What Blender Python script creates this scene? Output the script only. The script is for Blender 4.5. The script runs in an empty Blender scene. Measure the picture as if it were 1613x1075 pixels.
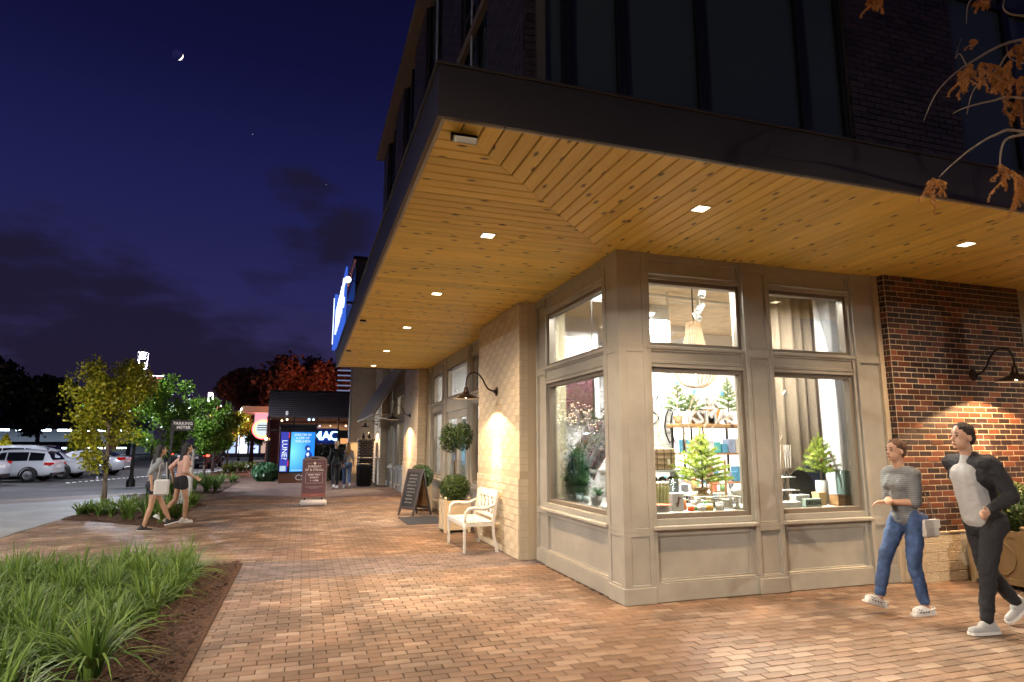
import bpy, bmesh, math, random
import numpy as np
from mathutils import Vector, Matrix
R=math.radians
random.seed(7); rng=np.random.default_rng(7)
sc=bpy.context.scene; col=sc.collection

# ------------------------------------------------------------------ camera
CAM=Vector((0,0,1.6)); FPX=990.0
PITCH=math.atan(164/FPX); YAW=math.atan(328/math.hypot(FPX,164))
cd=bpy.data.cameras.new('camera'); cam=bpy.data.objects.new('camera',cd); col.objects.link(cam)
cam.location=CAM; cam.rotation_euler=(math.pi/2+PITCH,0,-YAW)
cd.sensor_width=36; cd.lens=36*FPX/1613; cd.clip_start=.05; cd.clip_end=6000
sc.camera=cam
_F=Vector((math.sin(YAW)*math.cos(PITCH),math.cos(YAW)*math.cos(PITCH),math.sin(PITCH)))
_R=Vector((math.cos(YAW),-math.sin(YAW),0)); _U=_R.cross(_F)
def at(px,py,Y):            # measured pixel of the photograph -> point at street depth Y
    d=_F*FPX+_R*(px-806.5)-_U*(py-537.5); return CAM+d*(Y/d.y)

# ------------------------------------------------------------------ world / exposure
sc.view_settings.view_transform='Standard'; sc.view_settings.look='None'
sc.view_settings.exposure=.30; sc.view_settings.gamma=1
sc.cycles.use_denoising=True
try: sc.cycles.denoiser='OPENIMAGEDENOISE'
except Exception: pass
sc.cycles.max_bounces=8; sc.cycles.diffuse_bounces=4; sc.cycles.glossy_bounces=3
sc.cycles.transparent_max_bounces=24; sc.cycles.sample_clamp_indirect=3.0
sc.cycles.use_light_tree=True; sc.cycles.caustics_reflective=False; sc.cycles.caustics_refractive=False
w=bpy.data.worlds.new('World'); sc.world=w; w.use_nodes=True
nt=w.node_tree; N=nt.nodes; L=nt.links; N.clear()
out=N.new('ShaderNodeOutputWorld'); bg=N.new('ShaderNodeBackground'); bg.inputs[1].default_value=1.15
tc=N.new('ShaderNodeTexCoord'); sep=N.new('ShaderNodeSeparateXYZ'); L.new(tc.outputs['Generated'],sep.inputs[0])
ramp=N.new('ShaderNodeValToRGB'); L.new(sep.outputs['Z'],ramp.inputs[0])
els=ramp.color_ramp.elements
els[0].position=0.0; els[0].color=(.036,.024,.055,1)
els[1].position=1.0; els[1].color=(.0009,.0009,.006,1)
for p,c in ((.10,(.024,.0185,.058,1)),(.22,(.0150,.0142,.064,1)),(.36,(.0085,.0094,.053,1)),(.52,(.0038,.0040,.028,1)),(.70,(.0018,.0018,.012,1))):
    e=els.new(p); e.color=c
# clouds: low drifting bank plus a few higher patches
mp=N.new('ShaderNodeMapping'); L.new(tc.outputs['Generated'],mp.inputs[0]); mp.inputs['Scale'].default_value=(1.5,1.5,4.2); mp.inputs['Location'].default_value=(.33,.1,.12)
n1=N.new('ShaderNodeTexNoise'); L.new(mp.outputs[0],n1.inputs['Vector']); n1.inputs['Scale'].default_value=2.3; n1.inputs['Detail'].default_value=7; n1.inputs['Roughness'].default_value=.55
mr=N.new('ShaderNodeMapRange'); L.new(sep.outputs['Z'],mr.inputs[0]); mr.inputs[1].default_value=.02; mr.inputs[2].default_value=.46; mr.inputs[3].default_value=.10; mr.inputs[4].default_value=-.20
ad=N.new('ShaderNodeMath'); ad.operation='ADD'; L.new(n1.outputs[0],ad.inputs[0]); L.new(mr.outputs[0],ad.inputs[1])
cur_=ad.outputs[0]
for (px_,py_,wd,am) in ((505,345,.9935,.15),(562,395,.993,.17),(458,285,.9975,.15),(425,400,.9975,.14),(60,540,.98,.09),(230,520,.99,.07),(330,560,.98,.08)):   # where the dark clouds drift
    dv=(_F*FPX+_R*(px_-806.5)-_U*(py_-537.5)).normalized(); dt=N.new('ShaderNodeVectorMath'); dt.operation='DOT_PRODUCT'; L.new(tc.outputs['Generated'],dt.inputs[0]); dt.inputs[1].default_value=dv
    m2=N.new('ShaderNodeMapRange'); m2.interpolation_type='SMOOTHSTEP'; L.new(dt.outputs['Value'],m2.inputs[0]); m2.inputs[1].default_value=wd; m2.inputs[2].default_value=1.0; m2.inputs[4].default_value=am
    a2=N.new('ShaderNodeMath'); a2.operation='ADD'; L.new(cur_,a2.inputs[0]); L.new(m2.outputs[0],a2.inputs[1]); cur_=a2.outputs[0]
cm=N.new('ShaderNodeMapRange'); cm.interpolation_type='SMOOTHSTEP'; L.new(cur_,cm.inputs[0]); cm.inputs[1].default_value=.50; cm.inputs[2].default_value=.66; cm.inputs[4].default_value=.85
mx=N.new('ShaderNodeMixRGB'); L.new(cm.outputs[0],mx.inputs[0]); L.new(ramp.outputs[0],mx.inputs[1]); mx.inputs[2].default_value=(.0085,.0065,.0165,1)
L.new(mx.outputs[0],bg.inputs[0]); L.new(bg.outputs[0],out.inputs[0])

# ------------------------------------------------------------------ materials
def mat(name,c=(.5,.5,.5),rough=.6,metal=0,var=0,vscale=5,bump=0,bscale=40,stretch=None,emis=None,es=0,alpha=None,spec=None,coat=0,obj=True,detail=5,c2=None,rand=0,tint=0,dirt=0,cmix=None):
    m=bpy.data.materials.new(name); m.use_nodes=True; t=m.node_tree; n=t.nodes; l=t.links
    b=n['Principled BSDF']; b.inputs['Roughness'].default_value=rough; b.inputs['Metallic'].default_value=metal
    b.inputs['Base Color'].default_value=(*c,1)
    if spec is not None: b.inputs['Specular IOR Level'].default_value=spec
    if coat: b.inputs['Coat Weight'].default_value=coat
    if emis: b.inputs['Emission Color'].default_value=(*emis,1); b.inputs['Emission Strength'].default_value=es
    vec=None
    if var or bump or c2 or dirt:
        tc=n.new('ShaderNodeTexCoord'); mp=n.new('ShaderNodeMapping'); l.new(tc.outputs['Object'],mp.inputs[0])
        if stretch: mp.inputs['Scale'].default_value=stretch
        vec=mp.outputs[0]
    cur=None
    def ns(scale,det=5):
        x=n.new('ShaderNodeTexNoise'); l.new(vec,x.inputs['Vector']); x.inputs['Scale'].default_value=scale; x.inputs['Detail'].default_value=det; return x.outputs[0]
    if var or c2:
        a=c2 if c2 else tuple(x*(1-var) for x in c); b2=c if c2 else tuple(min(1,x*(1+var)) for x in c)
        mr=n.new('ShaderNodeMapRange'); l.new(ns(vscale,detail),mr.inputs[0]); mr.inputs[1].default_value=.32; mr.inputs[2].default_value=.68
        mx=n.new('ShaderNodeMixRGB'); l.new(mr.outputs[0],mx.inputs[0]); mx.inputs[1].default_value=(*a,1); mx.inputs[2].default_value=(*b2,1); cur=mx.outputs[0]
    if rand or tint:    # per piece brightness: object random (single pieces) or the tint attribute (joined pieces)
        oi=n.new('ShaderNodeObjectInfo')
        if tint:
            at_=n.new('ShaderNodeAttribute'); at_.attribute_name='tint'; s=n.new('ShaderNodeSeparateColor'); l.new(oi.outputs['Color'],s.inputs[0])
            ad=n.new('ShaderNodeMath'); ad.operation='ADD'; l.new(at_.outputs['Fac'],ad.inputs[0]); l.new(s.outputs[0],ad.inputs[1]); v=ad.outputs[0]; amt=tint
        else: v=oi.outputs['Random']; amt=rand
        if cmix:   # a share of the pieces has another body colour
            gm=n.new('ShaderNodeMath'); gm.operation='MULTIPLY'; gm.inputs[1].default_value=7.31; l.new(v,gm.inputs[0]); fc=n.new('ShaderNodeMath'); fc.operation='FRACT'; l.new(gm.outputs[0],fc.inputs[0])
            m3=n.new('ShaderNodeMapRange'); l.new(fc.outputs[0],m3.inputs[0]); m3.inputs[1].default_value=cmix[3]; m3.inputs[2].default_value=1.0
            mc_=n.new('ShaderNodeMixRGB'); l.new(m3.outputs[0],mc_.inputs[0]); mc_.inputs[2].default_value=(*cmix[:3],1)
            if cur: l.new(cur,mc_.inputs[1])
            else: mc_.inputs[1].default_value=(*c,1)
            cur=mc_.outputs[0]
        mr=n.new('ShaderNodeMapRange'); l.new(v,mr.inputs[0]); mr.inputs[3].default_value=1-amt; mr.inputs[4].default_value=1+amt
        hs=n.new('ShaderNodeHueSaturation'); l.new(mr.outputs[0],hs.inputs['Value'])
        if cur: l.new(cur,hs.inputs['Color'])
        else: hs.inputs['Color'].default_value=(*c,1)
        cur=hs.outputs[0]
    if dirt:
        mr=n.new('ShaderNodeMapRange'); l.new(ns(1.3,8),mr.inputs[0]); mr.inputs[1].default_value=.42; mr.inputs[2].default_value=.62; mr.inputs[3].default_value=1-dirt; mr.inputs[4].default_value=1
        mm=n.new('ShaderNodeMixRGB'); mm.blend_type='MULTIPLY'; mm.inputs[0].default_value=1
        if cur: l.new(cur,mm.inputs[1])
        else: mm.inputs[1].default_value=(*c,1)
        l.new(mr.outputs[0],mm.inputs[2]); cur=mm.outputs[0]
    if cur: l.new(cur,b.inputs['Base Color'])
    if bump:
        bp=n.new('ShaderNodeBump'); bp.inputs['Strength'].default_value=bump; bp.inputs['Distance'].default_value=.02; l.new(ns(bscale,6),bp.inputs['Height']); l.new(bp.outputs[0],b.inputs['Normal'])
    if alpha is not None: b.inputs['Alpha'].default_value=alpha
    return m
def emat(name,c,s):
    m=bpy.data.materials.new(name); m.use_nodes=True; t=m.node_tree; t.nodes.clear()
    o=t.nodes.new('ShaderNodeOutputMaterial'); e=t.nodes.new('ShaderNodeEmission'); e.inputs[0].default_value=(*c,1); e.inputs[1].default_value=s; t.links.new(e.outputs[0],o.inputs[0]); return m
def glassmat(name,tint=(.96,.98,.97),k=1.0,rough=0.0):
    m=bpy.data.materials.new(name); m.use_nodes=True; t=m.node_tree; n=t.nodes; n.clear()
    o=n.new('ShaderNodeOutputMaterial'); tr=n.new('ShaderNodeBsdfTransparent'); tr.inputs[0].default_value=(*tint,1)
    g=n.new('ShaderNodeBsdfGlossy'); g.inputs['Roughness'].default_value=rough; f=n.new('ShaderNodeFresnel'); f.inputs[0].default_value=1.4
    mu=n.new('ShaderNodeMath'); mu.operation='MULTIPLY'; mu.inputs[1].default_value=k; t.links.new(f.outputs[0],mu.inputs[0])
    mx=n.new('ShaderNodeMixShader'); t.links.new(mu.outputs[0],mx.inputs[0]); t.links.new(tr.outputs[0],mx.inputs[1]); t.links.new(g.outputs[0],mx.inputs[2]); t.links.new(mx.outputs[0],o.inputs[0]); return m
def woodmat(name,c1,c2,knots=True,rough=.42,spec=.5):
    m=bpy.data.materials.new(name); m.use_nodes=True; t=m.node_tree; n=t.nodes; l=t.links; b=n['Principled BSDF']
    b.inputs['Roughness'].default_value=rough; b.inputs['Specular IOR Level'].default_value=spec
    tc=n.new('ShaderNodeTexCoord'); oi=n.new('ShaderNodeObjectInfo')
    cb=n.new('ShaderNodeCombineXYZ'); m1=n.new('ShaderNodeMath'); m1.operation='MULTIPLY'; m1.inputs[1].default_value=37.0; l.new(oi.outputs['Random'],m1.inputs[0])
    l.new(m1.outputs[0],cb.inputs[0]); l.new(m1.outputs[0],cb.inputs[1])
    va=n.new('ShaderNodeVectorMath'); va.operation='ADD'; l.new(tc.outputs['Object'],va.inputs[0]); l.new(cb.outputs[0],va.inputs[1])
    mp=n.new('ShaderNodeMapping'); l.new(va.outputs[0],mp.inputs[0]); mp.inputs['Scale'].default_value=(1.1,14,14)
    nz=n.new('ShaderNodeTexNoise'); l.new(mp.outputs[0],nz.inputs['Vector']); nz.inputs['Scale'].default_value=1.6; nz.inputs['Detail'].default_value=6; nz.inputs['Distortion'].default_value=.9
    r=n.new('ShaderNodeValToRGB'); l.new(nz.outputs[0],r.inputs[0]); r.color_ramp.elements[0].position=.3; r.color_ramp.elements[0].color=(*c2,1); r.color_ramp.elements[1].position=.68; r.color_ramp.elements[1].color=(*c1,1)
    cur=r.outputs[0]
    if knots:
        mk=n.new('ShaderNodeMapping'); l.new(va.outputs[0],mk.inputs[0]); mk.inputs['Scale'].default_value=(3.2,7.5,1)
        vo=n.new('ShaderNodeTexVoronoi'); l.new(mk.outputs[0],vo.inputs['Vector']); vo.voronoi_dimensions='2D'; vo.inputs['Scale'].default_value=1.0; vo.inputs['Randomness'].default_value=1
        mr=n.new('ShaderNodeMapRange'); l.new(vo.outputs['Distance'],mr.inputs[0]); mr.inputs[1].default_value=.06; mr.inputs[2].default_value=.17; mr.inputs[3].default_value=.95; mr.inputs[4].default_value=0
        gt=n.new('ShaderNodeMath'); gt.operation='GREATER_THAN'; sp=n.new('ShaderNodeSeparateColor'); l.new(vo.outputs['Color'],sp.inputs[0]); l.new(sp.outputs[0],gt.inputs[0]); gt.inputs[1].default_value=.60
        mu=n.new('ShaderNodeMath'); mu.operation='MULTIPLY'; l.new(mr.outputs[0],mu.inputs[0]); l.new(gt.outputs[0],mu.inputs[1])
        mx=n.new('ShaderNodeMixRGB'); l.new(mu.outputs[0],mx.inputs[0]); l.new(cur,mx.inputs[1]); mx.inputs[2].default_value=(.07,.022,.006,1); cur=mx.outputs[0]
    mr=n.new('ShaderNodeMapRange'); l.new(oi.outputs['Random'],mr.inputs[0]); mr.inputs[3].default_value=.84; mr.inputs[4].default_value=1.10
    hs=n.new('ShaderNodeHueSaturation'); l.new(mr.outputs[0],hs.inputs['Value']); l.new(cur,hs.inputs['Color']); l.new(hs.outputs[0],b.inputs['Base Color'])
    bp=n.new('ShaderNodeBump'); bp.inputs['Strength'].default_value=.15; bp.inputs['Distance'].default_value=.01; l.new(nz.outputs[0],bp.inputs['Height']); l.new(bp.outputs[0],b.inputs['Normal'])
    return m
def leafmat(name,c1,c2,rough=.45,trans=.25,stripe=None):
    m=bpy.data.materials.new(name); m.use_nodes=True; t=m.node_tree; n=t.nodes; l=t.links; b=n['Principled BSDF']; b.inputs['Roughness'].default_value=rough
    a=n.new('ShaderNodeAttribute'); a.attribute_name='tint'
    mx=n.new('ShaderNodeMixRGB'); l.new(a.outputs['Fac'],mx.inputs[0]); mx.inputs[1].default_value=(*c1,1); mx.inputs[2].default_value=(*c2,1)
    l.new(mx.outputs[0],b.inputs['Base Color'])
    tr=n.new('ShaderNodeBsdfTranslucent'); l.new(mx.outputs[0],tr.inputs[0]); ms=n.new('ShaderNodeMixShader'); ms.inputs[0].default_value=trans
    o=n['Material Output']; l.new(b.outputs[0],ms.inputs[1]); l.new(tr.outputs[0],ms.inputs[2]); l.new(ms.outputs[0],o.inputs[0]); return m
M={}
M['trim']=mat('trim_paint',(.40,.38,.325),.42,var=.07,vscale=5,bump=.06,bscale=24,dirt=.13)
M['trim_dark']=mat('bronze_frame',(.20,.165,.125),.4)
M['fascia']=mat('bronze_metal',(.045,.036,.030),.42,metal=.3,var=.12,vscale=1.2,bump=.02,bscale=3)
M['black']=mat('black_metal',(.012,.011,.011),.4,metal=.3)
M['lamp_metal']=mat('oil_bronze',(.030,.020,.016),.32,metal=.6,var=.2)
M['wood']=woodmat('pine_soffit',(.95,.71,.17),(.86,.57,.10))
M['gap']=mat('groove_dark',(.05,.022,.008),.9)
M['paver']=mat('clay_paver',(.285,.175,.112),.62,c2=(.195,.118,.075),vscale=2.2,bump=.5,bscale=90,tint=.17,dirt=.42,cmix=(.37,.265,.19,.55))
M['paver_grey']=mat('charcoal_paver',(.175,.135,.125),.7,var=.2,vscale=4,bump=.35,bscale=90,tint=.28,dirt=.2)
M['joint']=mat('sand_joint',(.085,.055,.038),.95,var=.3,bscale=80,bump=.3)
M['brick']=mat('iron_spot_brick',(.050,.028,.024),.5,c2=(.022,.015,.016),vscale=9,bump=.3,bscale=60,tint=.35,cmix=(.19,.062,.028,.40))
M['brickb']=mat('dark_flashed_brick',(.045,.024,.023),.5,c2=(.025,.017,.02),vscale=1.8,bump=.3,bscale=60,tint=.5)
M['mortar']=mat('mortar',(.58,.47,.33),.95,var=.15,bump=.3,bscale=80)
M['pbrick']=mat('cream_painted_brick',(.62,.53,.385),.6,var=.06,vscale=4,bump=.45,bscale=35,tint=.045,dirt=.12)
M['pmortar']=mat('cream_painted_mortar',(.50,.41,.29),.8,bump=.3,bscale=60)
M['dglass']=mat('dark_glazing',(.055,.070,.070),.10,spec=.4)
M['glass']=glassmat('shop_glass',k=.8)
M['white']=mat('white_paint',(.78,.77,.73),.45,var=.03)
M['bench']=mat('bench_white',(.80,.78,.72),.4,var=.04,bump=.05)
M['iwall']=mat('interior_wall',(.80,.80,.81),.7,var=.02)
M['ifloor']=mat('interior_floor',(.40,.34,.28),.5,var=.1)
M['steel']=mat('galvanised_duct',(.55,.55,.55),.45,metal=.3,var=.1)
M['asphalt']=mat('asphalt',(.060,.055,.055),.85,var=.25,vscale=.6,bump=.3,bscale=120,dirt=.3)
M['concrete']=mat('lane_concrete',(.22,.21,.20),.7,var=.12,vscale=.8,bump=.2,bscale=60,dirt=.2)
M['mulch']=mat('bark_mulch',(.075,.035,.018),.95,var=.5,vscale=25,bump=1,bscale=45)
M['bark']=mat('bark',(.13,.10,.075),.9,var=.35,vscale=14,bump=.8,bscale=25,stretch=(1,1,.25))
M['leafy']=leafmat('yellow_green_leaf',(.11,.15,.010),(.58,.52,.030),trans=.40)
M['leafg']=leafmat('green_leaf',(.055,.13,.012),(.22,.38,.040),trans=.40)
M['leafd']=leafmat('dark_leaf',(.018,.022,.012),(.05,.05,.03),trans=.2)
M['leafr']=leafmat('russet_leaf',(.12,.050,.028),(.34,.13,.06),trans=.3)
M['box']=leafmat('boxwood_leaf',(.020,.050,.010),(.085,.15,.03),trans=.2)
M['strap']=leafmat('strap_leaf',(.024,.075,.010),(.20,.30,.05),rough=.58,trans=.2)
M['spruce']=leafmat('spruce_needle',(.10,.20,.02),(.42,.48,.06),trans=.3)
M['cedar']=leafmat('cedar_green',(.02,.10,.03),(.12,.28,.12),trans=.2)
M['rust']=leafmat('rusty_cypress',(.42,.16,.030),(.80,.38,.09),trans=.3)
M['twig']=mat('pale_twig',(.36,.27,.18),.8,var=.2,vscale=20,bump=.4)

# ------------------------------------------------------------------ mesh helpers
WL={}
class MB:
    def __init__(s): s.v=[]; s.f=[]; s.m=[]; s.t=[]
    def add(s,vs,fs,mi=0,t=0.0):
        o=len(s.v); s.v.extend([tuple(p) for p in vs])
        for f in fs: s.f.append(tuple(i+o for i in f)); s.m.append(mi); s.t.append(t)
        return s
    def box(s,x0,y0,z0,x1,y1,z1,mi=0,t=0.0,b=0,X=None):
        if x0>x1:x0,x1=x1,x0
        if y0>y1:y0,y1=y1,y0
        if z0>z1:z0,z1=z1,z0
        if b>0:
            vs=[]
            for sx in (0,1):
                for sy in (0,1):
                    for sz in (0,1):
                        cx,cy,cz=(x1 if sx else x0),(y1 if sy else y0),(z1 if sz else z0)
                        dx,dy,dz=(-b if sx else b),(-b if sy else b),(-b if sz else b)
                        vs+=[(cx,cy+dy,cz+dz),(cx+dx,cy,cz+dz),(cx+dx,cy+dy,cz)]
            def I(sx,sy,sz,k): return (sx*4+sy*2+sz)*3+k
            fs=[]
            for sx in (0,1): q=[I(sx,0,0,0),I(sx,1,0,0),I(sx,1,1,0),I(sx,0,1,0)]; fs.append(q if sx else q[::-1])
            for sy in (0,1): q=[I(0,sy,0,1),I(1,sy,0,1),I(1,sy,1,1),I(0,sy,1,1)]; fs.append(q[::-1] if sy else q)
            for sz in (0,1): q=[I(0,0,sz,2),I(1,0,sz,2),I(1,1,sz,2),I(0,1,sz,2)]; fs.append(q if sz else q[::-1])
            for sy in (0,1):
                for sz in (0,1): fs.append([I(0,sy,sz,1),I(1,sy,sz,1),I(1,sy,sz,2),I(0,sy,sz,2)])
            for sx in (0,1):
                for sz in (0,1): fs.append([I(sx,0,sz,0),I(sx,1,sz,0),I(sx,1,sz,2),I(sx,0,sz,2)])
            for sx in (0,1):
                for sy in (0,1): fs.append([I(sx,sy,0,0),I(sx,sy,1,0),I(sx,sy,1,1),I(sx,sy,0,1)])
            for sx in (0,1):
                for sy in (0,1):
                    for sz in (0,1): fs.append([I(sx,sy,sz,0),I(sx,sy,sz,1),I(sx,sy,sz,2)])
        else:
            vs=[(x0,y0,z0),(x1,y0,z0),(x1,y1,z0),(x0,y1,z0),(x0,y0,z1),(x1,y0,z1),(x1,y1,z1),(x0,y1,z1)]
            fs=[(0,3,2,1),(4,5,6,7),(0,1,5,4),(1,2,6,5),(2,3,7,6),(3,0,4,7)]
        if X is not None: vs=[X@Vector(p) for p in vs]
        return s.add(vs,fs,mi,t)
    def tube(s,pts,r,n=8,mi=0,t=0.0,cap=True):
        pts=[Vector(p) for p in pts]; rs=r if isinstance(r,(list,tuple)) else [r]*len(pts)
        d0=(pts[1]-pts[0]).normalized(); u=d0.orthogonal().normalized(); vs=[]
        for i,p in enumerate(pts):
            d=(pts[min(i+1,len(pts)-1)]-pts[max(i-1,0)]).normalized()
            u=(u-d*u.dot(d)); u=u.normalized() if u.length>1e-6 else d.orthogonal().normalized(); w_=d.cross(u)
            for k in range(n):
                a=2*math.pi*k/n; vs.append(p+(u*math.cos(a)+w_*math.sin(a))*rs[i])
        fs=[(i*n+k,i*n+(k+1)%n,(i+1)*n+(k+1)%n,(i+1)*n+k) for i in range(len(pts)-1) for k in range(n)]
        if cap: fs+=[tuple(range(n))[::-1],tuple((len(pts)-1)*n+k for k in range(n))]
        return s.add(vs,fs,mi,t)
    def lathe(s,prof,c=(0,0,0),n=24,mi=0,t=0.0,X=None):
        vs=[];c=Vector(c)
        for r,z in prof:
            for k in range(n):
                a=2*math.pi*k/n; p=Vector((r*math.cos(a),r*math.sin(a),z)); vs.append((X@p if X is not None else p)+c)
        fs=[(i*n+k,i*n+(k+1)%n,(i+1)*n+(k+1)%n,(i+1)*n+k) for i in range(len(prof)-1) for k in range(n)]
        return s.add(vs,fs,mi,t)
    def sph(s,c,r,n=10,mi=0,t=0.0,X=None):
        if not isinstance(r,(tuple,list)): r=(r,r,r)
        vs=[];fs=[];h=n//2+1
        for i in range(h+1):
            th=math.pi*i/h
            for k in range(n):
                a=2*math.pi*k/n; p=Vector((r[0]*math.sin(th)*math.cos(a),r[1]*math.sin(th)*math.sin(a),r[2]*math.cos(th)))
                if X is not None: p=X@p
                vs.append(p+Vector(c))
        fs=[(i*n+k,(i+1)*n+k,(i+1)*n+(k+1)%n,i*n+(k+1)%n) for i in range(h) for k in range(n)]
        return s.add(vs,fs,mi,t)
    def prism(s,pts,a,b,axis='y',mi=0,t=0.0,X=None):
        n=len(pts); mk={'y':lambda p,q:(p[0],q,p[1]),'x':lambda p,q:(q,p[0],p[1]),'z':lambda p,q:(p[0],p[1],q)}[axis]
        vs=[mk(p,a) for p in pts]+[mk(p,b) for p in pts]
        if X is not None: vs=[X@Vector(p) for p in vs]
        fs=[tuple(range(n)),tuple(range(2*n-1,n-1,-1))]+[(i,i+n,(i+1)%n+n,(i+1)%n) for i in range(n)]
        return s.add(vs,fs,mi,t)
    def capsule(s,p0,p1,r0,r1,n=12):
        p0=Vector(p0);p1=Vector(p1);d=(p1-p0); d=d.normalized() if d.length>1e-6 else Vector((0,0,1))
        pts=[];rs=[]
        for a in (-89,-60,-30,0): pts.append(p0+d*r0*math.sin(R(a))); rs.append(r0*math.cos(R(a)))
        for a in (0,30,60,89): pts.append(p1+d*r1*math.sin(R(a))); rs.append(r1*math.cos(R(a)))
        return s.tube(pts,rs,n)
    def build(s,name,mats,parent=None,smooth=False,world=False,loc=None,rot=0,tint=False,col_=None,orient=True):
        if not isinstance(mats,(list,tuple)): mats=[mats]
        vs=s.v; off=Vector((0,0,0))
        if world:
            off=WL.get(parent.name,Vector((0,0,0))) if parent else (Vector(loc) if loc is not None else Vector((0,0,0)))
            vs=[(p[0]-off.x,p[1]-off.y,p[2]-off.z) for p in vs]
        me=bpy.data.meshes.new(name); me.from_pydata(vs,[],s.f)
        for m_ in mats: me.materials.append(m_)
        if len(mats)>1: me.polygons.foreach_set('material_index',s.m)
        if smooth: me.polygons.foreach_set('use_smooth',[True]*len(s.f))
        if tint:
            a=me.attributes.new('tint','FLOAT','FACE'); a.data.foreach_set('value',s.t)
        me.update()
        o=bpy.data.objects.new(name,me); col.objects.link(o)
        if parent: o.parent=parent; WL[o.name]=off if world else WL.get(parent.name,Vector((0,0,0)))
        else: WL[o.name]=off
        if loc is not None: o.location=loc
        if rot: o.rotation_euler.z=rot
        if tint: o.color=(0,0,0,1)
        return o
def fixn(o):
    bm=bmesh.new(); bm.from_mesh(o.data); bmesh.ops.recalc_face_normals(bm,faces=bm.faces); bm.to_mesh(o.data); bm.free(); return o
def tag(o,label=None,cat=None,group=None,kind=None):
    if label: o['label']=label
    if cat: o['category']=cat
    if group: o['group']=group
    if kind: o['kind']=kind
    return o
def thing(name,label,cat,loc=(0,0,0),rot=0,group=None):
    o=bpy.data.objects.new(name,None); o.empty_display_size=.2; col.objects.link(o); o.location=loc; o.rotation_euler.z=rot
    WL[o.name]=Vector(loc); return tag(o,label,cat,group)
def copy_tree(o,parent=None,label=None,loc=None,rot=None):
    c=o.copy(); col.objects.link(c)
    if parent: c.parent=parent
    if label: c['label']=label
    if loc is not None: c.location=loc
    if rot is not None: c.rotation_euler.z=rot
    for ch in list(o.children): copy_tree(ch,c)
    return c
def inst(name,me,parent,loc,rz=0,scale=None,color=None):
    o=bpy.data.objects.new(name,me); col.objects.link(o); o.parent=parent; o.location=loc
    if rz: o.rotation_euler.z=rz
    if scale: o.scale=scale
    if color is not None: o.color=color
    return o
def quads(name,V,mat_,parent=None,tint=None,loc=None):
    n=len(V); me=bpy.data.meshes.new(name); me.vertices.add(4*n); me.vertices.foreach_set('co',np.asarray(V,dtype=np.float32).reshape(-1))
    me.loops.add(4*n); me.loops.foreach_set('vertex_index',np.arange(4*n,dtype=np.int32)); me.polygons.add(n)
    me.polygons.foreach_set('loop_start',np.arange(0,4*n,4,dtype=np.int32))
    me.materials.append(mat_); me.update(calc_edges=True)
    if tint is not None: a=me.attributes.new('tint','FLOAT','FACE'); a.data.foreach_set('value',np.asarray(tint,dtype=np.float32))
    me.validate()
    o=bpy.data.objects.new(name,me); col.objects.link(o)
    if parent: o.parent=parent; WL[o.name]=WL.get(parent.name,Vector((0,0,0)))
    if loc is not None: o.location=loc
    return o
_txt={}
def text(body,size,mat_,parent,loc,rot,name='lettering',extrude=.002,align='CENTER',bold=0.0):
    cu=bpy.data.curves.new('t','FONT'); cu.body=body; cu.size=size; cu.extrude=extrude; cu.align_x=align; cu.align_y='CENTER'; cu.offset=bold; cu.resolution_u=2
    to=bpy.data.objects.new('t',cu); col.objects.link(to); bpy.context.view_layer.update()
    me=bpy.data.meshes.new_from_object(to.evaluated_get(bpy.context.evaluated_depsgraph_get())); bpy.data.objects.remove(to)
    me.materials.clear(); me.materials.append(mat_); me.name=name
    o=bpy.data.objects.new(name,me); col.objects.link(o); o.parent=parent; o.location=loc; o.rotation_euler=rot; return o
def light(name,kind,loc,energy,c,parent=None,**kw):
    d=bpy.data.lights.new(name,kind); d.energy=energy; d.color=c
    for k,v in kw.items():
        if k!='rot': setattr(d,k,v)
    o=bpy.data.objects.new(name,d); col.objects.link(o); o.location=loc
    if parent: o.parent=parent
    if 'rot' in kw: o.rotation_euler=kw['rot']
    return o
def aim(o,tgt,src=None):
    o.rotation_euler=(Vector(tgt)-Vector(src if src is not None else o.location)).to_track_quat('-Z','Y').to_euler()


ORD=['first','second','third','fourth','fifth','sixth','seventh','eighth','ninth','tenth','eleventh','twelfth','thirteenth','fourteenth','fifteenth']
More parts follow.
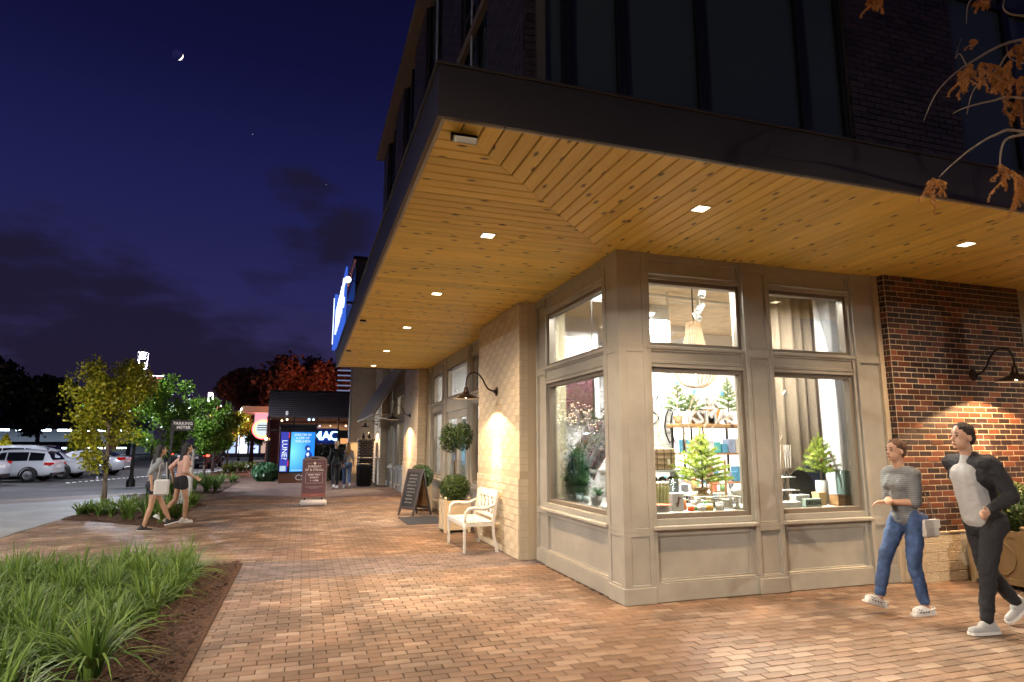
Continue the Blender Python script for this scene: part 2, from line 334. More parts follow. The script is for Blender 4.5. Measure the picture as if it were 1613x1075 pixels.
# ================================================================== GROUND
def sheet(name,pts,z,m,kind='structure',th=0):
    mb=MB(); mb.add([(x,y,z) for x,y in pts],[tuple(range(len(pts)))]); o=mb.build(name,m); return tag(o,kind=kind)
def brickpave(name,c1,c2,mort):
    m=bpy.data.materials.new(name); m.use_nodes=True; t=m.node_tree;n=t.nodes;l=t.links;b=n['Principled BSDF'];b.inputs['Roughness'].default_value=.7
    tc=n.new('ShaderNodeTexCoord'); br=n.new('ShaderNodeTexBrick'); l.new(tc.outputs['Object'],br.inputs[0])
    br.inputs['Scale'].default_value=1; br.inputs['Brick Width'].default_value=.2; br.inputs['Row Height'].default_value=.1; br.inputs['Mortar Size'].default_value=.006
    br.inputs['Color1'].default_value=(*c1,1); br.inputs['Color2'].default_value=(*c2,1); br.inputs['Mortar'].default_value=(*mort,1)
    nz=n.new('ShaderNodeTexNoise'); l.new(tc.outputs['Object'],nz.inputs[0]); nz.inputs['Scale'].default_value=1.4; nz.inputs['Detail'].default_value=8
    mr=n.new('ShaderNodeMapRange'); l.new(nz.outputs[0],mr.inputs[0]); mr.inputs[1].default_value=.4; mr.inputs[2].default_value=.62; mr.inputs[3].default_value=.72
    mm=n.new('ShaderNodeMixRGB'); mm.blend_type='MULTIPLY'; mm.inputs[0].default_value=1; l.new(br.outputs[0],mm.inputs[1]); l.new(mr.outputs[0],mm.inputs[2]); l.new(mm.outputs[0],b.inputs['Base Color'])
    bp=n.new('ShaderNodeBump'); bp.inputs['Strength'].default_value=.5; bp.inputs['Distance'].default_value=.01; iv=n.new('ShaderNodeMath'); iv.operation='SUBTRACT'; iv.inputs[0].default_value=1; l.new(br.outputs['Fac'],iv.inputs[1]); l.new(iv.outputs[0],bp.inputs['Height']); l.new(bp.outputs[0],b.inputs['Normal']); return m
sheet('ground',[(-3000,-3000),(3000,-3000),(3000,3000),(-3000,3000)],-.06,M['asphalt'])
sheet('drive_lane',[(-20,-30),(-4.95,-30),(-4.95,25.5),(-20,17.5)],-.035,M['concrete'])
sheet('paver_crossing_band',[(-20,11),(-4.95,24.2),(-4.95,25.5),(-20,17.5)],-.031,brickpave('band_paving',(.11,.065,.045),(.15,.09,.06),(.05,.035,.03)))
sheet('walkway',[(-4.95,21.0),(3.6,21.0),(3.6,33.4),(-1.85,33.4),(-1.85,75),(-4.95,75)],0,brickpave('walkway_paving',(.34,.21,.15),(.24,.15,.11),(.09,.06,.045)))
tag(MB().box(-5.05,-30,-.06,-4.95,75,.006,b=.01).build('kerb',M['concrete']),kind='structure')
pav=MB(); pav.box(-4.95,-3,-.09,11.5,21.0,-.016); pav=tag(pav.build('pavement',M['joint']),kind='structure')
# paver units, running bond with the long side across the street
def pave_unit(lx,ly,h=.016,g=.0035,b=.004):
    x,y=lx/2-g,ly/2-g
    vs=[(-x,-y,-h),(x,-y,-h),(x,y,-h),(-x,y,-h),(-x,-y,-b),(x,-y,-b),(x,y,-b),(-x,y,-b),(-x+b,-y+b,0),(x-b,-y+b,0),(x-b,y-b,0),(-x+b,y-b,0)]
    fs=[(8,9,10,11)]+[(i,(i+1)%4,(i+1)%4+4,i+4) for i in range(4)]+[(i+4,(i+1)%4+4,(i+1)%4+8,i+8) for i in range(4)]
    return vs,fs
BED1=[(-5.0,-3),(-.72,-3),(-.72,9.74),(-5.0,9.74)]
BED2=[(-4.95,16.5),(-3.5,15.5),(-2.55,14.3),(-2.55,19.6),(-4.95,19.6)]
def inbed(x,y):
    if x<-.70 and y<9.76: return True
    if -5<x<-2.53 and y<19.62 and y>14.3 and (y-14.3)>(-2.55-x)*.92: return True
    return False
def inbld(x,y): return (x>3.2 and y>6.02) or (x>3.02 and y>8.75)
units=[]; r=0; y=-2.95
while y<20.98:
    off=.1*(r%2); x=-4.85+off
    grey=(8.43<y<9.72) or (17.75<y<19.05)
    while x<11.4:
        if y<9.73 and x-.1<-.712<x+.099: units.append(((x+.1-.712)/2,y,grey,x+.1+.712))
        elif not inbed(x,y) and not inbld(x,y) and not (y>9.9 and x>3.3): units.append((x,y,grey,.2))
        x+=.2
    y+=.1; r+=1
units.sort(key=lambda u:(1000 if u[3]<.2 else 0)+(u[0]-3)**2*.25+(u[1]-4.4)**2 + (100 if u[1]<3.6 else 0))
uv,uf=pave_unit(.2,.1); pm={}
for g in (0,1):
    me=bpy.data.meshes.new('paver'); me.from_pydata(uv,[],uf); me.materials.append(M['paver_grey' if g else 'paver']); pm[g]=me
for (x,y,g,_w) in units[:300]:
    o=inst('paver',pm[int(g)],pav,(x,y,random.gauss(0,.0012)),color=(random.random(),0,0,1)); o.rotation_euler=(random.gauss(0,.006),random.gauss(0,.006),random.gauss(0,.008))
rest=MB()
for (x,y,g,w_) in units[300:]:
    if w_<.03: continue
    kx=(w_/2-.0035)/(.1-.0035)
    dz=random.gauss(0,.0012); a=random.gauss(0,.008); sx=random.gauss(0,.006); sy=random.gauss(0,.006)
    rest.add([(x+p[0]*kx-a*p[1],y+p[1]+a*p[0]*kx,p[2]+dz+sx*p[1]+sy*p[0]) for p in uv],uf,int(g),random.random())
tag(rest.build('paver_field',[M['paver'],M['paver_grey']],pav,tint=True),kind='stuff')
def bedmesh(name,poly):
    xs=[p[0] for p in poly]; ys=[p[1] for p in poly]; bm=bmesh.new()
    vs=[bm.verts.new((x,y,-.012)) for x,y in poly]; bm.faces.new(vs)
    bmesh.ops.triangulate(bm,faces=bm.faces); bmesh.ops.subdivide_edges(bm,edges=bm.edges,cuts=18,use_grid_fill=True)
    bmesh.ops.subdivide_edges(bm,edges=[e for e in bm.edges if e.calc_length()>.12],cuts=2,use_grid_fill=True)
    for v in bm.verts:
        v.co.z+=(.030+random.uniform(-.012,.02)) if not v.is_boundary else .004
    me=bpy.data.meshes.new(name); bm.to_mesh(me); bm.free(); me.materials.append(M['mulch']); o=bpy.data.objects.new(name,me); col.objects.link(o); return tag(o,kind='structure')
bedmesh('planting_bed',BED1); bedmesh('planting_bed',BED2)
bedmesh('planting_bed',[(-4.95,23.5),(-2.6,23.5),(-2.6,31),(-4.95,31)]); bedmesh('planting_bed',[(-4.95,40),(-3,40),(-3,50),(-4.95,50)])
chips=[]
for _ in range(5200):
    if random.random()<.75: x,y=random.uniform(-1.6,-.74),random.uniform(2.5,9.7)
    else: x,y=random.uniform(-4.9,-2.6),random.uniform(14.4,19.5)
    if not inbed(x,y): continue
    a=random.uniform(0,6.28); l_=random.uniform(.012,.045); w_=random.uniform(.004,.011); t=random.uniform(-.4,.4); z=random.uniform(.022,.05)
    dx,dy=math.cos(a)*l_,math.sin(a)*l_; ex,ey=-math.sin(a)*w_,math.cos(a)*w_
    chips.append([(x-dx-ex,y-dy-ey,z-t*l_),(x+dx-ex,y+dy-ey,z+t*l_),(x+dx+ex,y+dy+ey,z+t*l_+.003),(x-dx+ex,y-dy+ey,z-t*l_+.003)])
tag(quads('bark_chips',chips,M['mulch']),'scattered shredded bark chips covering the planting beds','mulch',kind='stuff')

# ================================================================== CORNER BUILDING
bld=thing('corner_building','corner shop building with dark brick upper floors, timber lined canopy and taupe panelled storefront','building',(6.5,11,0))
PX,PY=3.156,5.975
def fb(mb,face,u0,u1,z0,z1,d0,d1,mi=0,b=0,P=None,t=0):
    if face=='R': P=PY if P is None else P; mb.box(u0,P-d0,z0,u1,P-d1,z1,mi,t,b)
    else: P=PX if P is None else P; mb.box(P-d0,u0,z0,P-d1,u1,z1,mi,t,b)
def panel(mb,face,u0,u1,z0,z1,s=.06,dep=.028,d=0,P=None,sb=None,st=None,inner=True):
    sb=s if sb is None else sb; st=s if st is None else st
    fb(mb,face,u0,u0+s,z0,z1,d-.09,d,P=P,b=.003); fb(mb,face,u1-s,u1,z0,z1,d-.09,d,P=P,b=.003)
    fb(mb,face,u0+s,u1-s,z0,z0+sb,d-.09,d-.0015,P=P,b=.003); fb(mb,face,u0+s,u1-s,z1-st,z1,d-.09,d-.0015,P=P,b=.003)
    fb(mb,face,u0+s,u1-s,z0+sb,z1-st,d-.10,d-dep,P=P)
    if inner:                                   # bead moulding inside the panel
        m=.014; a,b_,c,e=u0+s,u1-s,z0+sb,z1-st
        fb(mb,face,a,a+m,c,e,d-dep-.002,d-dep+.014,P=P,b=.004); fb(mb,face,b_-m,b_,c,e,d-dep-.002,d-dep+.014,P=P,b=.004)
        fb(mb,face,a+m,b_-m,c,c+m,d-dep-.002,d-dep+.013,P=P,b=.004); fb(mb,face,a+m,b_-m,e-m,e,d-dep-.002,d-dep+.013,P=P,b=.004)
def pilaster(face,u0,u1,d=0,P=None,ztop=3.729,s=.055):
    mb=MB(); q=.07
    panel(mb,face,u0,u1,.02,.70,s,d=d,P=P,sb=.17,st=.035); fb(mb,face,u0-.002,u1+.002,.004,.165,d-.09,d+.012,P=P,b=.004)
    panel(mb,face,u0,u1,.70,2.645,s,d=d,P=P,sb=.05,st=.045); panel(mb,face,u0,u1,2.645,ztop,s,d=d,P=P,sb=.05,st=.12)
    return mb.build('pilaster',M['trim'],bld,world=True)
def window(face,u0,u1,g0,g1,d=-.02,P=None,z=(.88,2.40),tz=(2.73,3.40),ztop=3.729,transom=True,apron=True):
    """opening u0..u1 filled with apron panel, sill, window, rail panel, transom and head; glass g0..g1"""
    if apron:
        mb=MB(); panel(mb,face,u0,u1,.18,.715,.06,.03,d=d-.02,P=P,sb=.03,st=.06); fb(mb,face,u0,u1,.004,.19,d-.1,d+.005,P=P,b=.004); fb(mb,face,u0,u1,.19,.207,d-.1,d-.004,P=P,b=.005)
        mb.build('apron_panel',M['trim'],bld,world=True)
    root=MB(); f=.045
    for (a,b_) in ((z[0],z[1]),(tz[0],tz[1])) if transom else ((z[0],z[1]),):
        fb(root,face,u0,g0-f,a-.13,b_+.09,d-.12,d-.012,P=P,b=.003); fb(root,face,g1+f,u1,a-.13,b_+.09,d-.12,d-.012,P=P,b=.003)
        fb(root,face,g0-f,g1+f,b_+f,b_+.09,d-.12,d-.013,P=P,b=.003)
    fb(root,face,u0,u1,2.487,2.5,d-.12,d,P=P,b=.003)
    fr=root.build('window_frame',M['trim'],bld,world=True)
    k=MB()
    for (a,b_) in ((z[0],z[1]),(tz[0],tz[1])) if transom else ((z[0],z[1]),):
        fb(k,face,g0-f,g0,a-.05,b_+f,d-.15,d-.05,P=P,b=.003); fb(k,face,g1,g1+f,a-.05,b_+f,d-.15,d-.05,P=P,b=.003)
        fb(k,face,g0,g1,b_,b_+f,d-.15,d-.051,P=P,b=.003); fb(k,face,g0,g1,a-.05,a,d-.15,d-.051,P=P,b=.003)
        g=MB(); fb(g,face,g0-.004,g1+.004,a-.004,b_+.004,d-.112,d-.104,P=P); g.build('pane',M['glass'],fr,world=True)
    k.build('sash',M['trim_dark'],fr,world=True)
    s=MB(); fb(s,face,u0-.01,u1+.01,.722,.765,d-.10,d+.055,P=P,b=.008); fb(s,face,u0,u1,.765,z[0]-.05,d-.12,d-.01,P=P,b=.004)
    if apron: s.build('sill',M['trim'],fr,world=True)
    if transom:
        r_=MB(); panel(r_,face,u0,u1,2.5,2.64,.045,.02,d=d-.004,P=P,sb=.02,st=.02,inner=False); fb(r_,face,u0,u1,2.642,2.684,d-.12,d+.012,P=P,b=.006); r_.build('rail_panel',M['trim'],fr,world=True)
        h=MB(); panel(h,face,u0,u1,3.50,ztop,.045,.025,d=d-.004,P=P,sb=.03,st=.07,inner=False); h.build('head_panel',M['trim'],fr,world=True)
    return fr
# corner post: chamfered core with a panelled face to each street
c=MB(); c.prism([(PX+.012,PY+.09),(PX+.09,PY+.012),(PX+.4,PY+.012),(PX+.4,PY+.1),(PX+.1,PY+.1),(PX+.1,PY+.4),(PX+.012,PY+.4)],.01,3.728,'z'); fixn(c.build('corner_post',M['trim'],bld,world=True))
pilaster('R',3.159,3.51); pilaster('L',PY+.001,6.33)
window('R',3.51,4.79,3.56,4.74); pilaster('R',4.79,5.17); window('R',5.17,6.42,5.21,6.34); pilaster('R',6.42,6.845)
window('L',6.33,8.27,6.39,8.18); pilaster('L',8.27,8.70,d=-.06)
# bay between the piers (plane x = 3.2) and the bay beyond
for y0,P in ((11.03,3.24),(20.05,3.24)):
    pilaster('L',y0,y0+.33,P=P); window('L',y0+.33,y0+1.75,y0+.42,y0+1.66,P=P); pilaster('L',y0+1.75,y0+1.97,P=P,s=.04)
    pilaster('L',y0+4.12,y0+4.55,P=P); window('L',y0+4.55,y0+6.0,y0+4.64,y0+5.9,P=P); pilaster('L',y0+6.0,y0+6.45,P=P)
y0=11.03
tf=MB(); fb(tf,'L',13.0,15.15,3.45,3.729,-.12,-.02,P=3.24); fb(tf,'L',13.0,15.15,2.38,2.72,-.12,-.02,P=3.24,b=.004); tf.build('door_head',M['trim'],bld,world=True)
tr=MB(); fb(tr,'L',13.0,13.06,2.72,3.45,-.14,-.05,P=3.24); fb(tr,'L',15.09,15.15,2.72,3.45,-.14,-.05,P=3.24); fb(tr,'L',13.06,15.09,3.40,3.45,-.14,-.05,P=3.24); fb(tr,'L',13.06,15.09,2.72,2.76,-.14,-.05,P=3.24)
tr=tr.build('transom_window',M['trim_dark'],bld,world=True); g=MB(); fb(g,'L',13.06,15.09,2.76,3.40,-.11,-.10,P=3.24); g.build('pane',M['glass'],tr,world=True)
for (a,b_,hy) in ((13.02,14.07,14.0),(14.08,15.13,14.16)):
    d=MB(); fb(d,'L',a,a+.11,.02,2.37,-.13,-.07,P=3.24,b=.004); fb(d,'L',b_-.11,b_,.02,2.37,-.13,-.07,P=3.24,b=.004); fb(d,'L',a+.11,b_-.11,2.22,2.37,-.13,-.071,P=3.24,b=.004); fb(d,'L',a+.11,b_-.11,.02,.27,-.13,-.071,P=3.24,b=.004)
    d=d.build('door',M['trim'],bld,world=True); g=MB(); fb(g,'L',a+.11,b_-.11,.27,2.22,-.105,-.097,P=3.24); g.build('pane',M['glass'],d,world=True)
    h=MB(); h.tube([(3.24+.07,hy,.95),(3.24+.02,hy,.95),(3.24+.02,hy,1.25),(3.24+.07,hy,1.25)],.011,8); h.build('handle',M['lamp_metal'],d,world=True,smooth=True)
# second bay door is a wide shop window
window('L',22.02,24.17,22.1,24.08,P=3.24)
# cores behind the storefront so that no light leaks round it
core=MB(); core.box(3.26,6.06,3.731,11.4,6.2,4.62); core.box(3.26,6.2,3.731,3.40,31,5.9); core.box(6.78,5.96,0,9.36,6.2,3.731)
for a,b_ in ((8.73,11.03),(17.5,20.03),(26.4,28.95)): core.box(3.0,a+.01,0,3.42,b_-.01,5.9 if a>12 else 3.70)
core.box(3.5,28.95,0,11.4,29.2,5.9); core.box(11.3,6.1,0,11.45,29,4.62)
core.build('inner_wall',M['pmortar'],bld,world=True)

# bricks ------------------------------------------------------------
def brick_run(face,u0,u1,z0,z1,P,L_,H_,dep,t0,shift=0,joint=.010):
    out=[]; n=int(round((z1-z0)/H_))
    for r_ in range(n):
        zz=z0+r_*H_; u=u0-(L_/2 if (r_+shift)%2 else 0)
        while u<u1-.02:
            a=max(u,u0); b_=min(u+L_-joint,u1)
            if b_-a>.03: out.append((a,b_,zz,zz+H_-joint))
            u+=L_
    return out
def bricks(runs,mats_,parent,single=0,name='brick',dep=.01,seed=1):
    """runs: list of (face,P,a,b,z0,z1)"""
    rr=random.Random(seed); me={}; mb=MB(); cnt=0
    for (face,P,a,b_,z0,z1) in runs:
        d=dep+rr.gauss(0,.0012)
        key=(face,round(b_-a,3),round(z1-z0,3))
        if cnt<single:
            if key not in me:
                q=MB(); w_=(b_-a)/2; h=(z1-z0)/2
                (q.box(-w_,-dep,-h,w_,.03,h,b=.003) if face=='R' else q.box(-dep,-w_,-h,.03,w_,h,b=.003)); m_=bpy.data.meshes.new('brick'); m_.from_pydata(q.v,[],q.f); m_.materials.append(mats_); me[key]=m_
            c_=((a+b_)/2,P-d+dep,(z0+z1)/2) if face=='R' else (P-d+dep,(a+b_)/2,(z0+z1)/2)
            off=WL[parent.name]; inst(name,me[key],parent,Vector(c_)-off,color=(rr.random(),0,0,1)); cnt+=1
        else:
            fb(mb,face,a,b_,z0,z1,-.03,d,P=P,t=rr.random(),b=.003)
    if mb.v: tag(mb.build('brick_field',mats_,parent,world=True,tint=True),kind='stuff')
# right hand dark brick wall over a painted brick base
BX0,BX1,BY=6.86,9.25,5.875
wl=MB(); wl.box(BX0-.004,BY-.005,.57,BX1,6.0,3.729); wl=wl.build('brick_wall',M['mortar'],bld,world=True)
rn=[('R',BY,*q) for q in brick_run('R',BX0,BX1,.575,3.727,BY,.2032,.0687,.01,0)]
rn.sort(key=lambda q:abs((q[4]+q[5])/2-1.75))
rl=[('L',BX0,*q) for q in brick_run('L',BY+.001,5.975,.575,3.727,BX0,.12,.0687,.01,0)]
bricks(rn,M['brick'],wl,300,seed=3); bricks(rl,M['brick'],wl,0,seed=4)
def painted(face,u0,u1,z0,z1,P,parent_box,single,seed,ret=None,L_=.406,H_=.1016,groove=None):
    mb=MB(); mb.box(*parent_box); w_=mb.build('painted_brick_pier',M['pmortar'],bld,world=True)
    rn=[]
    for q in brick_run(face,u0,u1,z0,z1,P,L_,H_,.01,0,joint=.007):
        if groove and q[2]<groove<q[3]+.003: continue
        rn.append((face,P-(.018 if groove and q[2]<groove else 0),*q))
    bricks(rn,M['pbrick'],w_,single,seed=seed,dep=.006)
    if ret:
        f2,P2,a,b_=ret; bricks([(f2,P2,*q) for q in brick_run(f2,a,b_,z0,z1,P2,L_,H_,.01,0,shift=1,joint=.007) if not(groove and q[2]<groove<q[3]+.003)],M['pbrick'],w_,0,seed=seed+1,dep=.006)
    return w_
painted('R',BX0,BX1,.005,.565,BY-.015,(BX0-.0,BY-.0185,0,BX1,6.0,.569),60,5,ret=('L',BX0,BY-.014,5.975),H_=.112)
bh=MB(); bh.box(BX0-.004,BY-.03,.555,BX1,BY+.02,.575,b=.004); bh.build('wall_ledge',M['pbrick'],bld,world=True)
painted('L',8.735,11.02,.005,3.70,2.973,(2.9698,8.7375,0,3.2,11.014,3.715),300,6,ret=('R',8.741,2.973,3.1),groove=1.17)
painted('L',17.5,20.03,.005,5.9,2.973,(2.9698,17.5025,0,3.2,20.024,5.9),0,8,ret=('R',17.506,2.973,3.2),groove=1.17)
painted('L',26.4,28.9,.005,5.9,2.973,(2.9698,26.4025,0,3.2,28.894,5.9),0,9,ret=('R',26.406,2.973,3.2),groove=1.17)
for a,b_ in ((8.741,11.01),(17.51,20.02),(26.41,28.9)):   # recessed string course between painted courses
    gm=MB(); gm.box(2.985,a,1.12,3.0,b_,1.22); gm.build('string_course',M['pmortar'],bld,world=True)
painted('R',1.95,3.2,.005,6.9,29.0,(1.954,28.997,0,3.5,29.3,6.9),0,10,H_=.1016)
jp=MB(); jp.box(1.86,28.97,0,1.95,29.3,6.9,b=.005); jp.build('corner_board',M['trim'],bld,world=True)
# right of the brick wall the next storefront begins
pilaster('R',9.26,9.62,d=.03); window('R',9.62,11.0,9.7,10.92)

# canopy ------------------------------------------------------------
CX,CY,CZ,CT=.732,3.77,3.73,4.085; YE,XE=17.86,14.0
can=MB()
can.box(CX-.012,CY-.012,CZ-.012,CX+.02,YE,CT); can.box(CX+.02,CY-.012,CZ-.012,XE,CY+.02,CT); can.box(CX+.02,YE-.03,CZ-.012,3.3,YE,CT)
can.box(CX-.03,CY-.03,CT,CX+.16,YE+.01,CT+.022,b=.004); can.box(CX+.16,CY-.03,CT,XE,CY+.14,CT+.0215,b=.004)
can.box(CX+.02,CY+.02,CZ+.04,3.4,YE-.03,CT-.01,mi=1); can.box(3.4,CY+.02,CZ+.04,XE,6.1,CT-.012,mi=1)
can=can.build('canopy',[M['fascia'],M['gap']],bld,world=True)
et=MB(); t_=.028
et.box(CX+.021,CY+.021,CZ-.008,CX+.021+t_,YE-.031,CZ+.012,b=.003); et.box(CX+.021+t_,CY+.021,CZ-.008,XE,CY+.021+t_,CZ+.0115,b=.003)
et.build('edge_trim',M['trim'],can,world=True)
sc_=MB()
for k in range(24): sc_.sph((CX+.006,CY+.4+k*.6,CZ-.004+.0),(.009,.009,.006),6); 
for k in range(16): sc_.sph((CX+.45+k*.62,CY+.006,CZ-.014),(.009,.009,.006),6)
sc_.build('screw_heads',M['black'],can,world=True)
W_=.1385; X0=CX+.05; Y0=CY+.05
off=WL[can.name]
def plank(p0,length,dirx,cut):     # plank with local x along its length; mitre cut on one end
    g=.003; w_=W_-g*2; h=.019; b=.004; c_=cut
    def sec(xa,xb,y,z): return (xa,y,z),(xb,y,z)
    # bottom face at z=0, top at z=h ; y across
    ys=[0,b,w_-b,w_]; vs=[];
    for y_,z_ in ((0,h),(0,b),(b,0),(w_-b,0),(w_,b),(w_,h)):
        vs.append((0+ (y_+g)*c_ ,y_,z_)); 
    for y_,z_ in ((0,h),(0,b),(b,0),(w_-b,0),(w_,b),(w_,h)):
        vs.append((length,y_,z_))
    n=6; fs=[(i,i+1,i+1+n,i+n) for i in range(5)]+[(0,n,2*n-1,n-1),tuple(range(n-1,-1,-1)),tuple(range(n,2*n))]
    me=bpy.data.meshes.new('plank'); me.from_pydata(vs,[],fs); me.materials.append(M['wood'])
    o=bpy.data.objects.new('plank',me); col.objects.link(o); o.parent=can; o.location=Vector(p0)-off; o.rotation_euler.z=dirx; return o
k=0; yy=Y0
while yy<YE-.04:                   # left arm: boards across, running from the mitre (x) to the street edge
    w1=min(W_,YE-.035-yy)
    xm=min(X0+(yy-Y0),3.36)        # mitre x at board start
    L1=xm-X0
    g=.0052
    # board occupies y in [yy,yy+W_], x from X0 to mitre line x=X0+(y-Y0)
    b=.006;h=.019; xm0=min(X0+(yy+g-Y0),3.36)-.002; xm1=min(X0+(yy+W_-g-Y0),3.36)-.002
    vs=[];pr=((0+g,h),(0+g,b),(g+b,0),(W_-g-b,0),(W_-g,b),(W_-g,h))
    for y_,z_ in pr: vs.append((0,y_,z_))
    for y_,z_ in pr: vs.append(((xm0+(xm1-xm0)*(y_-g)/(W_-2*g))-X0,y_,z_))
    me=bpy.data.meshes.new('plank'); me.from_pydata(vs,[],[(i+6,i+7,i+1,i) for i in range(5)]+[(5,11,6,0),tuple(range(6)),tuple(range(11,5,-1))]); me.materials.append(M['wood'])
    inst('plank',me,can,Vector((X0,yy,CZ))-off,); yy+=W_; k+=1
xx=X0
while xx<XE-.2:                    # right arm: boards run away from the edge (local x along the board)
    g=.0052;b=.006;h=.019; e0=min(Y0+(xx+g-X0),6.25)-.002; e1=min(Y0+(xx+W_-g-X0),6.25)-.002
    pr=((g,h),(g,b),(g+b,0),(W_-g-b,0),(W_-g,b),(W_-g,h)); vs=[]
    for y_,z_ in pr: vs.append((0,-y_,z_))
    for y_,z_ in pr: vs.append(((e0+(e1-e0)*(y_-g)/(W_-2*g))-Y0,-y_,z_))
    me=bpy.data.meshes.new('plank'); me.from_pydata(vs,[],[(i,i+1,i+7,i+6) for i in range(5)]+[(0,6,11,5),tuple(range(5,-1,-1)),tuple(range(6,12))]); me.materials.append(M['wood'])
    o=inst('plank',me,can,Vector((xx,Y0,CZ))-off); o.rotation_euler.z=math.pi/2; xx+=W_
M['lens']=emat('lamp_lens',(1,.80,.50),9)
# recessed downlights
dl_pos=[(1.69,y) for y in (5.97,8.62,11.36,14.4,17.25)]+[(3.33,4.65),(6.65,4.65),(9.97,4.65),(13.2,4.65)]
DL=[]
for i,(x,y) in enumerate(dl_pos):
    f=MB(); a=.075
    f.box(x-a,y-a,CZ-.008,x+a,y-a+.014,CZ+.001); f.box(x-a,y+a-.014,CZ-.008,x+a,y+a,CZ+.001); f.box(x-a,y-a+.014,CZ-.008,x-a+.014,y+a-.014,CZ+.001); f.box(x+a-.014,y-a+.014,CZ-.008,x+a,y+a-.014,CZ+.001)
    f=f.build('downlight',M['white'],can,world=True); l_=MB().box(x-.06,y-.06,CZ-.005,x+.06,y+.06,CZ+.0005); l_.build('lens',M['lens'],f,world=True)
    lo=light('downlight_beam','SPOT',(x,y,CZ-.03),350,(1,.70,.43),spot_size=R(130),spot_blend=1.0,shadow_soft_size=.06); lo.parent=f; lo.location=Vector((x,y,CZ-.03))-WL[f.name]; DL.append(lo)
# little floodlight and two brackets at the canopy edge
fl=thing('floodlight','small square floodlight tucked under the outer corner of the canopy','floodlight',(.95,3.95,3.675))
mb=MB(); mb.box(-.10,-.07,-.03,.10,.07,.03,b=.01,X=Matrix.Rotation(R(28),3,'X')); mb.build('housing',mat('flood_housing',(.55,.50,.40),.5),fl)
mb=MB(); mb.box(-.12,.02,.0,-.105,.06,.07); mb.box(.105,.02,0,.12,.06,.07); mb.box(-.12,.02,.055,.12,.06,.07); mb.build('bracket',M['black'],fl); fl.scale=(.78,.78,.78)
for i,(yy,lb) in enumerate(((10.9,'nearer of two small black clips on the street edge of the canopy soffit'),(14.6,'farther of two small black clips on the street edge of the canopy soffit'))):
    t=thing('cable_clip',lb,'clip',(.86,yy,3.70),group='clips on the canopy edge'); MB().box(-.05,-.03,0,.05,.03,.03,b=.006).build('base',M['black'],t); MB().box(-.03,-.012,-.02,.10,.012,0,b=.004).build('tongue',M['white'],t)

# upper floors --------------------------------------------------------
UX,UY,UT=1.644,4.684,9.2
up=MB(); up.box(UX+.21,UY+.21,CT-.02,14,15.75,UT); up=up.build('upper_wall',M['mortar'],bld,world=True)
# brick piers on the right-hand street front
def ubrick(x0,x1,seed,single=0,face='R'):
    if face=='R': rn=[('R',UY,*q) for q in brick_run('R',x0,x1,4.1,UT-.1,UY,.2032,.0687,.01,0)]; mb=MB(); mb.box(x0+.005,UY+.006,CT,x1-.005,UY+.2,UT)
    else: rn=[('L',UX,*q) for q in brick_run('L',x0,x1,4.1,UT-.1,UX,.2032,.0687,.01,0)]; mb=MB(); mb.box(UX+.006,x0+.005,CT,UX+.2,x1-.005,UT)
    rn.sort(key=lambda q:q[4]); w_=mb.build('brick_pier',mat('dark_mortar',(.10,.08,.065),.95),bld,world=True); bricks(rn,M['brickb'],w_,single,seed=seed)
ubrick(5.28,6.86,11,300); ubrick(10.8,12.3,12); ubrick(1.65,1.74,13)
for k,(a,b_) in enumerate(((4.69,5.86),(7.1,8.3),(9.7,10.9),(12.3,13.5),(14.9,15.75))): ubrick(a,b_,20+k,0,'L')
rl=[('L',5.28,*q) for q in brick_run('L',UY+.001,UY+.12,4.1,UT-.1,5.28,.12,.0687,.01,0)]
def uwin(face,segs,P):
    for (a,b_) in segs:
        f=MB(); t=.055
        fb(f,face,a,a+t,CT+.02,UT,-.2,-.04,P=P,b=.004); fb(f,face,b_-t,b_,CT+.02,UT,-.2,-.04,P=P,b=.004)
        for z_ in (CT+.02,6.85,UT-.08): fb(f,face,a+t,b_-t,z_,z_+.08,-.2,-.045,P=P,b=.004)
        f=f.build('upper_window',M['black'],bld,world=True); g=MB(); fb(g,face,a+t,b_-t,CT+.1,6.85,-.115,-.09,P=P); fb(g,face,a+t,b_-t,6.93,UT-.08,-.115,-.09,P=P); g.build('pane',M['dglass'],f,world=True)
uwin('R',((1.745,2.08),(2.08,2.63),(2.63,3.50),(3.50,4.72),(4.72,5.275)),UY)
uwin('R',((6.865,7.9),(7.9,9.2),(9.2,10.795)),UY)
uwin('L',((5.865,6.48),(6.48,7.095),(8.305,9.0),(9.0,9.695),(10.905,11.6),(11.6,12.295),(13.505,14.2),(14.2,14.895)),UX)
M['ledge']=mat('bronze_ledge',(.16,.10,.065),.6,var=.1)
lg=MB(); lg.box(UX-.05,UY+.0,6.30,UX+.02,15.75,6.40,b=.004); lg.build('belt_course',M['ledge'],bld,world=True)
lg=MB(); lg.box(UX-.20,UY-.22,9.02,UX+.1,15.95,9.16,b=.006); lg.box(UX+.1,UY-.22,9.02,14,UY+.1,9.158,b=.006); lg.box(UX+.02,UY+.0,9.16,14,15.75,9.5); lg.build('roof_eave',M['ledge'],bld,world=True)
dp=MB(); dp.tube([(UX-.03,8.6,4.1),(UX-.03,8.6,9.0)],.02,8); dp.tube([(UX-.03,6.45,4.1),(UX-.03,6.45,9.0)],.012,8); dp.build('conduit',M['steel'],bld,world=True)

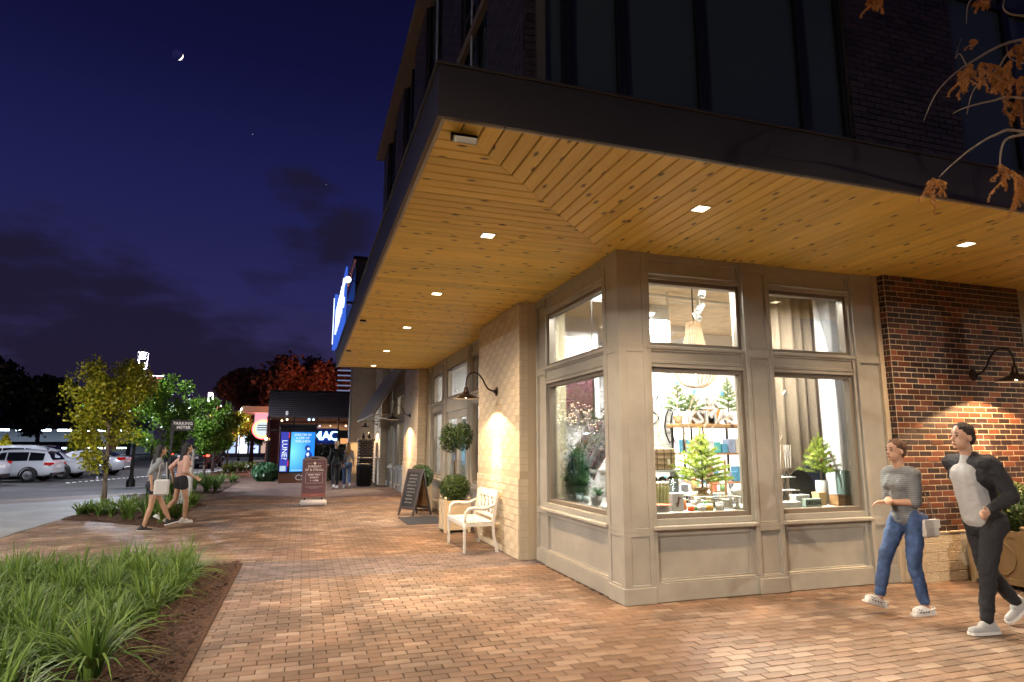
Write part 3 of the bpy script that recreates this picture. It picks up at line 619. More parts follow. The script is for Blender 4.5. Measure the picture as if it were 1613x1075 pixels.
# standing-seam awning over the second bay
aw=thing('awning','sloping dark ribbed metal awning over the second shop bay','awning',(3.2,23.8,2.6))
M['rib']=mat('awning_rib',(.50,.48,.46),.5); A0=Vector((2.1,20.6,2.58)); H_=Vector((3.2,20.6,4.45)); LN=6.4
mb=MB(); s=(H_-A0); nn=Vector((-s.z,0,s.x)).normalized()
mb.prism([(2.1,2.58),(3.2,4.45),(3.2-.02,4.47),(2.1-.02,2.60)],20.6,27.0,'y'); fixn(mb.build('metal_sheet',mat('awning_metal',(.16,.15,.16),.5,metal=.3),aw,world=True))
for k in range(17):
    y_=20.62+k*.397; mb=MB(); mb.prism([(2.085,2.60),(3.18,4.465),(3.14,4.49),(2.045,2.625)],y_,y_+.06,'y'); fixn(mb.build('rib',M['rib'],aw,world=True))
mb=MB(); mb.box(2.06,20.58,2.55,2.12,27.0,2.60,b=.004)
for y_ in (20.62,23.7,26.9): mb.tube([(2.1,y_,2.57),(3.2,y_,2.57)],.02,8); mb.tube([(2.1,y_,2.58),(3.2,y_,4.40)],.02,8); mb.tube([(2.65,y_,2.57),(2.65,y_,3.5)],.012,6)
mb.build('bracket_frame',M['trim'],aw,world=True)

# gooseneck lamps -----------------------------------------------------
def gooseneck(loc,rot,label,e1=230,e2=260):
    t=thing('wall_lamp',label,'wall lamp',loc,rot,group='gooseneck wall lamps')      # local +x points out from the wall
    m=MB(); m.lathe([(0,0),(.075,0),(.078,.008),(.06,.018),(.035,.026),(.03,.05),(0,.05)],n=20,X=Matrix.Rotation(math.pi/2,3,'Y')); m.build('wall_plate',M['lamp_metal'],t,smooth=True)
    pts=[(.03,0,0),(.08,0,.005),(.14,0,.035),(.19,0,.10),(.235,0,.19),(.30,0,.27),(.38,0,.30),(.46,0,.275),(.505,0,.20),(.515,0,.10),(.515,0,.03)]
    m=MB(); m.tube(pts,.0125,10); m.build('arm',M['lamp_metal'],t,smooth=True)
    m=MB(); pr=[(.018,.06),(.034,.045),(.036,.0),(.05,-.02),(.055,-.045),(.085,-.062),(.14,-.085),(.215,-.125),(.218,-.132),(.213,-.130),(.14,-.092),(.085,-.068),(.05,-.05),(0,-.045)]
    m.lathe(pr,(.515,0,0),32); m.build('shade',M['lamp_metal'],t,smooth=True)
    m=MB(); m.lathe([(.212,-.128),(.14,-.089),(.08,-.0665),(0,-.052)][::-1],(.515,0,-.002),32); m.build('reflector',mat('reflector_white',(.85,.8,.72),.35),t,smooth=True)
    m=MB(); m.sph((.515,0,-.085),(.03,.03,.035),12); m.build('bulb',emat('bulb_warm',(1,.72,.42),40),t,smooth=True)
    a=light('bulb_light','SPOT',(.515,0,-.125),e1,(1,.60,.30),t,spot_size=R(136),spot_blend=.12,shadow_soft_size=.03)
    b=light('bulb_beam','SPOT',(.515,0,-.125),e2,(1,.66,.38),t,spot_size=R(34),spot_blend=.7,shadow_soft_size=.03); aim(b,(.10,0,-1.0))
    return t
gooseneck((2.962,9.88,2.47),math.pi,'gooseneck wall lamp on the painted brick pier beside the white bench')
gooseneck((2.962,18.80,2.47),math.pi,'gooseneck wall lamp on the painted brick pier just beyond the entrance bay')
gooseneck((2.962,27.6,2.47),math.pi,'farthest gooseneck wall lamp, hanging below the far end of the metal awning')
gooseneck((8.22,5.866,2.50),-math.pi/2,'gooseneck wall lamp on the dark brick wall behind the two walkers')

# ================================================================== SHOP INTERIOR
tag(MB().box(3.41,6.21,-.05,11.29,28.9,-.002).build('shop_floor',M['ifloor']),kind='structure')
tag(MB().box(3.41,6.21,4.45,11.29,28.9,4.6).build('shop_ceiling',M['iwall']),kind='structure')
mb=MB(); mb.box(8.2,12.0,0,8.3,28.9,4.44); mb.box(8.2,11.9,0,11.29,12.0,4.44)
for z in range(15): mb.box(3.41,17.3,z*.3+.004,8.19,17.33,z*.3+.294)
mb.box(3.41,17.33,0,8.19,17.45,4.44)
tag(mb.build('shop_wall',M['iwall']),kind='structure')
# board-clad pillar seen through the first window, with wire script on it
pl=thing('shop_pillar','white board clad pillar standing behind the left part of the middle shop window','pillar',(5.78,9.6,0))
MB().box(-.30,0,0,.30,.45,4.44).build('core',M['iwall'],pl)
for k in range(22): 
    b=MB().box(-.31,-.018,k*.2+.004,.31,0,k*.2+.196,b=.006).build('board',M['white'],pl)
def wire(mb,pts,r=.013): mb.tube(pts,r,6)
sg=thing('wire_script_sign','black wire script letters fixed to the white boarded pillar','sign',(5.78,9.56,2.0))
p=at(1030,650,9.56)-Vector((5.78,9.56,2.0)); mb=MB()
wire(mb,[(p.x+.09*math.cos(a)*(1 if a<math.pi else 1),p.y,p.z+.28-.56*i/12+.0) for i,a in enumerate([k*math.pi*3/12 for k in range(13)])])
mb.build('letter',M['black'],sg)
for (x0,x1) in ((1047,1053),(1056,1062)):
    a=at(x1,645,9.56)-Vector((5.78,9.56,2.0)); b=at(x0,672,9.56)-Vector((5.78,9.56,2.0)); c=at(x1+2,698,9.56)-Vector((5.78,9.56,2.0)); mb=MB()
    wire(mb,[a+Vector((.06,0,-.03)),a,a*.6+b*.4+Vector((-.02,0,0)),b,b*.5+c*.5+Vector((-.02,0,0)),c,c+Vector((.06,0,.05))]); mb.build('letter',M['black'],sg)
# square column and linen curtain behind the right hand window
pl=thing('white_column','square white column at the right edge of the right hand shop window','column',(at(1323,700,6.95).x+.13,7.1,0)); MB().box(-.13,-.15,0,.6,.15,4.44,b=.01).build('shaft',M['iwall'],pl); MB().box(-.15,-.17,0,.62,.17,.12,b=.01).build('base',M['white'],pl)
pl=thing('cream_column','square cream column inside the left end of the side shop window','column',(3.95,8.9,0)); MB().box(3.425-3.95,-.12,0,at(893,700,8.78).x-3.95,.25,4.44,b=.01).build('shaft',mat('cream_paint',(.74,.66,.45),.6),pl); MB().box(3.422-3.95,-.14,0,at(895,700,8.78).x-3.95,.27,.12,b=.01).build('base',M['white'],pl)
v=[];n=160; CU0=at(1204,700,7.5).x; CU1=at(1345,700,7.5).x+.8
for i in range(n+1):
    x=CU0+i*((CU1-CU0)/n); yy=7.5+.05*math.sin(x*34+math.sin(x*7)*1.4)+.03*math.sin(x*11)
    v.append((x,yy))
mb=MB(); vs=[];fs=[]
for (x,y_) in v: vs+= [(x,y_,.05),(x,y_+.0,2.2),(x,y_,4.1)]
for i in range(n): fs+=[(3*i,3*i+3,3*i+4,3*i+1),(3*i+1,3*i+4,3*i+5,3*i+2)]
o=mb.add(vs,fs).build('curtain',mat('linen',(.30,.235,.165),.9,var=.12,vscale=60,bump=.4,bscale=160),smooth=True,world=True,loc=(6.6,7.5,0)); so=o.modifiers.new('s','SOLIDIFY'); so.thickness=.006
tag(o,'beige linen curtain hanging behind the right hand shop window','curtain')
# ducts and beams
dk=thing('ceiling_duct','galvanised duct run crossing the shop ceiling behind the middle window transom','duct',(6.6,12.6,3.95))
for k in range(5): MB().box(-.6,k*.6-1.2,.1,1.2,k*.6-.75,.38,b=.01).build('duct_section',M['steel'],dk)
MB().box(-.62,-1.4,-.02,1.22,-1.34,.4,b=.006).build('flange',M['white'],dk)
dk=thing('pipe_run','white sprinkler pipes under the shop ceiling behind the side window transom','pipes',(5.5,8.5,3.9))
for k in range(3): MB().tube([(-2,k*.5,.1+.08*k),(3,k*.5+.6,.1+.08*k)],.03,8).build('pipe',M['white'],dk,smooth=True)
for k in range(3): MB().tube([(k*.6-.6,.2,-.7),(k*.6-.6,.2,.5)],.015,6).build('drop_rod',M['white'],dk)
# unseen strip lights added to brighten the displays, then the fluorescent fixtures
tube=emat('tube_light',(.95,.97,1),14)
for x,y_,rz,lb,e in ((4.2,6.62,90,'unseen strip light added to brighten the middle shop window display',130),(5.85,6.62,90,'unseen strip light added to brighten the right hand shop window display',130),(3.85,7.5,0,'unseen strip light added to brighten the side shop window display',240)):
    t=thing('added_window_light',lb,'strip light',(x,y_,3.66),R(rz)); MB().box(-.05,-.5,.0,.05,.5,.05,b=.008).build('housing',M['white'],t); MB().box(-.03,-.48,-.012,.03,.48,-.001).build('diffuser',tube,t); MB().tube([(0,-.4,.05),(0,-.4,.79)],.006,6).tube([(0,.4,.05),(0,.4,.79)],.006,6).build('rod',M['steel'],t)
    light('strip_glow','AREA',(0,0,-.03),e,(1,.95,.88),t,shape='RECTANGLE',size=.3,size_y=1.0)
for i,(x,y_,z,lb,e) in enumerate(((5.6,9.9,3.85,'linear tube light hanging inside the side window transom',140),(6.0,13.5,3.9,'linear tube light deeper in the shop behind the entrance',110),(6.0,16.0,3.9,'linear tube light nearest the back wall of the shop',80),(5.6,23,3.9,'linear tube light inside the shop bay under the awning',90),(9.2,8.6,3.9,'linear tube light inside the shop behind the brick wall',60))):
    t=thing('tube_fixture',lb,'ceiling light',(x,y_,z)); MB().box(-.06,-.62,.0,.06,.62,.05,b=.008).build('housing',M['white'],t); MB().tube([(0,-.58,-.02),(0,.58,-.02)],.022,10).build('tube',tube,t); MB().tube([(0,-.4,.05),(0,-.4,.55)],.006,6).tube([(0,.4,.05),(0,.4,.55)],.006,6).build('rod',M['steel'],t)
    light('tube_glow','AREA',(0,0,-.06),e*7,(1,.94,.88),t,shape='RECTANGLE',size=.9,size_y=1.3)
# track spots aimed at the window displays
def track(loc,tgt,label,e,sz=38):
    t=thing('track_spotlight',label,'spotlight',loc,group='track spotlights over the shop window'); d=(Vector(tgt)-Vector(loc)); q=d.to_track_quat('-Z','Y').to_matrix()
    m=MB(); m.lathe([(.0,.09),(.035,.085),(.045,.0),(.05,-.07),(.044,-.07),(.03,-.02),(0,-.02)],n=16,X=q); m.build('head',M['white'],t,smooth=True)
    MB().tube([(0,0,.04),(0,0,.30)],.008,6).build('stem',M['white'],t)
    l=light('track_beam','SPOT',tuple(q@Vector((0,0,-.08))),e,(1,.88,.70),t,spot_size=R(sz),spot_blend=.6,shadow_soft_size=.03); l.rotation_euler=d.to_track_quat('-Z','Y').to_euler()
track((4.2,8.0,3.5),(4.15,5.1,0),'track spotlight aimed out over the spruce of the middle window',1500)
track((5.5,7.9,3.5),(5.7,5.2,0),'track spotlight aimed over the spruce of the right hand window',1500)
track((5.2,7.4,3.5),(2.35,7.5,0),'track spotlight aimed over the wreath of the side window',2000)
track((4.9,6.9,3.6),(4.2,6.5,.9),'track spotlight hanging close above the middle window table',600,60)
# window display tables
def table(name,lab,x0,y0,x1,y1,z):
    t=thing(name,lab,'display table',((x0+x1)/2,(y0+y1)/2,0)); a,b=(x1-x0)/2,(y1-y0)/2
    MB().box(-a,-b,z-.04,a,b,z,b=.005).build('tabletop',M['white'],t)
    for sx in (-1,1):
        for sy in (-1,1): MB().box(sx*a-sx*.02,sy*b-sy*.02,0,sx*a-sx*.08,sy*b-sy*.08,z-.041).build('leg',M['white'],t)
    MB().box(-a+.08,-b+.03,.3,a-.08,b-.03,.32).build('lower_shelf',M['white'],t); return t
table('display_table','white display table behind the middle shop window',3.62,6.22,5.16,7.2,.86)
table('display_table','white display table behind the right hand shop window',5.2,6.22,6.74,6.95,.86)
table('display_table','white display table along the side shop window',3.42,7.25,4.2,8.6,.85)
TZ=.862
def spruce(name,label,loc,h,rad,nb,mt,seed,tree=True,needle=.035,cat='spruce tree',cones=0):
    rr=random.Random(seed); t=thing(name,label,cat,loc); tk=MB(); tk.tube([(0,0,0),(.01,0,h*.5),(0,.005,h)],[.014*h+.004,.009,.003],6); V=[];T=[]
    def needles(p,d,L_,dens):
        n=int(L_*dens)
        for i in range(n):
            q=p+d*(L_*i/n); a=rr.uniform(0,6.28); u=d.orthogonal().normalized(); w_=d.cross(u); s=(u*math.cos(a)+w_*math.sin(a)); e=(s*.8+d*.7).normalized()*needle*rr.uniform(.7,1.15); k=e.cross(s.cross(d)).normalized()*.0035 if e.cross(s.cross(d)).length>1e-6 else Vector((.003,0,0))
            k=s.cross(d).normalized()*.0038
            V.append([q-k,q+k,q+e+k*.5,q+e-k*.5]); T.append(rr.random()*.7+.3*(q.z/h if q.z>0 else 0))
    needles(Vector((0,0,h*.62)),Vector((0,0,1)),h*.40,420)
    for i in range(nb):
        f=i/nb; z=h*(.18+.72*f); L_=rad*(1-f)**.75*rr.uniform(.75,1.1)+.03; a=i*2.4+rr.uniform(-.3,.3); up=.15+.55*f
        d=Vector((math.cos(a),math.sin(a),up)).normalized(); p=Vector((0,0,z)); tk.tube([p,p+d*L_],[.004,.0015],4,cap=False); needles(p+d*L_*.12,d,L_*.9,430)
        for s in range(int(L_/.055)):
            q=p+d*(L_*(.3+.6*s/max(1,int(L_/.055)))); sd=(d+d.cross(Vector((0,0,1))).normalized()*(.9 if s%2 else -.9)).normalized(); needles(q,sd,L_*.33,380)
    tk.build('trunk',M['bark'],t); quads('foliage',V,mt,t,T)
    for c in range(cones):
        a=rr.uniform(3,6.3); z=h*rr.uniform(.3,.6); MB().sph((math.cos(a)*rad*.55,math.sin(a)*rad*.55,z),(.016,.016,.024),8).build('pine_cone',mat('cone',(.16,.07,.03),.8),t)
    return t
def pot(t,prof,m,name='pot',n=20): return MB().lathe(prof,n=n).build(name,m,t,smooth=True)
burl=mat('burlap',(.50,.34,.18),.9,var=.2,vscale=30,bump=.6,bscale=120)
P=at(1108,800,6.75); t=spruce('spruce_tree','bright green little spruce in a burlap sack on the middle window table',(P.x,6.75,TZ+.14),.80,.34,46,M['spruce'],3)
b=MB(); b.lathe([(0,-.14),(.10,-.14),(.115,-.07),(.10,.0),(.055,.03),(.05,.05),(.10,.085),(.08,.09),(.03,.05)],n=22); b.build('burlap_sack',burl,t,smooth=True)
P=at(1296,782,6.6); t=spruce('spruce_tree','bright green little spruce with cones standing in a white vase on the right window table',(P.x,6.6,TZ+.27),.62,.24,38,M['spruce'],5,cones=5)
pot(t,[(0,-.26),(.075,-.26),(.075,.02),(.065,.02),(.065,-.24),(0,-.24)],M['white'])
# wooden crate, glass vase, ladder, boxes on right table
woodc=woodmat('crate_wood',(.42,.25,.10),(.25,.13,.05),rough=.7)
t=thing('wooden_crate','brown wooden crate at the right end of the right window table','crate',(6.44,6.36,TZ))
for k in range(3): MB().box(-.17,-.075,.004+k*.043,.17,-.062,.042+k*.043,b=.003).build('slat',woodc,t); MB().box(-.17,.062,.004+k*.043,.17,.075,.042+k*.043,b=.003).build('slat',woodc,t)
for s in (-1,1): MB().box(s*.17,-.075,0,s*.155,.075,.13).build('end_board',woodc,t)
t=thing('glass_vase','tall clear glass vase of twigs standing in the wooden crate','vase',(6.50,6.42,TZ+.02)); pot(t,[(0,0),(.085,0),(.09,.40),(.082,.40),(.078,.02),(0,.02)],glassmat('vase_glass',(.86,.95,.93),.5),'vase')
mb=MB(); 
for k in range(9): a=random.uniform(0,6.28); mb.tube([(0,0,.02),(.05*math.cos(a),.05*math.sin(a),.38),(.14*math.cos(a),.14*math.sin(a),.62)],.004,5)
mb.build('twigs',M['twig'],t)
dark=mat('dark_iron',(.02,.018,.016),.5,metal=.5)
t=thing('folding_stand','black iron easel stand with white trays on the right window table','stand',(5.76,6.55,TZ))
mb=MB(); mb.tube([(-.02,0,.42),(-.16,-.08,0)],.008,6); mb.tube([(-.02,0,.42),(.16,-.08,0)],.008,6); mb.tube([(-.02,0,.42),(0,.12,0)],.008,6); mb.build('frame',dark,t)
for z,w_ in ((.34,.09),(.18,.14)): MB().box(-w_-.02,-.06,z,w_-.02,.06,z+.012).build('tray',M['white'],t)
t=thing('jewellery_stand','pale branch jewellery stand hung with beads beside the iron easel','stand',(5.90,6.82,TZ)); mb=MB(); mb.tube([(0,0,0),(0,0,.78)],.01,6)
for k in range(6): mb.tube([(0,0,.62+.03*k),(.12*math.cos(k),.05*math.sin(k*2),.72+.03*k)],.006,5)
mb.build('branch',M['twig'],t)
for k in range(7): mb=MB(); x=-.12+k*.04; mb.tube([(x,-.03,.74),(x+.012,-.03,.45),(x+.03,-.03,.74)],.0045,5); mb.build('necklace',mat('beads',random.choice([(.7,.6,.4),(.5,.35,.2),(.8,.75,.7)]),.4),t)
t=thing('printed_box','grey green wooden box stencilled with letters at the front of the right window table','box',(5.87,6.30,TZ)); MB().box(-.12,-.035,0,.12,.035,.10,b=.004).build('box_body',mat('box_green',(.30,.38,.31),.6),t); text('DRESSAL',.062,M['black'],t,(0,-.038,.05),(R(90),0,0),'stencil_lettering')
for x,y_,w_,h,c,lb in ((5.52,6.30,.13,.075,(.8,.8,.76),'low white box at the left end of the right window table'),(5.80,6.42,.10,.14,(.78,.77,.72),'taller white box behind the stencilled green box'),(6.14,6.46,.055,.16,(.62,.44,.22),'small kraft gift box with a dark bow on the right window table'),(5.62,6.40,.11,.05,(.75,.70,.62),'flat cream box in front of the iron easel')):
    t=thing('gift_box',lb,'box',(x,y_,TZ)); MB().box(-w_,-.06,0,w_,.06,h*.8,b=.003).build('box_base',mat('card',c,.6),t); MB().box(-w_-.003,-.063,h*.8,w_+.003,.063,h,b=.003).build('lid',mat('card',c,.5),t)
MBt=thing('wall_pan','round black pan leaning behind the right window spruce','pan',(6.22,6.86,TZ+.22)); MB().lathe([(0,0),(.17,0),(.20,.035),(.19,.035),(.165,.01),(0,.01)],n=28,X=Matrix.Rotation(R(80),3,'X')).build('pan_body',dark,MBt,smooth=True); MB().box(-.02,-.01,-.33,.02,.01,-.17).build('handle',dark,MBt)
t=thing('navy_apron','dark navy apron hanging behind the right window spruce','apron',(6.50,6.90,TZ)); MB().prism([(-.16,0),(.16,0),(.15,.42),(.05,.62),(-.05,.62),(-.15,.42)],-.01,.01,'y').build('cloth',mat('navy_cloth',(.02,.025,.06),.9,bump=.5),t); MB().box(-.07,-.016,.22,.07,-.011,.34,b=.002).build('pocket',mat('navy_cloth',(.03,.035,.08),.9),t)
t=thing('price_tag','small white paper tag hanging at the top of the right hand window','tag',(5.86,6.6,2.25)); MB().box(-.03,-.003,-.035,.03,.003,.035,X=Matrix.Rotation(R(35),3,'Y')).build('card',M['white'],t); MB().tube([(0,0,.04),(0,0,.25)],.002,4).build('string',M['black'],t)
# middle window table goods
def jar(loc,lab,r,h,c,lid,name='jar',cat='jar',grp=None):
    t=thing(name,lab,cat,loc,group=grp); pot(t,[(0,0),(r,0),(r,h*.8),(r*.85,h*.84),(0,h*.84)],mat('jar_fill',c,.25,coat=.4),'jar_body',14); pot(t,[(0,h*.82),(r*.9,h*.82),(r*.9,h),(0,h)],mat('jar_lid',lid,.4),'lid',14); return t
for k in range(5):
    jar((3.90+k*.045,6.62,TZ+.0),'slim yellow green bottle, %s from the left in the middle window row'%ORD[k],.021,.32,(.50,.52,.25),(.6,.55,.4),'bottle','bottle','slim bottles in the middle window')
t=thing('plate_stack','stack of red rimmed white plates at the left front of the middle window','plates',(3.82,6.34,TZ))
for k in range(6): pot(t,[(0,k*.014),(.06,k*.014),(.115,k*.014+.014),(.11,k*.014+.017),(.055,k*.014+.005),(0,k*.014+.005)],mat('plate',(.78,.74,.7) if k<5 else (.55,.10,.05),.3),'plate',24)
t=thing('gift_bag','white paper bag printed with a brown reindeer in the middle window','bag',(4.06,6.40,TZ)); MB().box(-.075,-.035,0,.075,.035,.20,b=.004).build('bag_body',M['white'],t)
mb=MB(); mb.tube([(-.02,-.038,.05),(0,-.038,.10),(.01,-.038,.16)],.011,6); mb.tube([(0,-.038,.1),(-.04,-.038,.08)],.005,5); mb.tube([(.01,-.038,.13),(.04,-.038,.15)],.005,5); mb.build('printed_motif',mat('brownprint',(.12,.06,.04),.8),t)
t=thing('hurricane_lamp','glass hurricane candle holder behind the white bag in the middle window','candle holder',(4.18,6.66,TZ)); pot(t,[(0,0),(.06,0),(.065,.34),(.06,.34),(.055,.02),(0,.02)],glassmat('hglass',(.88,.93,.93),.6),'glass_body'); pot(t,[(0,.02),(.03,.02),(.03,.14),(0,.14)],mat('wax',(.75,.70,.45),.5),'candle')
for k,(x,y_,r,h,c,l_,lb) in enumerate(((4.20,6.5,.045,.13,(.75,.22,.05),(.8,.75,.7),'orange tin right of the reindeer bag'),(4.22,6.36,.04,.06,(.75,.10,.03),(.7,.5,.4),'small red tin in front of the wire basket'),(4.29,6.40,.035,.05,(.05,.45,.08),(.8,.8,.8),'small green tin beside the red tin'),(4.48,6.46,.04,.10,(.03,.30,.06),(.1,.5,.15),'taller green jar right of the spruce sack'),(4.34,6.33,.05,.075,(.7,.7,.68),(.8,.8,.8),'low white jar at the front of the middle window'),(4.44,6.33,.045,.075,(.60,.35,.06),(.8,.8,.75),'amber honey jar at the front of the middle window'),(4.58,6.33,.045,.09,(.62,.60,.58),(.7,.7,.7),'grey jar near the wire basket'))):
    jar((x,y_,TZ),lb,r,h,c,l_,'tin','tin')
t=thing('wire_basket','long cream wire basket full of small goods in the middle window','basket',(4.62,6.50,TZ)); mb=MB()
for z in (.02,.10,.15): mb.tube([(-.3,-.12,z),(.26,-.12,z),(.26,.12,z),(-.3,.12,z),(-.3,-.12,z)],.006,6)
for k in range(15): x=-.3+k*.04; mb.tube([(x,-.12,.02),(x,-.12,.15)],.004,5); mb.tube([(x,.12,.02),(x,.12,.15)],.004,5)
mb.build('basket_frame',mat('cream_wire',(.7,.64,.5),.5),t)
for k in range(10): x=-.26+k*.052; MB().box(x-.02,-.07+random.uniform(0,.06),.01,x+.02,.05,.09+random.uniform(0,.05),b=.004).build('packet',mat('packet',random.choice([(.5,.1,.08),(.6,.5,.3),(.2,.2,.22),(.75,.72,.68),(.45,.3,.15)]),.6),t)
t=thing('teapot_stand','white ceramic teapot on a footed stand at the right of the middle window','teapot',(4.90,6.42,TZ)); pot(t,[(0,0),(.06,0),(.02,.03),(.015,.12),(.11,.14),(.115,.15),(0,.15)],M['white'],'stand'); pot(t,[(0,.152),(.05,.152),(.075,.20),(.05,.25),(.02,.265),(.02,.28),(0,.285)],M['white'],'teapot_body'); MB().tube([(.07,0,.22),(.12,0,.24),(.13,0,.19),(.075,0,.17)],.008,6).tube([(-.06,0,.18),(-.13,0,.25)],[.014,.007],8).build('handle_and_spout',M['white'],t,smooth=True)
t=thing('wooden_rack','light wooden ladder rack at the far right of the middle window','rack',(4.92,6.95,TZ))
for s in (0,.22): MB().box(s-.01,-.01,0,s+.01,.01,.55).build('upright',woodc,t)
for k in range(6): MB().box(.01,-.008,.06+k*.09,.21,.008,.075+k*.09).build('rung',woodc,t)
t=thing('gift_parcel','brown plaid gift parcel tied with string, on the stand left of the spruce','parcel',(4.24,7.0,1.30)); MB().box(-.16,-.08,0,.16,.08,.26,b=.006).build('parcel_body',mat('kraft',(.42,.29,.18),.7),t)
mb=MB()
for x in (-.1,0,.1): mb.box(x-.004,-.083,0,x+.004,.083,.263)
for z in (.06,.13,.2): mb.box(-.163,-.084,z,.163,.084,z+.006)
mb.build('string',mat('twine',(.08,.04,.02),.8),t); MB().box(.04,-.09,.06,.075,-.085,.13).build('gift_tag',mat('tagc',(.75,.68,.5),.7),t)
t=thing('domed_stand','dark arched display stand under the plaid parcel','stand',(4.24,7.0,TZ))
MB().box(-.2,-.1,.41,.2,.1,.435).box(-.19,-.09,0,-.175,.09,.41).box(.175,-.09,0,.19,.09,.41).build('stand_frame',M['steel'],t)
for x in (-.12,0,.12): MB().sph((x,-.02,.30),(.055,.05,.06),12).build('dome',dark,t,smooth=True)
# shelf unit with letters, plants
SY=9.2; S0=at(1062,668,SY); S1=at(1163,668,SY); sx0,sx1,sz=S0.x,S1.x,S0.z
t=thing('shelf_unit','tall black framed shelf unit with brown boards behind the spruce','shelves',((sx0+sx1)/2,SY,0)); hw=(sx1-sx0)/2
MB().box(-hw-.03,-.2,sz-.06,hw+.4,.2,sz,b=.008).build('top_board',woodc,t)
for x in (-hw+.06,-.2,hw-.12,hw+.35):
    for y_ in (-.17,.17): MB().box(x-.014,y_-.014,0,x+.014,y_+.014,sz-.061).build('post',dark,t)
for z in (sz-.48,sz-.95,sz-1.4,.25): MB().box(-hw+.03,-.18,z-.03,hw+.37,.18,z).build('shelf',woodc,t)
i=0
cols={(.35,.42,.6):'slate blue',(.6,.62,.7):'pale lilac',(.1,.35,.55):'bright blue',(.7,.7,.7):'white',(.5,.2,.22):'dusty red',(.08,.4,.42):'teal',(.75,.7,.6):'cream',(.06,.05,.06):'black',(.2,.18,.3):'dark violet'}
for z in (sz-.48,sz-.95,sz-1.4):
    x=-hw+.12; kk=0
    while x<hw+.3:
        w_=random.uniform(.06,.16); h=random.uniform(.12,.28); c=random.choice(list(cols))
        o=MB().box(-w_/2,-.10,0,w_/2,.08,h,b=.006).build('boxed_goods',mat('goods',c,.5),loc=((sx0+sx1)/2+x+w_/2,SY,z+.001)); tag(o,'%s carton, %s from the left on the %s board of the black framed shelves'%(cols[c],ORD[kk],{0:'upper',1:'middle',2:'lower'}[[sz-.48,sz-.95,sz-1.4].index(z)]),'box','cartons packed on the shop shelves'); kk+=1; x+=w_+random.uniform(.01,.03)
lt=mat('cement_letter',(.60,.58,.56),.7)
for ch,px,py,s in (('K',1090,655,.30),('S',1102,655,.30),('M',1119,655,.30),('A',1138,655,.30),('S',1152,657,.28),('R',1112,625,.26),('K',1125,625,.26)):
    p=at(px,py,SY-.05); p.z=(sz if py>640 else sz+.27)+s*.36
    t=thing('letter_block','grey block letter %s standing %s'%(ch,{('K',1090):'first in the lower row on the shelf top',('S',1102):'between K and M on the shelf top',('M',1119):'in the middle of the lower row on the shelf top',('A',1138):'right of the M on the shelf top',('S',1152):'last in the lower row on the shelf top',('R',1112):'on the small brown box above the shelf',('K',1125):'next to the R on the small brown box'}[(ch,px)]),'letter',tuple(p)); text(ch,s,lt,t,(0,0,0),(R(90),0,0),'letter_body',.03,bold=.006)
t=thing('small_box','small brown wooden box on the shelf top under the upper letters','box',(at(1117,648,SY).x,SY+.12,sz+.001)); MB().box(-.24,-.1,0,.24,.1,.26,b=.004).build('box_body',woodc,t); MB().box(.1,-.108,.03,.23,-.101,.23).build('orange_label',mat('orange_label',(.7,.28,.04),.6),t)
for (px,h,lb,sd) in ((1073,.62,'potted spruce at the left end of the shelf top',21),(1095,.42,'smaller potted spruce behind the letters on the shelf top',22),(1153,.68,'potted spruce at the right end of the shelf top',23)):
    p=at(px,665,SY); t=spruce('potted_spruce',lb,(p.x,SY+.08,sz+.12),h,.22,24,leafmat('sprucemid',(.06,.13,.03),(.26,.34,.10)),sd,needle=.04); pot(t,[(0,-.12),(.06,-.12),(.085,.02),(.07,.02),(0,.0)],burl)
# more goods: mugs / hanging pendant lamp with wooden beads
def bead_lamp(loc,lab,top,R0,drop,chain):
    t=thing('bead_chandelier',lab,'chandelier',loc); bm_=mat('wood_bead',(.50,.34,.20),.5)
    for zz,rr_ in ((top,.35*R0),(0,R0),): MB().tube([(rr_*math.cos(a),rr_*math.sin(a),zz) for a in [k*math.pi/12 for k in range(25)]],.009,6).build('ring',bm_,t)
    for k in range(28):
        a=2*math.pi*k/28; ca,sa=math.cos(a),math.sin(a); mb=MB(); q=[]
        for i in range(7): f=i/6; q.append((ca*(R0*(.35+.65*f**1.8)),sa*(R0*(.35+.65*f**1.8)),top*(1-f)))
        for i in range(1,8): f=i/7; q.append((ca*R0*math.cos(f*1.45),sa*R0*math.cos(f*1.45),-drop*math.sin(f*1.57)))
        mb.tube(q,.0075,5); mb.build('bead_strand',bm_,t,smooth=True)
    MB().tube([(0,0,top),(0,0,top+chain)],.01,6).build('chain',dark,t)
    MB().sph((0,0,-.02),.045,10).build('bulb',emat('bulb_white',(1,.88,.7),12),t,smooth=True)
p=at(1096,590,8.0); bead_lamp((p.x,8.0,p.z+.06),'wood bead basket chandelier hanging behind the middle shop window',.72,.30,.26,1.6)
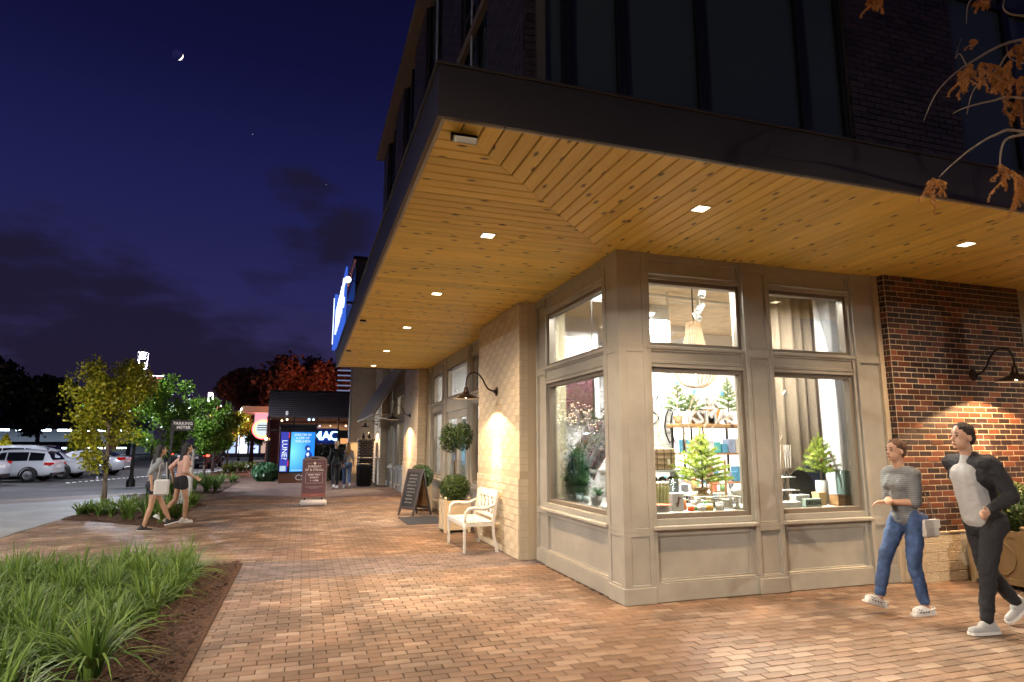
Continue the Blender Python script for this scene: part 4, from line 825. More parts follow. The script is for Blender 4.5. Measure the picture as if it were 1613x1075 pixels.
# side window: iron chandelier, glowing birch, wreath, plaid cushions, picture
p=at(935,655,8.0); t=thing('iron_chandelier','black iron scroll chandelier with crystal drops in the side shop window','chandelier',(p.x,8.0,p.z)); MB().tube([(0,0,-.1),(0,0,1.9)],.008,6).build('stem',dark,t)
for k in range(6):
    a=k*math.pi/3; c,s=math.cos(a),math.sin(a); mb=MB(); mb.tube([(0,0,0),(.07*c,.07*s,-.07),(.15*c,.15*s,-.05),(.20*c,.20*s,.04),(.16*c,.16*s,.10),(.12*c,.12*s,.05)],.007,6); mb.build('arm',dark,t); MB().sph((.2*c,.2*s,-.08),(.010,.010,.022),6).build('crystal_drop',M['steel'],t)
p=at(905,745,7.7); t=thing('birch_branches','white glowing birch branches with tiny lights in the side shop window','branches',(3.78,8.38,TZ)); mb=MB(); lb_=MB(); rr=random.Random(5)
def br(p,d,L_,r,k):
    q=p+d*L_; q.x=max(-.28,q.x); q.y=min(.24,q.y); mb.tube([p,p+d*L_*.5+Vector((rr.uniform(-.02,.02),rr.uniform(-.02,.02),0)),q],[r,r*.8,r*.55],5,cap=False)
    if k==0: lb_.sph(q,.007,6); return
    for _ in range(3): br(q if rr.random()<.6 else p+d*L_*.65,(d+Vector((rr.uniform(-.55,.55),rr.uniform(-.55,.55),rr.uniform(-.15,.35)))).normalized(),L_*.72,r*.6,k-1)
for k in range(6): a=k*1.05; br(Vector((0,0,.2)),Vector((.35*math.cos(a),.4*math.sin(a)-.1,1)).normalized(),.50,.010,3)
mb.build('branches',M['white'],t); lb_.build('tiny_lights',emat('fairy',(1,.82,.5),8),t); pot(t,[(0,0),(.09,0),(.10,.24),(.09,.24),(0,.2)],M['white'])
t=thing('wreath','large green cedar wreath with orange berries standing in the side shop window','wreath',(3.62,8.12,TZ+.33)); V=[];T=[]; rr=random.Random(8)
for k in range(5200):
    a=rr.uniform(0,6.28); rad=.19+rr.gauss(0,.055); q=Vector((rr.gauss(0,.05)-.02,rad*math.cos(a)*.85,rad*1.25*math.sin(a))); d=Vector((rr.gauss(-.1,.35),-math.sin(a)+rr.gauss(0,.6),math.cos(a)+rr.gauss(0,.6))).normalized()*.05; k_=d.cross(Vector((rr.random(),rr.random(),rr.random()))).normalized()*.005; V.append([q-k_,q+k_,q+d+k_*.4,q+d-k_*.4]); T.append(rr.random())
quads('cedar_sprigs',V,M['cedar'],t,T)
for k in range(14): a=rr.uniform(0,6.28); MB().sph((-.08,.19*math.cos(a)*.85,.24*math.sin(a)),.014,8).build('berry',mat('berry',(.75,.16,.03),.35),t,smooth=True)
def plaid():
    m=bpy.data.materials.new('plaid'); m.use_nodes=True; t=m.node_tree;n=t.nodes;l=t.links;b=n['Principled BSDF']; b.inputs['Roughness'].default_value=.9; tc=n.new('ShaderNodeTexCoord'); s=n.new('ShaderNodeSeparateXYZ'); l.new(tc.outputs['Object'],s.inputs[0]); outs=[]
    for ax in ('Y','Z'):
        mm=n.new('ShaderNodeMath'); mm.operation='MULTIPLY'; l.new(s.outputs[ax],mm.inputs[0]); mm.inputs[1].default_value=5.2; fr=n.new('ShaderNodeMath'); fr.operation='FRACT'; l.new(mm.outputs[0],fr.inputs[0]); r=n.new('ShaderNodeValToRGB'); r.color_ramp.interpolation='CONSTANT'; l.new(fr.outputs[0],r.inputs[0]); e=r.color_ramp.elements; e[0].color=(.75,.74,.72,1); e[1].position=.22; e[1].color=(.13,.14,.17,1)
        for p_,c in ((.40,(.75,.74,.72,1)),(.48,(.45,.03,.04,1)),(.58,(.7,.69,.66,1)),(.70,(.25,.27,.31,1)),(.88,(.6,.05,.06,1)),(.93,(.72,.7,.68,1))): x=e.new(p_); x.color=c
        outs.append(r.outputs[0])
    mx=n.new('ShaderNodeMixRGB'); mx.blend_type='MULTIPLY'; mx.inputs[0].default_value=.75; l.new(outs[0],mx.inputs[1]); l.new(outs[1],mx.inputs[2]); l.new(mx.outputs[0],b.inputs['Base Color']); return m
pm_=plaid()
def cushion(name,lab,loc,rx,ry,s=.24):
    vs=[];fs=[];n=14
    for sd in (1,-1):
        for i in range(n+1):
            for j in range(n+1):
                u,v_=i/n*2-1,j/n*2-1; th=.10*(1-u*u)**.5*(1-v_*v_)**.5 if abs(u)<1 and abs(v_)<1 else 0; k=1-.08*(1-abs(u))*(abs(v_)) ; vs.append((sd*th,u*s*(1-.07*(1-v_*v_)*abs(u)),v_*s*(1-.07*(1-u*u)*abs(v_))))
    o=(n+1)**2
    for i in range(n):
        for j in range(n): a=i*(n+1)+j; fs.append((a,a+1,a+n+2,a+n+1)); a+=o; fs.append((a+n+1,a+n+2,a+1,a))
    ob=MB().add(vs,fs).build(name,pm_,smooth=True,loc=loc); ob.rotation_euler=(rx,0,ry); return tag(ob,lab,'cushion')
cushion('plaid_cushion','front red and grey plaid cushion in the side shop window',(at(930,710,8.6).x,8.6,at(930,712,8.6).z),R(38),R(20),.30)
cushion('plaid_cushion','back red and grey plaid cushion peeping over the front one',(at(940,682,8.75).x,8.75,at(940,684,8.75).z),R(20),R(10),.26)
_c=at(930,710,8.6); table('cushion_stand','pale side table that carries the plaid cushions',_c.x-.3,8.3,_c.x+.5,9.0,_c.z-.27)
t=thing('framed_picture','maroon framed picture on the wall deep behind the side window','picture',(at(899,625,11.0).x,11.0,at(899,628,11.0).z)); MB().box(-.5,-.02,-.5,.5,.02,.5,b=.01).build('frame',dark,t); MB().box(-.52,.021,-3.0,.6,.12,1.6).build('screen_panel',M['iwall'],t); MB().box(-.45,-.03,-.45,.45,-.021,.45).build('canvas',mat('maroon',(.07,.018,.022),.7),t)
for k,(x,y_,lb) in enumerate(((3.60,8.35,'small potted plant at the left end of the side window table'),(3.55,7.95,'low potted succulent beside the birch branches'),(3.52,6.95,'small white potted plant at the right end of the side window'))):
    t=thing('potted_plant',lb,'plant',(x,y_ if y_>7.3 else 7.32,TZ)); pot(t,[(0,0),(.045,0),(.06,.11),(.05,.11),(0,.09)],mat('celadon',[(.62,.72,.70),(.20,.42,.46),(.8,.8,.78)][k],.35)); V=[];T=[]
    for q in range(90): a=rr.uniform(0,6.28); e=rr.uniform(.2,1.3); d=Vector((math.cos(a)*math.cos(e),math.sin(a)*math.cos(e),math.sin(e)))*rr.uniform(.06,.14); p0=Vector((0,0,.10)); k_=d.cross(Vector((0,0,1))).normalized()*.012; V.append([p0-k_*.3+d*.4,p0+k_*.3+d*.4,p0+d+k_,p0+d-k_]); T.append(rr.random())
    quads('leaves',V,M['cedar'],t,T)
for k in range(7):
    y_=7.36+k*.125; t=thing('tea_light_holder','pale glass tea light holder, %s from the corner post along the side window'%ORD[k],'candle holder',(3.50+.05*(k%2),y_,TZ),group='glass holders along the side window'); pot(t,[(0,0),(.03,0),(.04,.08),(.034,.08),(.025,.015),(0,.015)],mat('pale_glass',(.62,.74,.73),.15),'cup',14); pot(t,[(0,.015),(.022,.015),(.022,.045),(0,.045)],mat('wax',(.8,.78,.7),.5),'candle',10)
# goods seen through the entrance bay
t=thing('roller_blind','white roller blind half lowered behind the bay window right of the pier','blind',(3.46,11.9,1.7)); MB().box(-.006,-.62,-.9,.006,.62,1.75).build('fabric',mat('blind',(.72,.68,.60),.8),t); MB().box(-.012,-.62,-.93,.012,.62,-.9).build('bottom_bar',M['white'],t)
t=thing('shop_counter','pale wood counter standing deep behind the shop doors','counter',(6.2,14.3,0)); MB().box(-.4,-1.2,0,.4,1.2,.95,b=.01).build('base',M['white'],t); MB().box(-.45,-1.25,.951,.45,1.25,1.0,b=.01).build('top',woodc,t)
t=thing('white_cabinet','tall white open cabinet beyond the counter behind the shop doors','cabinet',(4.9,16.7,0)); MB().box(-.8,-.2,0,-.76,.25,2.3).box(.76,-.2,0,.8,.25,2.3).box(-.76,.22,0,.76,.25,2.3).build('carcass',M['white'],t)
for z in (.1,.6,1.1,1.6,2.26): MB().box(-.759,-.2,z,.759,.219,z+.035).build('shelf',woodc,t)
for i,(x,z) in enumerate([(a,b) for b in (.136,.636,1.136,1.636) for a in (-.5,-.1,.3,.6)]):
    o=MB().lathe([(0,0),(.07,0),(.10,.12),(.05,.2),(.06,.24),(0,.24)],n=14).build('ceramic_vase',mat('ceramic',random.choice([(.7,.7,.68),(.3,.35,.4),(.5,.35,.2),(.1,.1,.12)]),.3),smooth=True,loc=(4.9+x,16.7,z)); tag(o,'rounded ceramic vase, %s from the left on the %s shelf of the white cabinet'%(ORD[i%4],['lowest','second','third','fourth'][i//4]),'vase','vases on the white cabinet')

# crowded console table behind the middle window
table('console_table','long pale console table crowded with goods behind the little spruce',4.75,7.75,6.0,8.15,.95)
cn={(.62,.15,.08):'red',(.75,.72,.66):'cream',(.10,.38,.40):'teal',(.55,.38,.16):'amber',(.12,.12,.13):'charcoal',(.70,.70,.72):'white',(.20,.34,.14):'green',(.55,.42,.34):'clay'}
ks=list(cn); rr=random.Random(77); last=None
for k in range(15):
    c=ks[(k*3+k//5)%8]; h=rr.uniform(.10,.26); x=4.83+k*.078
    if k%3==1: t=thing('gift_box','%s box, %s item from the left on the console table behind the spruce'%(cn[c],ORD[k]),'box',(x,7.88+.08*(k%2),.951)); MB().box(-.033,-.05,0,.033,.05,h*.8,b=.004).build('box_base',mat('cbox',c,.5),t); MB().box(-.035,-.052,h*.8,.035,.052,h,b=.004).build('lid',M['white'],t)
    else: jar((x,7.88+.08*(k%2),.951),'%s jar, %s item from the left on the console table behind the spruce'%(cn[c],ORD[k]),.034,h,c,ks[(k+2)%8])
t=thing('twig_tree','bare pale twig tree hung with white ornaments right of the green spruce','twig tree',(5.55,8.35,0)); mb=MB(); rr=random.Random(15); tips=[]
def tw(p,d,L_,r,k):
    q=p+d*L_; mb.tube([p,p+d*L_*.5+Vector((rr.uniform(-.02,.02),rr.uniform(-.02,.02),0)),q],[r,r*.8,r*.55],5,cap=False)
    if k==0: tips.append(q); return
    for _ in range(3): tw(p+d*L_*rr.uniform(.6,1),(d+Vector((rr.uniform(-.6,.6),rr.uniform(-.6,.6),rr.uniform(-.1,.3)))).normalized(),L_*.65,r*.6,k-1)
tw(Vector((0,0,0)),Vector((0,0,1)),1.25,.022,3); mb.build('branches',M['twig'],t)
for k,q in enumerate(tips[::3][:9]): MB().sph(q-Vector((0,0,.06)),(.035,.012,.042),10).tube([q,q-Vector((0,0,.03))],.002,4).build('ornament',[M['white'],mat('orn_blue',(.15,.45,.60),.3)][k%2],t,smooth=True)

# ================================================================== PAVEMENT THINGS
def foliage_ball(c,r,n,leaf=.02,seed=1,shell=.35,sq=1.0):
    rr=np.random.default_rng(seed); d=rr.normal(size=(n,3)); d/=np.linalg.norm(d,axis=1)[:,None]; rad=r*(1-shell*rr.random(n)**1.6)*(1+.07*np.sin(d[:,0]*9)*np.cos(d[:,1]*8+d[:,2]*7))
    p=np.array(c)+d*rad[:,None]*np.array([1,1,sq]); return leafq(p,d,leaf,rr)
def leafq(p,d,leaf,rr,elong=1.6):
    n=len(p); nm=d+rr.normal(size=(n,3))*.55; nm/=np.linalg.norm(nm,axis=1)[:,None]; a=np.cross(nm,rr.normal(size=(n,3))); a/=np.linalg.norm(a,axis=1)[:,None]; b=np.cross(nm,a); s=leaf*(.6+.8*rr.random(n))[:,None]
    a=a*s*elong*.5; b=b*s*.5
    return np.stack([p-a,p+b-a*.1,p+a,p-b-a*.1],axis=1)
# white bench -------------------------------------------------------
def bench():
    # local: x = across depth (0 front .. .46 back), y along the seat 0..1.16
    t=thing('garden_bench','white wooden garden bench with lattice back and scrolled arms against the painted brick pier','bench',(2.33,9.48,0)); m=M['bench']; Lb=1.14; D=.47
    for y_ in (.03,Lb-.03):
        b=MB(); b.lathe([(.016,0),(.024,.02),(.018,.05),(.026,.08),(.02,.16),(.025,.28),(.030,.31),(.022,.33),(.030,.35),(.030,.44),(0,.44)],(.03,y_,0),14); b.build('leg',m,t,smooth=True)
        b=MB(); b.prism([(D+.05,0),(D+.09,0),(D+.03,.25),(D+.02,.42),(D+.05,.62),(D+.10,.88),(D+.06,.88),(D+.01,.62),(D-.02,.42),(D-.01,.25)],y_-.022,y_+.022,'y'); fixn(b.build('leg',m,t))
        pts=[(.04,y_,.43),(.035,y_,.52),(.05,y_,.60),(.10,y_,.645),(.18,y_,.655),(.28,y_,.64),(.38,y_,.65),(.47,y_,.69),(.53,y_,.70)]
        b=MB(); b.tube(pts,[.019,.02,.024,.027,.027,.025,.023,.02,.018],10); b.build('armrest',m,t,smooth=True)
    b=MB(); b.box(.0,.02,.385,.03,Lb-.02,.435,b=.004); b.box(D-.02,.02,.385,D+.01,Lb-.02,.435,b=.004); b.box(.03,.015,.385,D-.02,.045,.43,b=.003); b.box(.03,Lb-.045,.385,D-.02,Lb-.015,.43,b=.003); b.build('seat_rail',m,t)
    for k in range(8): x=.0+k*.061; MB().box(x,.01,.436,x+.045,Lb-.01,.452,b=.004).build('seat_slat',m,t)
    def bk(z): return D+.0+(z-.42)*.17
    for z0,z1 in ((.80,.895),(.50,.545)): b=MB(); b.prism([(bk(z0),z0),(bk(z1),z1),(bk(z1)+.03,z1),(bk(z0)+.03,z0)],.045,Lb-.045,'y'); fixn(b.build('back_rail',m,t))
    n=5; w_=(Lb-.1)/n
    for k in range(n):
        y0=.05+k*w_
        for (a,c) in (((y0,.545),(y0+w_,.80)),((y0+w_,.545),(y0,.80))):
            b=MB(); b.tube([(bk(a[1])+.015,a[0],a[1]),(bk(c[1])+.015,c[0],c[1])],.012,6); b.build('lattice_bar',m,t)
        b=MB(); ym=y0+w_/2; b.tube([(bk(.67+.075*math.sin(q))+.015,ym+.06*math.cos(q),.67+.075*math.sin(q)) for q in [k2*math.pi/6 for k2 in range(13)]],.010,6); b.build('lattice_ring',m,t)
    return t
bench()
# topiary planters ----------------------------------------------------
M['planter']=mat('planter_cream',(.62,.52,.36),.5,var=.05,bump=.05)
def planter(loc,lab,w_=.40,h=.58,kind='ball',rot=0,m=None,bush=.27,cat='planter'):
    m=m or M['planter']; t=thing('square_planter',lab,cat,loc,rot); a=w_/2
    for sx in (-1,1):
        for sy in (-1,1): b=MB(); b.box(sx*a-.025*sx-.025,sy*a-.025*sy-.025,0,sx*a-.025*sx+.025,sy*a-.025*sy+.025,h,b=.004); b.sph((sx*(a-.025),sy*(a-.025),h+.022),.026,10); b.build('corner_post',m,t)
    for q in range(4):
        X=Matrix.Rotation(q*math.pi/2,3,'Z'); b=MB(); b.box(-a+.05,-a+.012,.05,a-.05,-a+.03,h-.02,X=X); b.box(-a+.05,-a+.002,.05,a-.05,-a+.014,.12,b=.003,X=X); b.box(-a+.05,-a+.002,h-.09,a-.05,-a+.014,h-.02,b=.003,X=X); b.box(-a+.05,-a+.002,.12,-a+.10,-a+.0135,h-.09,b=.003,X=X); b.box(a-.10,-a+.002,.12,a-.05,-a+.0135,h-.09,b=.003,X=X)
        n=12; b.tube([X@Vector(((a-.12)*math.cos(z),-a+.008,h*.5+(h*.5-.14)*math.sin(z))) for z in [k*2*math.pi/n for k in range(n+1)]],.008,6); b.build('side_panel',m,t)
    MB().box(-a+.03,-a+.03,h-.06,a-.03,a-.03,h-.04).build('soil',M['mulch'],t)
    return t
t=planter((2.78,12.0,0),'cream square planter with a clipped boxwood ball and tall topiary beside the bench',.50,.60)
b=thing('boxwood_topiary','two tier clipped boxwood with a round base and an upper tuft on a tall stem, its reflection added as a second tuft','topiary',(2.78,12.0,.56)); MB().sph((0,0,.24),.20,14).build('inner_mass',mat('box_core',(.008,.014,.005),.9),b); quads('lower_ball',foliage_ball((0,0,.24),.29,5200,.020,3,sq=.88),M['box'],b,rng.random(5200))
quads('upper_tuft',foliage_ball((-.10,.10,1.18),.20,2200,.022,4,.5,1.45),M['box'],b,rng.random(2200)); quads('upper_tuft',foliage_ball((.12,-.08,1.20),.20,2200,.022,5,.5,1.4),M['box'],b,rng.random(2200)); MB().tube([(0,0,0),(.01,0,.6),(0,0,1.2)],.017,8).build('stem',M['bark'],b)  # second tuft models the reflection of the first in the door glass
t=planter((2.85,16.1,0),'cream square planter half hidden behind the chalkboard',.50,.60)
b=thing('boxwood_ball','clipped boxwood ball in the planter behind the chalkboard','topiary',(2.85,16.1,.56)); quads('foliage',foliage_ball((0,0,.26),.31,5000,.024,13,sq=.95),M['box'],b,rng.random(5000)); MB().tube([(0,0,0),(0,0,.2)],.03,8).build('stem',M['bark'],b)
M['planterw']=mat('planter_wood',(.30,.22,.12),.6,var=.15,vscale=6,stretch=(1,1,.3),bump=.1)
t=planter((7.95,5.42,0),'weathered wooden square planter at the foot of the dark brick wall',.66,.66,m=M['planterw'])
b=thing('boxwood_ball','loose boxwood bush in the wooden planter by the dark brick wall','topiary',(7.95,5.42,.62)); quads('foliage',foliage_ball((0,0,.22),.34,6000,.024,14,.6),M['box'],b,rng.random(6000)); MB().tube([(0,0,0),(0,0,.2)],.03,8).build('stem',M['bark'],b)
# sandwich chalkboard ---------------------------------------------------
t=thing('chalkboard','black A frame chalkboard with handwritten lines on the mat by the shop door','sandwich board',(2.52,14.95,0),R(-62))
# local: x along the width, +-y the two feet ; panel facing local -y looks to the street
cb=mat('chalk_slate',(.028,.028,.032),.7,var=.5,vscale=3); chalk=mat('chalk',(.65,.65,.65),.9); fr_=mat('board_frame',(.07,.055,.05),.5)
for s in (-1,1):
    X=Matrix.Translation((0,0,0))@Matrix.Rotation(s*-math.atan2(.27,1.0)*-1,4,'X') if False else None
    an=s*math.atan2(.26,1.02)
    def T(x,y,z): # board coordinates: y is thickness, z up along the board from the ridge down
        q=Matrix.Rotation(-an,3,'X')@Vector((x,y,z)); return q+Vector((0,0,1.05))
    def bx(x0,x1,z0,z1,y0,y1,name,m,b=.003,tt=None):
        mb=MB(); mb.box(x0,y0,z0,x1,y1,z1,b=b); mb.v=[tuple(T(*p)) for p in mb.v]; return mb.build(name,m,t)
    bx(-.29,-.235,-1.075,0,-.014,.014,'leg',fr_); bx(.235,.29,-1.075,0,-.014,.014,'leg',fr_)
    bx(-.235,.235,-.085,0,-.0135,.0135,'top_rail',fr_); bx(-.235,.235,-.93,-.87,-.0135,.0135,'bottom_rail',fr_)
    pn=bx(-.235,.235,-.87,-.085,-.006,.006,'slate',cb if s>0 else woodc,0)
    if s>0:
        rc=random.Random(9)
        for i in range(9):          # joined-up chalk handwriting
            w0=-.15+rc.uniform(-.02,.03); w1=.15+rc.uniform(-.05,.02); pts=[]; x=w0; zl=-.15-i*.078; q=0
            while x<w1: pts.append(T(x,-.0085,zl+(.013 if q%2 else -.013)*rc.uniform(.4,1.5))); x+=rc.uniform(.006,.016); q+=1
            MB().tube(pts,.0032 if i<2 else .0024,4).build('chalk_handwriting',chalk,t)
MB().box(-.02,-.26,.33,.02,.26,.345).build('stay_bar',fr_,t)
o=MB().box(-.42,-.68,0,.42,.68,.012,b=.005).build('door_mat',mat('rubber_mat',(.022,.022,.028),.8,bump=.5,bscale=90),loc=(2.50,13.9,.001)); tag(o,'dark ribbed rubber door mat on the pavers beside the chalkboard','mat')
# SUNDAY SIP & STROLL sign -----------------------------------------------
sg=mat('sign_plum',(.115,.050,.062),.45); sgf=mat('sign_frame',(.16,.12,.12),.5); wt=mat('sign_white',(.75,.72,.72),.5)
t=thing('pavement_sign','plum pavement sign reading SUNDAY SIP & STROLL on a white water filled base','sign',(.31,18.0,0),R(-2))
mb=MB(); mb.tube([(-.30,0,.085),(.30,0,.085)],.085,20); mb.sph((-.30,0,.085),(.05,.085,.085),16); mb.sph((.30,0,.085),(.05,.085,.085),16); mb.build('water_base',mat('base_plastic',(.55,.50,.48),.4),t,smooth=True)
for s in (-1,1): MB().tube([(s*.22,0,.16),(s*.22,0,.24)],.022,8).build('spring_mount',M['black'],t); MB().box(s*.295,-.06,.02,s*.30+s*.04,.06,.15,b=.01).build('base_cap',M['black'] if s<0 else M['white'],t)
mb=MB(); mb.prism([(-.315,.22),(.315,.22),(.315,1.22),(.24,1.275),(.1,1.30),(-.1,1.30),(-.24,1.275),(-.315,1.22)],-.022,.022,'y'); fixn(mb.build('frame',sgf,t))
MB().box(-.29,-.027,.33,.29,-.0225,1.20,b=.002).build('poster',sg,t); MB().box(-.29,-.0275,.245,.29,-.0226,.33).build('footer_band',mat('sign_rust',(.24,.075,.06),.5),t); MB().box(-.09,-.026,1.235,.09,-.0221,1.27).build('handle_slot',M['black'],t)
MB().sph((-.0,-.026,1.12),(.035,.004,.035),14).build('emblem',wt,t)
for z,w0,w1 in ((1.12,-.2,-.06),(1.12,.06,.2),(.50,-.22,.22),(.47,-.1,.1)): MB().box(w0,-.0285,z,w1,-.0275,z+.004).build('rule_line',wt,t)
mb=MB(); mb.box(-.22,-.0285,.60,.22,-.0275,.604); mb.box(-.22,-.0285,.86,.22,-.0275,.864); mb.box(-.22,-.0285,.604,-.216,-.0275,.86); mb.box(.216,-.0285,.604,.22,-.0275,.86); mb.build('box_border',wt,t)
for s_,z,sz_ in (('SUNDAY',1.035,.088),('SIP & STROLL',.945,.082),('EVERY FIRST',.815,.058),('SUNDAY',.745,.058),('1 - 4 PM',.665,.062),('.  .  .  .',.30,.05)): text(s_,sz_,wt,t,(0,-.0285,z),(R(90),0,0),extrude=.001,bold=.0015)
# digital kiosk ------------------------------------------------------------
t=thing('digital_kiosk','tall black information kiosk with glowing blue poster screens and a wooden base','kiosk',(-.35,29.5,0))
MB().box(-.62,-.30,.0,.75,.30,.42,b=.01).build('wood_base',woodmat('kiosk_wood',(.20,.09,.045),(.12,.05,.028),False),t); MB().box(-.66,-.33,.42,.82,.33,2.42,b=.02).build('housing',M['black'],t); MB().box(-.72,-.40,2.42,.90,.40,2.50,b=.01).build('roof_cap',M['black'],t)
scm=bpy.data.materials.new('screen_blue'); scm.use_nodes=True; q=scm.node_tree; q.nodes.clear(); o_=q.nodes.new('ShaderNodeOutputMaterial'); e_=q.nodes.new('ShaderNodeEmission'); tc=q.nodes.new('ShaderNodeTexCoord'); gr=q.nodes.new('ShaderNodeTexGradient'); gr.gradient_type='SPHERICAL'; mp=q.nodes.new('ShaderNodeMapping'); mp.inputs['Location'].default_value=(.16,0,-1.25); mp.inputs['Scale'].default_value=(1.3,0,.95); q.links.new(tc.outputs['Object'],mp.inputs[0]); q.links.new(mp.outputs[0],gr.inputs[0]); r_=q.nodes.new('ShaderNodeValToRGB'); q.links.new(gr.outputs[0],r_.inputs[0]); r_.color_ramp.elements[0].color=(.02,.22,.80,1); r_.color_ramp.elements[1].color=(.20,.72,.92,1); q.links.new(r_.outputs[0],e_.inputs[0]); e_.inputs[1].default_value=1.15; q.links.new(e_.outputs[0],o_.inputs[0])
MB().box(-.18,-.345,.47,.80,-.331,2.16).build('screen',scm,t)
ew=emat('screen_white',(.8,.93,1),1.1); en=emat('screen_navy',(.02,.06,.35),.9)
for s_,z in (('SHELTER IN',2.04),('A LIFE OF',1.90),('WELLNESS',1.76)): text(s_,.135,ew,t,(.30,-.348,z),(R(90),0,0),'poster_lettering',.0005)
mb=MB(); mb.sph((.52,-.350,1.47),(.12,.003,.13),16); mb.prism([(.40,.95),(.68,.60),(.76,.75),(.72,1.20),(.60,1.38),(.46,1.33),(.42,1.15)],-.351,-.348,'y'); fixn(mb.build('poster_figure',en,t)); MB().sph((.55,-.352,1.44),(.055,.003,.06),12).build('poster_face',ew,t); MB().prism([(.46,1.22),(.56,1.30),(.60,1.18),(.52,1.10)],-.353,-.3515,'y').build('poster_scarf',ew,t)
MB().box(-.12,-.349,.53,.60,-.347,.545).build('poster_rule',ew,t)
MB().box(-.60,-.345,.47,-.28,-.331,2.16).build('side_screen',emat('screen_violet',(.06,.07,.50),.8),t)
text('LUNE?',.30,ew,t,(-.44,-.348,1.40),(R(90),R(90),0),'side_lettering',.0005); MB().box(-.58,-.349,.50,-.34,-.347,.72).build('side_caption_panel',emat('cap',(.5,.65,.75),.9),t); MB().box(-.275,-.340,1.9,-.245,-.331,2.14).build('red_stripe',emat('redstripe',(.9,.05,.03),1),t); MB().box(-.275,-.340,.7,-.245,-.331,.95).build('red_stripe',emat('redstripe',(.9,.02,.05),1),t)
o=text('CS',.34,wt,t,(.25,-.306,.21),(R(90),0,0),'emblem_lettering',.004)
light('screen_glow','AREA',(.3,-.45,1.3),22,(.25,.6,1),t,shape='RECTANGLE',size=.9,size_y=1.6,rot=(R(90),0,0))
# litter bin with shelf counter & brick column ---------------------------------
t=thing('litter_bin','dark ribbed cylindrical litter bin below the narrow counter by the hedge','litter bin',(2.33,26.0,0)); MB().lathe([(0,0),(.27,0),(.30,.80),(.31,.84),(.24,.88),(.12,.88),(.12,.80),(0,.80)],n=28).build('body',M['black'],t,smooth=True)
for k in range(20): a=k*math.pi/10; MB().tube([(.275*math.cos(a),.275*math.sin(a),.03),(.304*math.cos(a),.304*math.sin(a),.80)],.010,5).build('slat',M['black'],t)
t=thing('bar_counter','narrow pale counter top on a post beside the brick column','counter',(2.35,26.5,0)); MB().box(-.48,-.28,1.07,.60,.25,1.10,b=.006).build('top',M['trim'],t); MB().tube([(-.1,.1,0),(-.1,.1,1.07)],.03,8).build('post',M['black'],t)
t=thing('brick_column','short dark brick column with a stone cap and two jars on top','column',(2.50,27.6,0)); c_=MB().box(-.30,-.30,0,.30,.30,1.78).build('core',M['mortar'],t); WL[c_.name]=Vector((2.50,27.6,0))
bb=MB()
for r_ in range(25):
    z=.005+r_*.0707
    for k in range(3):
        o=-.30+k*.2+(.1 if r_%2 else 0)-(.05); bb.box(max(-.305,o),-.315,z,min(.305,o+.19),-.29,z+.06,t=random.random(),b=.003); bb.box(-.315,max(-.29,o),z,-.29,min(.305,o+.19),z+.06,t=random.random(),b=.003)
tag(bb.build('brick_field',M['brickb'],t,tint=True),kind='stuff'); MB().box(-.36,-.36,1.785,.36,.36,1.86,b=.01).build('cap',M['concrete'],t)
for k,x in enumerate((-.12,.12)): o=MB().lathe([(0,0),(.07,0),(.08,.12),(.03,.18),(.04,.24),(0,.25)],n=14).build('jar',M['black'],smooth=True,loc=(2.50+x,27.5,1.861)); tag(o,['left','right'][k]+' of two small dark jars on the brick column cap','jar')
# hedge in front of the restaurant ----------------------------------------------
t=thing('box_hedge','long clipped dark green hedge in front of the restaurant windows','hedge',(1.3,31.0,0)); n=26000; p=rng.random((n,3)); f=rng.integers(0,4,n); hx,hy,hz=1.75,.38,1.58
pos=np.stack([(p[:,0]*2-1)*hx,(p[:,1]*2-1)*hy,p[:,2]*hz],1); pos[f==0,1]=-hy; pos[f==1,1]=-hy; pos[f==2,2]=hz; pos[f==3,0]=-hx; pos+=rng.normal(size=(n,3))*.03; nn=np.zeros((n,3)); nn[f<2,1]=-1; nn[f==2,2]=1; nn[f==3,0]=-1
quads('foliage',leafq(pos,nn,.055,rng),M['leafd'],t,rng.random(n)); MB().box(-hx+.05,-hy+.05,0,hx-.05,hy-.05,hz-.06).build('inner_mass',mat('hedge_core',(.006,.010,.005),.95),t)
def strap(p,n,h,spread,rr,V,T,w_=.011,dr=1.0):
    for k in range(n):
        a=rr.uniform(0,6.28); L_=h*rr.uniform(.7,1.15); s=rr.uniform(.08,spread); dx,dy=math.cos(a),math.sin(a); b0=Vector((p[0]+dx*rr.uniform(0,.05),p[1]+dy*rr.uniform(0,.05),p[2])); prev=None; side=Vector((-dy,dx,0)); tn=rr.random(); seg=5
        tw=rr.uniform(-.4,.4)
        for i in range(seg+1):
            f=i/seg; q=b0+Vector((dx,dy,0))*(s*L_*f**1.6*1.5)+Vector((0,0,L_*(f-.42*s*2.2*dr*f**2.6))); wd=w_*(1-f)**.55*(1 if i else .7)+.0008; sd=(side+Vector((0,0,tw*f)))*wd
            if prev: V.append([prev[0],prev[1],q+sd,q-sd]); T.append(min(1,max(0,tn*.75+.25*f)))
            prev=(q-sd,q+sd)
    return
